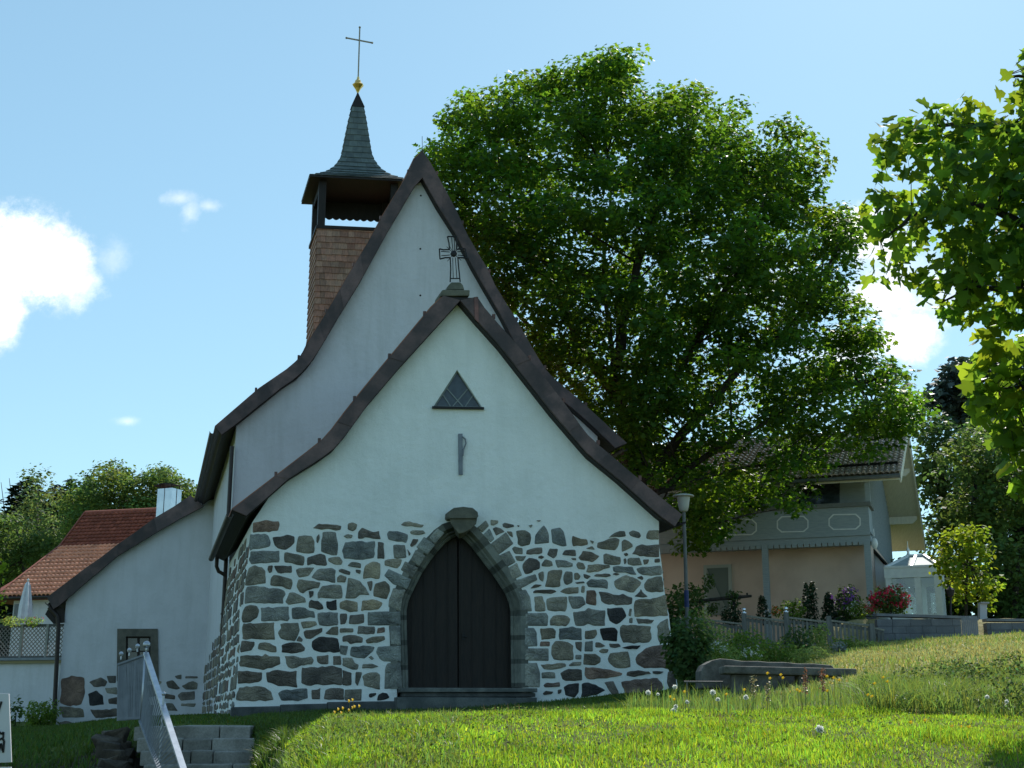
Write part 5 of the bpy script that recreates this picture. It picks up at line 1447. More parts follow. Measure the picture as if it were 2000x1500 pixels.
rf = MB(); rf.add(c4 + [ra, rb_], [(0, 1, 5, 4), (1, 2, 5), (2, 3, 4, 5), (3, 0, 4)])
crf = rf.build('roof', mat('frosted_roof_glass', (.36, .42, .42), (.30, .36, .36), 3, rough=.7, spec=.15), cons)
rr_ = MB()
for a, b in ((c4[0], ra), (c4[1], rb_), (c4[2], rb_), (c4[3], ra), (ra, rb_), (c4[0], c4[1]), (c4[1], c4[2]), ((c4[0] + c4[1]) / 2, (ra + rb_) / 2)): rr_.bar(a + UP * .03, b + UP * .03, .09, .07)
rr_.build('roof_bars', M_WHITEPAINT, crf)
fn = MB(); fn.lathe(ra + UP * .02, [(.09, 0), (.04, .1), (.06, .2), (.015, .3), (.01, .5)], 8); fn.build('finial', M_WHITEPAINT, crf)

# ------------------------------------------------------------------ grey block wall of the garden
M_BLOCK = mat('grey_block_wall', (.155, .165, .18), (.115, .125, .14), 2.5, 5, .85, bump=.4, bscale=25, attr=True, fine=.15)
def blockwall(pl, xa, xb, yta, ytb, depth, name, label, seed, zdown=1.6, rows=6):
    q = random.Random(seed); a, b = pl.p(xa, yta), pl.p(xb, ytb); d = b - a; Lw = d.length
    t = thing(name, Vector((a.x, a.y, gz(a.x, a.y))), label, 'wall')
    mb = MB(); zb_ = min(a.z, b.z) - zdown; hrow = .19; z = min(a.z, b.z) - .06; r = 0
    while z > zb_:
        x = -q.uniform(.1, .5)
        while x < Lw:
            w = q.uniform(.35, .6); x0_, x1_ = max(x, 0), min(x + w, Lw)
            if x1_ > x0_ + .03:
                k = q.uniform(.82, 1.15); p0 = a + d * ((x0_ + .004) / Lw); p1 = a + d * ((x1_ - .004) / Lw); p0.z = p1.z = z - hrow / 2
                mb.box((p0 + p1) / 2 + pl.d * (depth / 2 - q.uniform(0, .012)), (p1 - p0) / 2, pl.d * depth / 2, UP * (hrow / 2 - .004), (k, k, k))
            x += w
        z -= hrow
    mb.build('courses', M_BLOCK, t)
    cp = MB(); cp.box((a + b) / 2 + pl.d * (depth / 2) - UP * .02, d / 2 * 1.004, pl.d * (depth / 2 + .03), UP * .035, (1.25, 1.25, 1.25)); cp.build('coping', M_BLOCK, t)
    return t
B1 = Plane(1800, 36, 4)
blockwall(B1, 1712, 1876, 1199, 1204, .35, 'block_wall', 'grey block retaining wall below the red rhododendron', 1)
B1s = Plane(1700, 36.5, -62)
B2 = Plane(1950, 36.0, 4)
blockwall(B2, 1926, 2120, 1209, 1211, .35, 'block_wall', 'grey block wall running out of the picture right of the slatted gate', 2)
B3 = Plane(1680, 38.5, 4)
blockwall(B3, 1625, 1712, 1197, 1200, .3, 'block_wall', 'dark low block wall behind the end of the picket fence', 3, 1.0)
gtp = Plane(1893, 36, 10)
gate = thing('garden_gate', gtp.p(1893, 1245), 'pale grey gate of upright slats between the two block walls', 'gate')
mb = MB()
for k in range(9):
    x = 1880 + k * 3.6; mb.box((gtp.p(x, 1203) + gtp.p(x, 1250)) / 2, gtp.e * .021, gtp.d * .012, UP * (gtp.p(x, 1203).z - gtp.p(x, 1250).z) / 2)
mb.build('slats', M_STEEL, gate)
for y in (1209, 1243):
    mb = MB(); mb.bar(gtp.p(1878, y, .03), gtp.p(1911, y + .4, .03), .04, .06, UP); mb.build('rail', M_STEEL, gate)

# ------------------------------------------------------------------ picket fence
M_FENCE = mat('weathered_grey_wood', (.19, .19, .175), (.13, .135, .125), 5, 5, .85, stretch=(5, 5, .7), bump=.4, bscale=15, attr=True)
FP = Plane(1540, 36, 6)
fence = thing('picket_fence', FP.p(1453, 1250), 'weathered grey picket fence stepping down to the block wall', 'fence')
bays = [(1310, 1206, 1338, 1210), (1344, 1206, 1449, 1219), (1457, 1203, 1531, 1213), (1538, 1206, 1614, 1215), (1621, 1212, 1701, 1222), (1704, 1226, 1727, 1231)]
for xa, ya, xb, yb in bays:
    pm = MB(); a, b = FP.p(xa, ya), FP.p(xb, yb); q = random.Random(xa)
    pm.bar(a, b, .09, .05, UP, (1.5, 1.45, 1.3)); pm.bar(a - UP * .1 + FP.d * .03, b - UP * .1 + FP.d * .03, .03, .08, UP); pm.bar(a - UP * .62 + FP.d * .03, b - UP * .62 + FP.d * .03, .03, .08, UP)
    n = max(3, int((b - a).length / .105))
    for k in range(n):
        c = a + (b - a) * ((k + .5) / n); kk = q.uniform(.8, 1.2); pm.box(c - UP * .44, FP.e * .028, FP.d * .012, UP * .40, (kk, kk, kk))
    pm.build('picket_panel', M_FENCE, fence)
for x, yt, ball in ((1341, 1203, 0), (1453, 1199, 1), (1535, 1197, 1), (1618, 1203, 0), (1702, 1218, 0)):
    pm = MB(); a = FP.p(x, yt); pm.box(a - UP * .6, FP.e * .065, FP.d * .065, UP * .6); po = pm.build('post', M_FENCE, fence)
    if ball:
        bm_ = MB(); bm_.lathe(a, [(.07, 0), (.075, .03), (.03, .05), (.05, .08), (.06, .11), (.045, .15), (.015, .17)], 10); bm_.build('ball_cap', mat('polished_steel', (.7, .72, .75), None, rough=.2, metal=1.), po, smooth=True)

# ------------------------------------------------------------------ street lamp
lb = at(1344, 1262, 31); lb.z = gz(lb.x, lb.y)
lamp = thing('street_lamp', lb, 'slim grey street lamp with white mushroom head by the right roof tip', 'street lamp')
lt = at(1334.5, 998, 31); pz = lt.z - lb.z
pm = MB(); pm.tube([lb - UP * .3, lb + UP * (pz * .25), lb + UP * pz], [.050, .048, .038], 12); pm.build('pole', mat('grey_lamp_post', (.15, .16, .155), (.12, .125, .12), 6, rough=.6), lamp)
stz0, stz1 = at(1342, 1186, 31).z, at(1342, 1153, 31).z
pm = MB(); pm.lathe(Vector((lb.x, lb.y, stz0)), [(.054, 0), (.054, stz1 - stz0)], 14); pm.build('sticker_band', mat('blue_sticker', (.02, .035, .12), (.03, .05, .16), 8, rough=.5), lamp)
hz = at(1334, 966, 31).z - lt.z
M_LAMPW = mat('opal_lamp_plastic', (.40, .42, .39), None, rough=.4)
pm = MB(); pm.lathe(Vector((lb.x, lb.y, lt.z - .02)), [(.06, 0), (.10, .03), (.125, .14), (.155, hz - .05), (.155, hz - .03)], 20); pm.build('lamp_glass', M_LAMPW, lamp, smooth=True)
pm = MB(); pm.lathe(Vector((lb.x, lb.y, lt.z + hz - .055)), [(.15, -.005), (.22, .0), (.255, .012), (.24, .035), (.13, .06), (.02, .07)], 24); pm.build('lamp_cap', M_LAMPW, lamp, smooth=True)

# ------------------------------------------------------------------ stone bench and boulder
BP = Plane(1540, 20, 0)
def gbase(p): return Vector((p.x, p.y, gz(p.x, p.y)))
bench = thing('stone_bench', gbase(at(1540, 1345, 20)), 'long stone slab bench half hidden in tall grass right of the church', 'bench')
M_BSTONE = mat('weathered_bench_stone', (.15, .145, .13), (.08, .077, .07), 4, 6, .9, bump=.7, bscale=18, fine=.2)
pm = MB(); a, b = BP.p(1414, 1303), BP.p(1674, 1307)
tl, tr = [BP.p(x, y) for x, y in ((1414, 1300), (1674, 1306))]
pm.prism([tl, tr, tr - UP * .115, tl - UP * .115], BP.d * .55); pm.build('seat', M_BSTONE, bench, bevel=.025)
for x0_, x1_ in ((1432, 1520), (1560, 1640)):
    pm = MB(); a, b = BP.p(x0_, 1320, .1), BP.p(x1_, 1320, .1); pm.prism([Vector((a.x, a.y, tl.z - .12)), Vector((b.x, b.y, tl.z - .12)), Vector((b.x, b.y, -.1)), Vector((a.x, a.y, -.1))], BP.d * .35); pm.build('support', M_BSTONE, bench, bevel=.04)
q = random.Random(4)
def rough_block(pl, outline, v, depth, name, m, parent, seed):
    mb = MB(); mb.prism(pl.l(outline, v), pl.d * depth); o = mb.build(name, m, parent, bevel=.03)
    return o
bo = thing('boulder', gbase(at(1480, 1345, 21)), 'long rough granite boulder lying just behind the stone bench', 'boulder')
rough_block(BP, [(1370, 1345), (1370, 1310), (1376, 1298), (1392, 1289), (1406, 1286), (1430, 1288), (1450, 1291), (1480, 1291), (1500, 1293), (1530, 1293), (1560, 1296), (1590, 1296), (1624, 1299), (1630, 1304), (1630, 1345)], .9, .7, 'rock', M_BSTONE, bo, 1)
M_IRONG = mat('dull_galvanised_iron', (.14, .14, .135), (.10, .10, .10), 8, rough=.7)
rl = thing('low_rail', gbase(at(1372, 1340, 20.5)), 'thin grey rail low above the grass between church and bench', 'rail')
pm = MB(); pm.tube([at(1336, 1331.5, 20.5), at(1412, 1332, 20.5)], .013, 8); pm.build('bar', M_IRONG, rl)
for x in (1342, 1408):
    pm = MB(); a = at(x, 1332, 20.5); pm.tube([a, Vector((a.x, a.y, gz(a.x, a.y) - .1))], .014, 6); pm.build('post', M_IRONG, rl)
# ------------------------------------------------------------------ garden plants on the right
L_SHRUB = leafmat('shrub_leaf', (.10, .16, .035), .42, (.30, .44, .05), .08, .6)
L_SHRUB2 = leafmat('pale_shrub_leaf', (.22, .28, .09), .45, (.42, .54, .11), .08, .6)
L_GREYLEAF = leafmat('silver_leaf', (.24, .28, .25), .25, None, .3, .6)
L_RED = leafmat('red_blossom', (.52, .02, .06), .35, (.6, .03, .08), .3, .5)
L_PURPLE = leafmat('lilac_blossom', (.20, .07, .30), .35, (.3, .1, .4), .3, .5)
L_WHITEF = leafmat('white_blossom', (.7, .7, .65), .3, None, .3, .5)
L_ORANGE = leafmat('orange_blossom', (.6, .13, .02), .3, None, .3, .5)
L_YELLOWF = leafmat('yellow_petal', (.75, .5, .02), .3, None, .3, .5)
L_CYP = leafmat('cypress_leaf', (.022, .045, .016), .15, (.05, .09, .02), .3, .6)
def plant(name, label, cat, px, py_top, py_base, wpx, Y, leaf, n, m, seed, shape='round', parts=(), group=None, stem=True):
    """small plant: foliage, stem and optional blossom parts; base on the ground, height from the photo"""
    rg = np.random.default_rng(seed)
    b = at(px, py_base, Y); top = at(px, py_top, Y)
    zb = min(b.z, gz(b.x, b.y) + .05) if abs(b.z - gz(b.x, b.y)) < .7 else b.z
    H_ = top.z - b.z; b0 = Vector((b.x, b.y, zb))
    t = thing(name, b0, label, cat, group); w = wpx / 2655 * Y / 2
    def pts(k):
        d = norm(rg.normal(size=(k, 3))); r = rg.random((k, 1)) ** (1 / 4.)
        if shape == 'cone':
            f = rg.random(k) ** .8; a = rg.random(k) * 2 * np.pi; rr = w * (1 - f) ** .8 * np.sqrt(rg.random(k)) + .03
            return np.stack([rr * np.cos(a), rr * np.sin(a), H_ * (.02 + f * .98)], -1), np.stack([np.cos(a), np.sin(a), .6 * np.ones(k)], -1)
        if shape == 'column':
            f = rg.random(k); a = rg.random(k) * 2 * np.pi; rr = w * np.minimum(1, (1 - f) * 4) ** .5 * (.6 + .4 * rg.random(k))
            return np.stack([rr * np.cos(a), rr * np.sin(a), H_ * f], -1), np.stack([np.cos(a), np.sin(a), .8 * np.ones(k)], -1)
        lump = 1 + .22 * np.sin(d[:, 0:1] * 5 + seed) * np.sin(d[:, 1:2] * 4 + 2 * seed) + .18 * np.sin(d[:, 2:3] * 6 + d[:, 0:1] * 7)
        p = d * r * lump * np.array([[w, w, H_ / 2]]); p[:, 2] += H_ / 2; p[:, 2] = np.abs(p[:, 2])
        return p, d
    p, d = pts(n); N = d * .5 + np.array([0, 0, .6]) + rg.normal(size=p.shape) * .45
    sh = TINY if leaf < .09 else SIMPLE
    o = link('foliage', leaf_mesh('foliage', p, N, leaf * rg.uniform(.6, 1.25, n), sh, leafcol(n, rg, .22, .1), rg), m, t)
    o.location = (0, 0, b.z - zb)
    for pn, pm_, k, ls, lo in parts:
        p, d = pts(k * 14); ok = (p[:, 2] > H_ * lo) & ((p / np.array([[w, w, H_]]) - np.array([[0, 0, .5]])).__pow__(2).sum(1) > .10); p, d = p[ok][:k], d[ok][:k]
        c = np.repeat(p, 8, 0) * 1.03 + rg.normal(size=(len(p) * 8, 3)) * ls * .5
        q_ = link(pn, leaf_mesh(pn, c, np.repeat(d, 8, 0) + rg.normal(size=c.shape) * .5, ls * rg.uniform(.7, 1.2, len(c)), TINY, leafcol(len(c), rg, .15, .06), rg), pm_, t)
        q_.location = (0, 0, b.z - zb)
    if stem:
        s = MB(); s.tube([b0 - UP * .1, Vector((b.x, b.y, b.z + H_ * .55))], [.03, .012], 6); s.build('stem', M_BARK, t)
    return t
plant('rhododendron', 'rhododendron full of crimson red blossoms on the block wall', 'flowering shrub', 1741, 1146, 1204, 76, 37.2, .10, 900, L_DARK, 1, parts=[('blossoms', L_RED, 75, .085, .35)])
plant('rhododendron', 'rhododendron with lilac purple blossoms left of the red one', 'flowering shrub', 1658, 1146, 1215, 46, 38.2, .10, 700, L_DARK, 2, parts=[('blossoms', L_PURPLE, 34, .08, .45)])
plant('flowering_shrub', 'small shrub with whitish blossoms between the lilac and red rhododendrons', 'flowering shrub', 1676, 1172, 1212, 40, 37.6, .08, 420, L_SHRUB, 3, parts=[('blossoms', L_WHITEF, 30, .05, .2)])
plant('flower_clump', 'pink red flower clump at the foot of the red rhododendron', 'flowers', 1700, 1182, 1202, 22, 37.0, .06, 160, L_SHRUB, 4, parts=[('blossoms', L_RED, 14, .05, .3)], stem=False)
plant('cypress', 'thin dark columnar cypress, taller left one of the pair behind the fence', 'cypress', 1579, 1140, 1232, 15, 39, .09, 500, L_CYP, 5, 'column')
plant('cypress', 'thin dark columnar cypress, right one of the pair behind the fence', 'cypress', 1592, 1136, 1232, 13, 39.2, .09, 480, L_CYP, 6, 'column')
plant('dwarf_conifer', 'small pointed conifer behind the fence near the first balcony post', 'conifer', 1491, 1165, 1215, 30, 39, .08, 520, L_CYP, 7, 'cone')
plant('dwarf_conifer', 'broad dark conifer shrub between cypresses and lilac rhododendron', 'conifer', 1622, 1158, 1232, 46, 38.6, .09, 800, L_CYP, 8, 'cone')
plant('garden_shrub', 'dark leafy shrub behind the fence left of the two cypresses', 'shrub', 1549, 1172, 1218, 52, 38.8, .09, 600, L_SHRUB, 9)
plant('flower_clump', 'orange flowers behind the fence below the balcony post', 'flowers', 1517, 1182, 1206, 22, 38.4, .06, 160, L_SHRUB, 10, parts=[('blossoms', L_ORANGE, 9, .06, .3)], stem=False)
plant('clipped_box', 'dark clipped boxy bush beside the shuttered window', 'shrub', 1428, 1185, 1222, 42, 39, .08, 700, L_CYP, 11)
plant('garden_shrub', 'leafy dark shrub behind the street lamp pole', 'shrub', 1345, 1140, 1215, 60, 39.5, .11, 700, L_DARK, 12)
plant('garden_shrub', 'low dark bush at the church corner below the street lamp', 'shrub', 1345, 1210, 1340, 88, 26, .10, 2200, L_DARK, 13)
plant('garden_shrub', 'dark dense bush touching the right church corner', 'shrub', 1318, 1150, 1330, 40, 33, .11, 1300, L_DARK, 14)
# espalier tree trained along a bar
et = thing('espalier_tree', G(1440, 1210, 40.5), 'dark trained tree with one long level branch before the peach wall', 'tree')
mb = MB(); e0 = at(1438, 1225, 40.5); et_pts = [Vector((e0.x, e0.y, gz(e0.x, e0.y))), at(1435, 1190, 40.5), at(1432, 1168, 40.5)]
mb.tube(et_pts, [.06, .05, .05], 7); mb.tube([at(1340, 1177, 40.5), at(1390, 1171, 40.5), at(1432, 1167, 40.5), at(1468, 1164, 40.5)], [.045, .055, .06, .04], 7)
mb.tube([at(1460, 1165, 40.5), at(1459, 1158, 40.5)], .03, 5); mb.build('trunk', M_BARK, et)
rg = np.random.default_rng(77); Cc = np.array([tuple(at(x, y, 40.5)) for x, y in ((1434, 1168), (1428, 1162), (1440, 1162), (1434, 1180), (1362, 1155), (1352, 1162), (1375, 1150), (1388, 1140), (1384, 1130), (1395, 1185), (1390, 1195), (1370, 1172), (1330, 1170))])
Pc, d, idx = clump_leaves(Cc, np.full(len(Cc), .22), 60, rg, .8)
link('foliage', leaf_mesh('foliage', Pc - np.array(et.location), d + rg.normal(size=d.shape) * .5, .09 * rg.uniform(.7, 1.2, len(Pc)), TINY, leafcol(len(Pc), rg, .2, .1), rg), L_DARK, et)
# perennials in front of the fence
pl_list = [(1405, 1222, 1290, 70, 30, .07, 900, L_SHRUB2, 'loose light green perennial right of the dark corner bush'),
           (1462, 1228, 1296, 78, 29, .07, 1200, L_SHRUB, 'tall rounded green perennial clump in front of the fence'),
           (1420, 1262, 1305, 60, 27, .06, 700, L_SHRUB2, 'low pale green clump just behind the boulder end'),
           (1520, 1250, 1300, 80, 30, .07, 1000, L_SHRUB, 'bushy green clump under the fence middle'),
           (1580, 1262, 1302, 74, 28, .06, 900, L_SHRUB2, 'low yellowish green clump right of the bushy green one'),
           (1650, 1245, 1290, 60, 31, .07, 800, L_SHRUB, 'green clump at the right fence end'),
           (1560, 1225, 1275, 60, 32, .07, 700, L_DARK, 'dark green clump right under the pickets'),
           (1690, 1252, 1280, 60, 31, .07, 700, L_SHRUB2, 'fresh green clump at the corner of the block wall'),
           (1375, 1190, 1260, 40, 33, .07, 500, L_SHRUB2, 'tall leafy stems in front of the left fence end'),
           (1600, 1220, 1262, 44, 32.5, .07, 500, L_SHRUB2, 'light leafy clump in front of the third fence panel')]
for i, (px, pt, pb, w_, Y, lf, n, m_, lab) in enumerate(pl_list): plant('perennial', lab, 'plant', px, pt, pb, w_, Y, lf, n, m_, 100 + i, group='perennials in front of the picket fence', stem=False)
plant('silver_plant', 'rounded silvery grey cushion plant below the fence', 'plant', 1640, 1252, 1276, 30, 29.5, .05, 420, L_GREYLEAF, 120, stem=False)
plant('white_flowers', 'small white flowers at the left behind the boulder', 'flowers', 1402, 1255, 1285, 44, 26.5, .05, 240, L_SHRUB, 121, parts=[('blossoms', L_WHITEF, 26, .035, .3)], stem=False)
plant('white_flowers', 'whitish flowers above the middle of the boulder', 'flowers', 1470, 1265, 1292, 44, 26.0, .05, 240, L_SHRUB, 122, parts=[('blossoms', L_WHITEF, 20, .03, .3)], stem=False)
# lantern post and small sign post on the wall at the right
lpn = Plane(1857, 37, 4); lt_ = thing('garden_lantern', lpn.p(1857, 1204), 'black garden lantern post in front of the young yellow green tree', 'lantern')
mb = MB(); mb.tube([lpn.p(1857, 1206), lpn.p(1857, 1166)], .03, 8); mb.build('post', M_IRON, lt_)
mb = MB(); mb.lathe(lpn.p(1857, 1167), [(.03, 0), (.09, .05), (.12, .2), (.13, .21), (.03, .30), (.01, .34)], 8); mb.build('lantern_head', M_IRON, lt_)
bx = thing('meter_box', lpn.p(1921, 1202, 1.5), 'small pale grey box behind the wall at the right', 'box')
mb = MB(); mb.prism(lpn.l([(1914, 1178), (1928, 1179), (1928, 1214), (1914, 1214)], 1.5), lpn.d * .25); mb.build('housing', mat('pale_grey_plastic', (.42, .43, .46), None, rough=.6), bx, bevel=.015)
mb = MB(); mb.box(lpn.p(1921, 1178, 1.6), lpn.e * .12, lpn.d * .17, UP * .02); mb.build('lid', mat('grey_lid', (.3, .3, .33), None, rough=.6), bx)
# ------------------------------------------------------------------ left side: red roofed house, garage with terrace, steps, railing
M_TILE_RED = mat('red_clay_tiles', (.74, .30, .17), (.62, .23, .125), 4, 4, .6, spec=.35, attr=True)  # lower slope: sunlit brightness put into the clay colour
M_TILE_SHADED = mat('shaded_red_clay_tiles', (.27, .08, .05), (.21, .06, .04), 4, 4, .7, spec=.25, attr=True)  # same clay with the steep upper slope's shade put into its colour
M_ZINC = mat('bright_zinc_sheet', (.62, .66, .70), (.52, .57, .62), 2, 4, .28, metal=.85)
RH = Plane(60, 66, 16)
ridge_l, ridge_r = RH.p(168, 1008, 8.0), RH.p(306, 992, 8.0)
e_l, e_r = RH.p(-10, 1170, -.6), RH.p(110, 1161, -.6)
du = RH.e; 
# plan: eaves line, bend line, ridge line, all level
ze_ = (e_l.z + e_r.z) / 2; zr_ = (ridge_l.z + ridge_r.z) / 2
bend_l = RH.p(120, 1068, 6.4); zb_ = bend_l.z
uL = (ridge_l - RH.o - RH.d * 8.0).dot(RH.e)
uLb = (bend_l - RH.o - RH.d * 6.4).dot(RH.e); uLe = (RH.p(-6, 1150, -.6) - RH.o + RH.d * .6).dot(RH.e)
uR = uL + 12
rh = thing('house', RH.w(uL + 1, 0, -.3), 'white house with sweeping red tiled roof and zinc clad chimney left of the church', 'house')
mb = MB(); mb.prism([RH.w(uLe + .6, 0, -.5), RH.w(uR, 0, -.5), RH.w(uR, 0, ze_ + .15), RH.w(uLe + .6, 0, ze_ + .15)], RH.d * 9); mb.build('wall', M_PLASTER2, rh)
mb = MB(); mb.prism([RH.w(uL, -.5, ze_ - .12), RH.w(uL, 6.4, zb_ - .12), RH.w(uL, 8.0, zr_ - .12), RH.w(uL, 12, ze_ - .1)], RH.e * (uR - uL)); rr = mb.build('roof', M_TILE_SHADED, rh)
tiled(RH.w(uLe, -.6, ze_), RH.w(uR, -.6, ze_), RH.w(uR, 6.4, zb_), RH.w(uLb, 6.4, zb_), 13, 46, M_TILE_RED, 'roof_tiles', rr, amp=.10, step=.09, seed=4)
tiled(RH.w(uLb, 6.4, zb_), RH.w(uR, 6.4, zb_), RH.w(uR, 8.0, zr_), RH.w(uL, 8.0, zr_), 10, 44, M_TILE_SHADED, 'roof_tiles', rr, amp=.08, step=.10, seed=5)
mb = MB(); mb.tube([RH.w(uL - .05, 8.0, zr_ + .03), RH.w(uR, 8.0, zr_ + .03)], .13, 8, (1.2, 1.2, 1.2)); mb.build('ridge_tiles', M_TILE_SHADED, rr)
mb = MB()
for (ua_, va, za, ub, vb_, zb2) in ((uLe, -.6, ze_, uLb, 6.4, zb_), (uLb, 6.4, zb_, uL, 8.0, zr_)): mb.bar(RH.w(ua_ - .03, va, za + .02), RH.w(ub - .03, vb_, zb2 + .02), .1, .26)
mb.build('verge_tiles', M_TILE_SHADED, rr)
mb = MB(); mb.tube([RH.w(uLe, -.7, ze_ - .05), RH.w(uR, -.7, ze_ - .05)], .07, 8); mb.build('gutter', M_PIPE, rr)
mb = MB(); mb.box(RH.w(uLe + 1.2, -.03, ze_ - .75), RH.e * .5, RH.d * .03, UP * .45); mb.build('window', M_GLASS, rh)
mb = MB(); mb.box(RH.w(uLe + 3.2, -.03, ze_ - .7), RH.e * .4, RH.d * .03, UP * .35); mb.build('window', M_GLASS, rh)
# chimney
CP_ = Plane(322, 63, 24)
c_a = CP_.p(303, 1030), CP_.p(331, 1030); zc_t = CP_.p(318, 954).z; zc_b = CP_.p(318, 1040).z - .6
wch = (c_a[1] - c_a[0]).length
mb = MB(); base = Vector((c_a[0].x, c_a[0].y, zc_b)); mb.prism([base, base + CP_.e * wch, base + CP_.e * wch + CP_.d * .75, base + CP_.d * .75], UP * (zc_t - zc_b)); ch = mb.build('chimney', M_ZINC, rh)
mb = MB(); mb.box(base + CP_.e * wch / 2 + UP * (zc_t - zc_b) / 2 - CP_.d * .008, CP_.e * .012, CP_.d * .006, UP * (zc_t - zc_b) / 2); mb.box(base + CP_.e * (wch + .008) + CP_.d * .38 + UP * (zc_t - zc_b) / 2, CP_.e * .006, CP_.d * .012, UP * (zc_t - zc_b) / 2); mb.build('seam', M_PIPE, ch)
mb = MB(); tc_ = base + CP_.e * wch / 2 + CP_.d * .375 + UP * (zc_t - zc_b)
for sx in (-1, 1):
    for sy in (-1, 1): mb.box(tc_ + CP_.e * wch * .4 * sx + CP_.d * .3 * sy + UP * .08, CP_.e * .02, CP_.d * .02, UP * .1)
n = 8; arc = [tc_ + UP * (.16 + .10 * math.sin(math.pi * k / n)) + CP_.e * (-wch * .72 + wch * 1.44 * k / n) - CP_.d * .45 for k in range(n + 1)]
mb.prism(arc + [p - UP * .03 for p in arc[::-1]], CP_.d * .9); mb.build('cap', M_IRON, ch)
# garage with roof terrace in front of it
GA = Plane(60, 53, 12)
gu0, gu1 = GA.u(-80, 1330), GA.u(112, 1330)
zt_ = GA.p(50, 1290).z
gar = thing('garage', GA.w(gu1 - 2, 0, -.4), 'low white flat roofed garage with terrace behind the annex corner', 'garage')
mb = MB(); mb.prism([GA.w(gu0, 0, -.8), GA.w(gu1 + 2, 0, -.8), GA.w(gu1 + 2, 0, zt_), GA.w(gu0, 0, zt_)], GA.d * 6); mb.build('wall', M_PLASTER2, gar)
mb = MB(); mb.box(GA.w((gu0 + gu1) / 2 + 1, 2.9, zt_ + .05), GA.e * ((gu1 - gu0) / 2 + 1.1), GA.d * 3.1, UP * .05, (1.6, 1.7, 1.9)); mb.build('roof_edge', M_STEEL, gar)
mb = MB(); mb.box(GA.w((gu0 + gu1) / 2 + 1, -.1, zt_ - .06), GA.e * ((gu1 - gu0) / 2 + 1.1), GA.d * .04, UP * .05); mb.build('fascia', mat('wooden_fascia', (.26, .22, .12), None, rough=.8), gar)
# lattice screen
zl0, zl1 = zt_ + .1, GA.p(50, 1222, .3).z
lat = thing('lattice_screen', GA.w(gu1 - 1.5, .3, zl0), 'weathered diagonal lattice screen round the garage terrace', 'fence')
mb = MB(); hL = zl1 - zl0; xx = gu0
while xx < gu1 + 1:
    mb.bar(GA.w(xx, .30, zl0), GA.w(xx + hL, .30, zl1), .035, .012, GA.d); mb.bar(GA.w(xx + hL, .315, zl0), GA.w(xx, .315, zl1), .035, .012, GA.d); xx += .17
mb.build('lattice', mat('grey_lattice_wood', (.20, .19, .175), (.14, .135, .125), 6), lat)
mb = MB()
for z in (zl0 + .03, zl1): mb.bar(GA.w(gu0, .3, z), GA.w(gu1 + 1.5, .3, z), .09, .10, UP, (.5, .5, .5))
mb.build('rails', M_FENCE, lat)
for px in (42, 92, -10):
    mb = MB(); a = GA.u(px, 1250, .3); mb.box(GA.w(a, .3, (zl0 + zl1) / 2), GA.e * .05, GA.d * .05, UP * (hL / 2 + .05), (1.5, 1.5, 1.5)); mb.build('post', M_FENCE, lat)
plant('balcony_flowers', 'flower box plants on the lattice screen left of the parasol', 'plants', 20, 1203, 1224, 44, 53.2, .07, 420, L_SHRUB2, 201, stem=False, parts=[('blossoms', L_YELLOWF, 8, .04, .3)])
plant('balcony_flowers', 'flower box plants on the lattice screen right of the parasol', 'plants', 62, 1203, 1224, 40, 53.2, .07, 400, L_SHRUB, 202, stem=False, parts=[('blossoms', L_RED, 4, .04, .3)])
# closed parasol
pa_ = thing('parasol', at(46, 1226, 54.5), 'closed white parasol standing on the garage terrace', 'parasol')
pz0, pz1 = at(46, 1212, 54.5), at(52, 1134, 54.5)
mb = MB(); n = 14; m0 = len(mb.v)
prof_ = [(.19, 0), (.25, .12), (.23, .5), (.155, .95), (.10, 1.22), (.045, 1.32)]
sc = (pz1.z - pz0.z) / 1.36
base = Vector((at(49, 1200, 54.5).x, pz0.y, pz0.z))
for r, h in prof_:
    for j in range(n):
        t = 2 * math.pi * j / n; k = 1 + .16 * (-1) ** j
        mb.v.append(base + Vector((r * k * math.cos(t), r * k * math.sin(t), h * sc))); mb.c.append((1, 1, 1))
for i in range(len(prof_) - 1):
    for j in range(n): mb.f.append((i * n + j, i * n + (j + 1) % n, (i + 1) * n + (j + 1) % n, (i + 1) * n + j))
mb.build('canopy', mat('parasol_cloth', (.70, .70, .74), (.6, .6, .65), 5, rough=.9), pa_)
mb = MB(); mb.tube([base - UP * .5, base + UP * (1.4 * sc)], .025, 8); mb.build('pole', M_WHITEPAINT, pa_)
mb = MB(); mb.blob(base + UP * (1.38 * sc), (.05, .05, .06), 1, 2, 0); mb.build('finial', M_WHITEPAINT, pa_)
# bushes at the foot of the garage
plant('garden_shrub', 'rounded bush at the foot of the white garage wall', 'shrub', 78, 1370, 1424, 70, 45, .09, 1500, L_SHRUB, 203)
plant('garden_shrub', 'sparse dark sapling in front of the garage wall left of the bush', 'shrub', 28, 1358, 1432, 26, 43, .13, 130, L_DARK, 204)
sp0 = at(-8, 1430, 30); sp0.z = gz(sp0.x, sp0.y); sap = thing('sapling', sp0, 'slim sapling with pale leaf tips at the left picture edge before the red roof', 'sapling')
rg = np.random.default_rng(205); Cs = np.array([tuple(at(x, y, 30)) for x, y in ((6, 1112), (2, 1135), (10, 1170), (-4, 1185), (-14, 1150), (-20, 1110), (-12, 1210), (-2, 1100))])
Pc, d, idx = clump_leaves(Cs, np.full(len(Cs), .2), 11, rg, .8)
link('foliage', leaf_mesh('foliage', Pc - np.array(sp0), d + rg.normal(size=d.shape) * .5, .12 * rg.uniform(.7, 1.2, len(Pc)), SIMPLE, leafcol(len(Pc), rg), rg), L_YOUNG, sap)
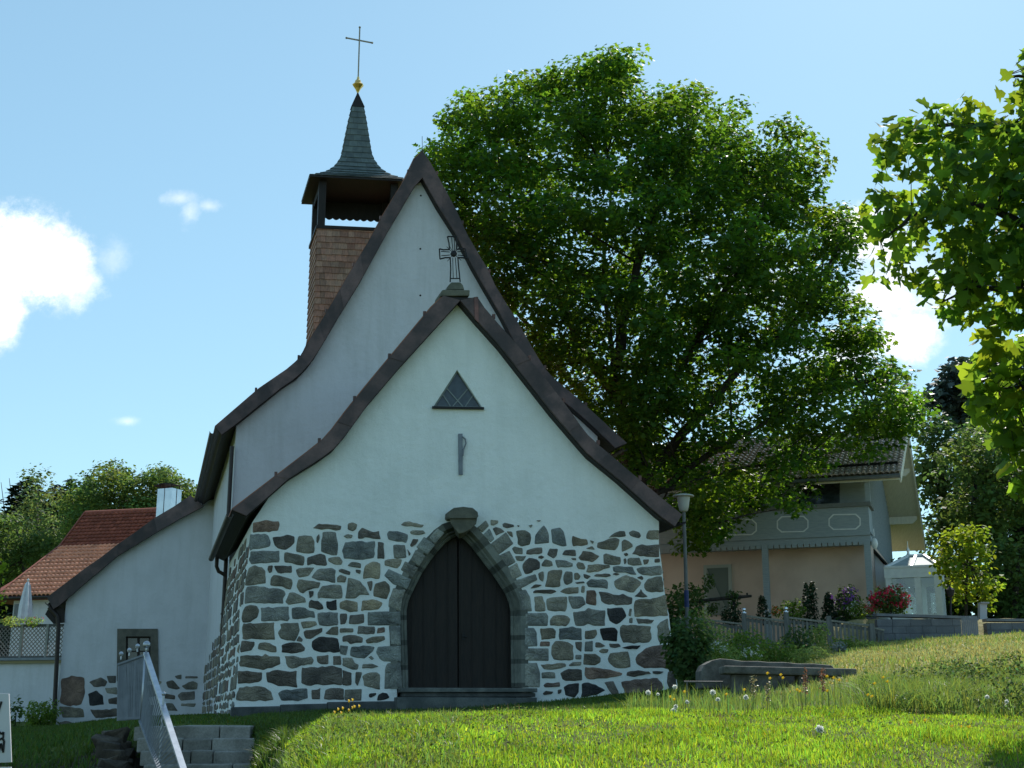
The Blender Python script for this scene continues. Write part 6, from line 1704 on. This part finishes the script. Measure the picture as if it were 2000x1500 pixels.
tk = MB(); tk.tube([sp0 - UP * .2, at(-10, 1250, 30), at(-6, 1120, 30)], [.035, .02, .006], 6)
for c in Cs: tk.tube([at(-9, 1215, 30), Vector(c)], [.008, .003], 4)
tk.build('trunk', M_BARK, sap)

# --- stone steps down to the left
ST = Plane(380, 20, -8)
M_STEP = mat('weathered_granite_steps', (.33, .32, .295), (.20, .195, .175), 3, 6, .9, bump=.7, bscale=22, attr=True, fine=.2)
steps = thing('stone_steps', ST.w(0, -1.2, -.9), 'weathered granite garden steps leading down from the church lawn', 'steps')
q = random.Random(12); su0, su1 = ST.u(262, 1418), ST.u(490, 1418)
for k in range(7):
    z1 = -.135 - .168 * k; v = -.33 * k; x = su0 - .29 * .33 * k; i = 0; cuts = [0, q.uniform(.25, .45), q.uniform(.6, .8), 1]
    mb = MB()
    for c0, c1 in zip(cuts, cuts[1:]):
        a = su0 + (su1 - su0) * c0 + .29 * .33 * k; b = su0 + (su1 - su0) * c1 + .29 * .33 * k; kk = q.uniform(.8, 1.2)
        dp_ = 1.1 if k == 0 else .27; mb.box(ST.w((a + b) / 2, v + dp_ - .01 + q.uniform(-.015, .015), z1 - .1 + q.uniform(-.008, .008)), ST.e * ((b - a) / 2 - .006), ST.d * dp_, UP * .10, (kk, kk * .99, kk * .96))
    mb.build('step', M_STEP, steps, bevel=.02)
cw = thing('retaining_stones', ST.w(su0 - .5, -.6, -.6), 'dark rough stone and earth cheek left of the garden steps', 'wall')
M_EARTH = mat('mossy_earthy_stone', (.045, .036, .028), (.085, .072, .055), 5, 6, .95, bump=.9, bscale=14, fine=.25, attr=True)
for k in range(26):
    row = k % 3; col_ = k // 3
    v = .35 - col_ * .24; zc = -.30 - row * .20 - col_ * .09; x = su0 - .20 + .03 * col_ + q.uniform(-.05, .05)
    mb = MB(); a = q.uniform(-.25, .25); ex = (ST.e * math.cos(a) + UP * math.sin(a) * .3) * q.uniform(.12, .34); kk = q.uniform(.7, 1.25)
    c = ST.w(x - .14, v + q.uniform(-.05, .05), zc); o = [Vector((q.uniform(-.09, .09), q.uniform(-.06, .06), q.uniform(-.07, .07))) for _ in range(8)]
    mb.box(c, ex, ST.d * q.uniform(.11, .17), UP * q.uniform(.07, .15), (kk, kk * .97, kk * .92)); mb.v = [p + d for p, d in zip(mb.v, o)]
    mb.build('stone', M_EARTH, cw, bevel=.035)
# --- steel railing: landing panel and sloping handrail with bars
rail = thing('stair_railing', ST.w(su0, .3, -.14), 'steel railing with ball capped post beside the garden steps', 'railing')
RT = Plane(258, 20.3, 26)
def onT(x, y): return RT.p(x, y)
pm = MB(); pm.prism([onT(233, 1296), onT(281, 1279), onT(274, 1404), onT(231, 1408)], RT.d * .02, (.9, .95, 1.0)); 
pm = MB()
for k in range(15):
    f = k / 14; a = onT(233 + 46 * f, 1297 - 17 * f); b = onT(231 + 44 * f, 1408 - 3 * f); pm.bar(a, b, .042 if k % 4 else .05, .012, RT.d)
pm.bar(onT(231, 1298), onT(284, 1279), .05, .03, UP); pm.bar(onT(231, 1404), onT(276, 1402), .04, .03, UP)
pm.build('landing_panel', M_STEEL, rail)
M_STL = mat('brushed_stainless_steel', (.46, .48, .52), (.38, .40, .44), 9, 4, .42, metal=.85)
for x, y in ((236, 1288), (252, 1281), (268, 1273)):
    pm = MB(); p = onT(x, y); pm.lathe(p, [(.012, 0), (.012, .05), (.03, .06), (.035, .085), (.025, .11), (.005, .12)], 8); pm.build('picket_knob', M_STL, rail)
h0 = at(285, 1276, 19.9); h1 = at(362, 1515, 15.6)
pm = MB(); pm.bar(h0, h1, .075, .035); pm.build('handrail', M_STL, rail)
pm = MB(); kb = at(286.5, 1259, 19.9); pm.blob(kb, (.055, .055, .055), 1, 3, 0); pm.tube([kb, kb - UP * .13], .018, 8); kb2 = kb - UP * .12; pm.tube([kb2, Vector((kb2.x, kb2.y, -.2))], .028, 8)
pm.build('newel_post', M_STL, rail, smooth=True)
l0 = at(274, 1408, 19.9); l1 = at(318, 1520, 15.9)
pm = MB(); pm.bar(l0, l1, .05, .03); pm.build('lower_rail', M_STEEL, rail)
nb_ = 30
for k in range(nb_):
    pm = MB(); f = k / (nb_ - 1); a = h0.lerp(h1, f); b = l0.lerp(l1, f); pm.bar(a - UP * .03, Vector((a.x * .5 + b.x * .5 + (b.x - a.x) * .3, a.y, b.z)), .014, .014, Vector((0, 1, 0)))
    pm.build('baluster', M_STEEL, rail)
p1 = h0.lerp(h1, .5); pm = MB(); kb = p1 + UP * .16; pm.blob(kb, (.03, .03, .03), 1, 2, 0); pm.tube([kb, p1 - UP * 1.25], .016, 8); pm.build('middle_post', M_STL, rail)
# --- notice board cut by the left picture edge
SG = Plane(-20, 13, 0)
sign = thing('notice_board', SG.w(-.05, .05, -1.4), 'white notice board with black lettering cut off by the left edge', 'sign')
mb = MB(); mb.prism(SG.l([(-110, 1350), (17, 1355), (22, 1489), (-110, 1492)]), SG.d * .025); mb.build('board', mat('white_sign_board', (.55, .55, .58), (.5, .5, .54), 3, rough=.6), sign, bevel=.004)
lt2 = MB(); LP = lambda pts: SG.l(pts, -.004)
for line, w in (([(-4, 1392), (3, 1370)], .02), ([(-3, 1428), (3, 1434), (7, 1430), (6, 1442)], .018), ([(-4, 1446), (4, 1442), (8, 1447), (6, 1470)], .02), ([(-3, 1470), (2, 1452), (5, 1466)], .018)):
    for a, b in zip(line, line[1:]): lt2.bar(SG.p(*a, -.004), SG.p(*b, -.004), w, .006, SG.d)
lt2.build('lettering', M_IRON, sign)
mb = MB(); a = SG.p(-40, 1490); mb.tube([Vector((a.x, a.y + .06, gz(a.x, a.y) - .2)), SG.p(-42, 1352, .06)], .03, 8); mb.build('post', M_STEEL, sign)
mb = MB(); mb.prism(SG.l([(-110, 1500), (21, 1498), (22, 1515), (-110, 1517)]), SG.d * .025); mb.build('lower_board', bpy.data.materials['white_sign_board'], sign)
# ------------------------------------------------------------------ grass
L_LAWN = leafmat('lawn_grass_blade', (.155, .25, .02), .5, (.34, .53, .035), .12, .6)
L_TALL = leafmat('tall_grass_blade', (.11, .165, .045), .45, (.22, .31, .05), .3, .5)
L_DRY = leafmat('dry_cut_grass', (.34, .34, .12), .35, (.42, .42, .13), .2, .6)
L_SHADE = leafmat('shaded_lawn_grass', (.06, .105, .02), .4, (.10, .17, .02), .25, .5)  # darker copy of the lawn green, shade by the church put into the blade colour
L_SHRUB3 = leafmat('clover_leaf', (.13, .19, .03), .42, (.25, .36, .045), .05, .7)
L_WEED = leafmat('meadow_weed_leaf', (.10, .145, .045), .4, (.2, .28, .06), .05, .7)
L_STALK = leafmat('brown_stalk', (.22, .13, .09), .3, (.25, .16, .1), .1, .7)
def blades(name, X, Y, h, w, lean, m, label, seed, cat='grass', sink=.01, col=None):
    rg = np.random.default_rng(seed); n = len(X); Z = gz_arr(X, Y) - sink
    a = rg.random(n) * 2 * np.pi; wd = np.stack([np.cos(a), np.sin(a), np.zeros(n)], -1)
    b = rg.random(n) * 2 * np.pi; l = np.abs(rg.normal(size=n)) * lean; ld = np.stack([np.cos(b) * l, np.sin(b) * l, np.zeros(n)], -1)
    P0 = np.stack([X, Y, Z], -1); h = h[:, None]; w = w[:, None]; up = np.array([[0, 0, 1.]])
    p1 = P0 + up * h * .55 + ld * h * .35; p2 = P0 + up * h * (1 - .25 * np.minimum(1, l[:, None])) + ld * h
    V = np.stack([P0 - wd * w, P0 + wd * w, p1 + wd * w * .8, p1 - wd * w * .8, p2], 1).reshape(-1, 3)
    base = np.arange(n)[:, None] * 5; ff = np.concatenate([base + np.array([[0, 1, 2, 3]]), base + np.array([[3, 2, 4]])], 1).ravel(); sz = np.tile([4, 3], n)
    c = np.repeat(leafcol(n, rg, .22, .16) if col is None else col, 5, 0)
    o = link(name, fast_mesh(name, V, ff, sz, c), m); tag(o, label, cat, kind='stuff'); return o
def scatter(n, pxa, pxb, Ya, Yb, seed, power=1.):
    """even scatter over the ground between two photo columns and two distances"""
    rg = np.random.default_rng(seed); u = rg.random(n); Y = np.sqrt(Ya ** 2 + (Yb ** 2 - Ya ** 2) * u)
    px = pxa + (pxb - pxa) * rg.random(n); X = (px - 1000) / 2655.8 * Y
    return X, Y, px
def patch(X, Y, s, seed):        # smooth random field 0..1 for patchy growth
    r = np.random.default_rng(seed); v = np.zeros(len(X))
    for k in range(9):
        a = r.random() * 6.28; f = s * (1 + k * .45); v += np.sin((X * np.cos(a) + Y * np.sin(a)) * f + r.random() * 6.28) / (1 + k * .3)
    return np.clip(.5 + v * .22, 0, 1)
rg = np.random.default_rng(3)
X, Y, px = scatter(185000, 520, 2420, 6.0, 13.5, 1)
f = patch(X, Y, 2.2, 5); left = np.clip((900 - px) / 350, 0, 1)
keep = (rg.random(len(X)) < .55 + .45 * f); keep &= ~((px < 560) & (Y > 9))
X, Y, px, f, left = X[keep], Y[keep], px[keep], f[keep], left[keep]
h = (.030 + .036 * f ** 2 + .012 * left) * rg.uniform(.6, 1.3, len(X)); w = .0028 + .0016 * rg.random(len(X))
c = leafcol(len(X), rg, .28, .2) * (1 - .25 * left * f)[:, None] * (.72 + .5 * patch(X, Y, 3.4, 31))[:, None]; c[rg.random(len(X)) < .08] *= np.array([1.25, .95, .9])
blades('lawn_grass', X, Y, h, w, .45, L_LAWN, 'bright sunlit mown lawn grass on the bank in front of the church', 1, col=c)
# weeds along the left edge of the bank
X, Y, px = scatter(9000, 535, 900, 6.5, 11.5, 2); f = patch(X, Y, 3, 8); k = rg.random(len(X)) < f * .8; X, Y, px = X[k], Y[k], px[k]
blades('bank_weeds', X, Y, rg.uniform(.04, .11, len(X)), np.full(len(X), .005), .8, L_TALL, 'taller ragged weeds along the left edge of the bank', 2)
# clover and other small broad leaves woven through the turf
X, Y, px = scatter(60000, 525, 2080, 6.3, 12.5, 12); f = patch(X, Y, 2.8, 14); left = np.clip((1150 - px) / 500, 0, 1)
k = (rg.random(len(X)) < (.12 + .5 * left) * (.2 + .8 * f ** 2)) & ~((px < 560) & (Y > 9)); X, Y, f = X[k], Y[k], f[k]
Z = gz_arr(X, Y) + rg.uniform(.012, .055, len(X)); Nn = np.array([[0, -.25, 1.]]) + rg.normal(size=(len(X), 3)) * .4
cl = leafcol(len(X), rg, .22, .16) * np.where(rg.random(len(X)) < .25, .55, 1.)[:, None]
tag(link('clover', leaf_mesh('clover', np.stack([X, Y, Z], -1), Nn, rg.uniform(.012, .026, len(X)), SIMPLE, cl, rg), L_SHRUB3), 'small clover and weed leaves mixed into the sunlit lawn', 'clover', kind='stuff')
# withered brown stalks and seed heads
X, Y, px = scatter(1500, 640, 2060, 6.5, 12, 13); rg2 = np.random.default_rng(15)
blades('dry_stalks', X, Y, rg2.uniform(.05, .12, len(X)), np.full(len(X), .002), .7, L_STALK, 'thin brownish stalks scattered over the lawn', 16)
# tall meadow grass
X, Y, px = scatter(4200, 1225, 1700, 11.2, 18.5, 4); f = patch(X, Y, 1.6, 9); k = rg.random(len(X)) < .35 + .65 * f; X, Y = X[k], Y[k]
blades('meadow_grass', X, Y, rg.uniform(.06, .34, len(X)) * (.4 + .6 * rg.random(len(X))), np.full(len(X), .0045), .4, L_TALL, 'loose tall grass stems in front of the stone bench', 3)
X, Y, px = scatter(32000, 1680, 2350, 11.6, 17.5, 5); f = patch(X, Y, 1.3, 10); k = rg.random(len(X)) < .25 + .75 * f; X, Y, f = X[k], Y[k], f[k]
blades('meadow_grass', X, Y, rg.uniform(.10, .34, len(X)) * (.45 + .7 * f), np.full(len(X), .005), .75, L_TALL, 'dense unmown meadow grass right of the stone bench', 4)
# leafy weeds between the meadow grasses
X, Y, px = scatter(34000, 1690, 2120, 11.7, 17.5, 21); f = patch(X, Y, 2.4, 22); k = rg.random(len(X)) < f ** 3; X, Y, f = X[k], Y[k], f[k]
Z = gz_arr(X, Y) + rg.random(len(X)) ** .7 * (.06 + .34 * f ** 2); cl = leafcol(len(X), rg, .28, .18) * np.where(rg.random(len(X)) < .2, .6, 1.)[:, None]
tag(link('meadow_weeds', leaf_mesh('meadow_weeds', np.stack([X, Y, Z], -1), np.array([[0, -.2, .8]]) + rg.normal(size=(len(X), 3)) * .6, rg.uniform(.02, .05, len(X)), SIMPLE, cl, rg), L_WEED), 'leafy olive green weeds growing through the dense meadow', 'weeds', kind='stuff')
# mown dry slope
X, Y, px = scatter(80000, 1440, 2300, 19.0, 36, 6); f = patch(X, Y, .9, 11); k = rg.random(len(X)) < .35 + .65 * (1 - f); X, Y = X[k], Y[k]
blades('dry_grass', X, Y, rg.uniform(.04, .11, len(X)), np.full(len(X), .011), .9, L_DRY, 'yellowed freshly cut grass on the slope below the block wall', 5)
X, Y, px = scatter(12000, 1300, 2150, 18, 36, 7); f = patch(X, Y, .9, 11); k = rg.random(len(X)) < f ** 2; X, Y = X[k], Y[k]
blades('slope_grass', X, Y, rg.uniform(.06, .2, len(X)), np.full(len(X), .010), .5, L_TALL, 'green grass patches on the slope and under the fence', 6)
# terrace in front of the church (shaded) and left ground
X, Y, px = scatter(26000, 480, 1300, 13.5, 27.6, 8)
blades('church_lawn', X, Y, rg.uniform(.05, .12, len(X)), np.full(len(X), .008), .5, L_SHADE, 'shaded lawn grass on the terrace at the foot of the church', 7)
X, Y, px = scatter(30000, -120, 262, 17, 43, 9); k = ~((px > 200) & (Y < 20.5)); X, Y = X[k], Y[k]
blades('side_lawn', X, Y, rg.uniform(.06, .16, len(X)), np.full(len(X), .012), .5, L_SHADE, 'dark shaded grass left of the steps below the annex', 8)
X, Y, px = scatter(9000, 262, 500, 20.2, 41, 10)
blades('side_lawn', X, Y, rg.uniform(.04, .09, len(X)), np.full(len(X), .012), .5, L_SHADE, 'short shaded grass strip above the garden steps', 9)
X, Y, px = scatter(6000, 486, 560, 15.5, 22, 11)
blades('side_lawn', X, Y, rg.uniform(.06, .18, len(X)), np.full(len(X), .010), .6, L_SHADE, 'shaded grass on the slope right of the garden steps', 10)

# dandelion clocks: a stem with a ball of fine bristles each
def dandelion(p, label, s, seed, first=None):
    b = Vector((p.x, p.y, gz(p.x, p.y) - .02))
    t = thing('dandelion_clock', b, label, 'dandelion', 'dandelion clocks in the grass')
    st_ = MB(); st_.tube([b, (b + p) / 2 + Vector((.01, 0, 0)), p], .0022, 5); st_.build('stem', L_STEM, t)
    rg_ = np.random.default_rng(seed); n = 260; d = norm(rg_.normal(size=(n, 3)))
    hd = leaf_mesh('seed_head', d * s * .55, np.cross(d, norm(rg_.normal(size=(n, 3)))), s * .6, TINY, np.ones((n, 3)) * rg_.uniform(.8, 1.1, (n, 1)), rg_)
    V = []; 
    o = link('seed_head', hd, L_PUFF, t); o.location = p - b
L_STEM = leafmat('green_stem', (.12, .16, .05), .2, None, .3, .5, attr=False)
L_PUFF = leafmat('dandelion_fluff', (.85, .85, .82), .5, (.9, .9, .85), .1, .8)
DL = [(1266, 1353, 'small dandelion clock against the lowest stones of the right church corner'), (1318, 1342, 'dandelion clock standing highest beside the church corner edge'), (1316, 1389, 'big round dandelion clock at the lawn edge below the church corner'), (1392, 1352, 'dandelion clock left of the bench against the dark gap'),
      (1402, 1366, 'dandelion clock just below the one left of the bench'), (1457, 1362, 'dandelion clock in front of the left bench support'), (1601, 1424, 'single dandelion clock alone in the mown lawn'), (1320, 1380, 'smaller dandelion clock tucked behind the big round one'),
      (1342, 1371, 'ragged dandelion clock between church corner and bench'), (1928, 1361, 'dandelion clock in the dense meadow at the right'), (1966, 1370, 'dandelion clock in the meadow nearest the right edge'), (1285, 1356, 'tiny dandelion clock right of the one by the lowest stones')]
for i, (x, y, lab) in enumerate(DL): dandelion(at(x, y, 11.2 if y < 1400 else 8.7), lab, (.022, .020, .027, .023, .018, .022, .026, .017, .017, .018, .017, .013)[i], 300 + i)
# buttercups
bt0 = None
BT = [(655, 1392), (662, 1386), (671, 1384), (690, 1383), (683, 1388), (668, 1393), (683, 1370), (690, 1368), (694, 1381), (703, 1380), (1338, 1352), (1310, 1362), (1318, 1367), (1420, 1357), (1455, 1348), (1500, 1316), (1505, 1326), (1526, 1319), (1530, 1325), (1558, 1348), (1563, 1351), (1616, 1322), (1629, 1325), (1640, 1329), (1617, 1350), (1696, 1358), (1704, 1361), (1709, 1336), (1734, 1332), (1726, 1324), (1860, 1420), (1878, 1421), (1894, 1421), (1808, 1408), (1780, 1412)]
for i, (x, y) in enumerate(BT):
    Yb = 11.2 if y < 1400 else 9.4
    p = at(x, y, Yb); b = Vector((p.x, p.y, gz(p.x, p.y) - .02))
    where = 'yellow buttercup at the left end of the lawn edge before the church wall' if x < 720 else ('yellow buttercup by the right church corner' if x < 1430 else ('yellow buttercup in the tall grass before the bench' if x < 1650 else 'yellow buttercup in the grass at the right'))
    gname = 'buttercups before the church wall' if x < 720 else ('buttercups by the church corner' if x < 1430 else ('buttercups before the bench' if x < 1650 else 'buttercups at the right'))
    t = thing('buttercup', b, where, 'buttercup', gname)
    rg_ = np.random.default_rng(500 + i); n = 7; a = np.arange(n) / n * 6.28; d = np.stack([np.cos(a), np.sin(a), .7 + 0 * a], -1)
    if bt0 is None: bt0 = leaf_mesh('petals', d * .006, np.stack([-np.cos(a), -np.sin(a), 1 + 0 * a], -1), .02, TINY, np.ones((n, 3)), rg_); bt0.materials.append(L_YELLOWF)
    o = bpy.data.objects.new('petals', bt0); COL.objects.link(o); o.parent = t; o.location = p - b
    st_ = MB(); st_.tube([b, p], .0016, 4); st_.build('stem', L_STEM, t)
# sorrel spikes
for i, (x, yt, yb) in enumerate(((1571, 1305, 1350), (1605, 1306, 1345), (1498, 1335, 1375), (1470, 1322, 1370))):
    p0, p1 = at(x, yb, 12), at(x + 2, yt, 12); p0 = Vector((p0.x, p0.y, gz(p0.x, p0.y)))
    t = thing('sorrel', p0, ['reddish sorrel spike in front of the bench middle', 'reddish sorrel spike right of the first before the bench', 'pale drooping grass panicle left of the bench middle', 'pale grass panicle before the left bench support'][i], 'wild plant')
    s = MB(); s.tube([p0, p1], .003, 5); s.build('stem', L_STEM, t)
    rg_ = np.random.default_rng(700 + i); n = 120; f = rg_.random(n); pc = np.array(p1 - p0)[None] * (.45 + .55 * f)[:, None] + rg_.normal(size=(n, 3)) * .012
    link('seeds', leaf_mesh('seeds', pc, rg_.normal(size=(n, 3)), .02, TINY, leafcol(n, rg_), rg_), leafmat('sorrel_seed_%d' % i, (.28, .12, .07) if i < 2 else (.3, .25, .13), .3), t)
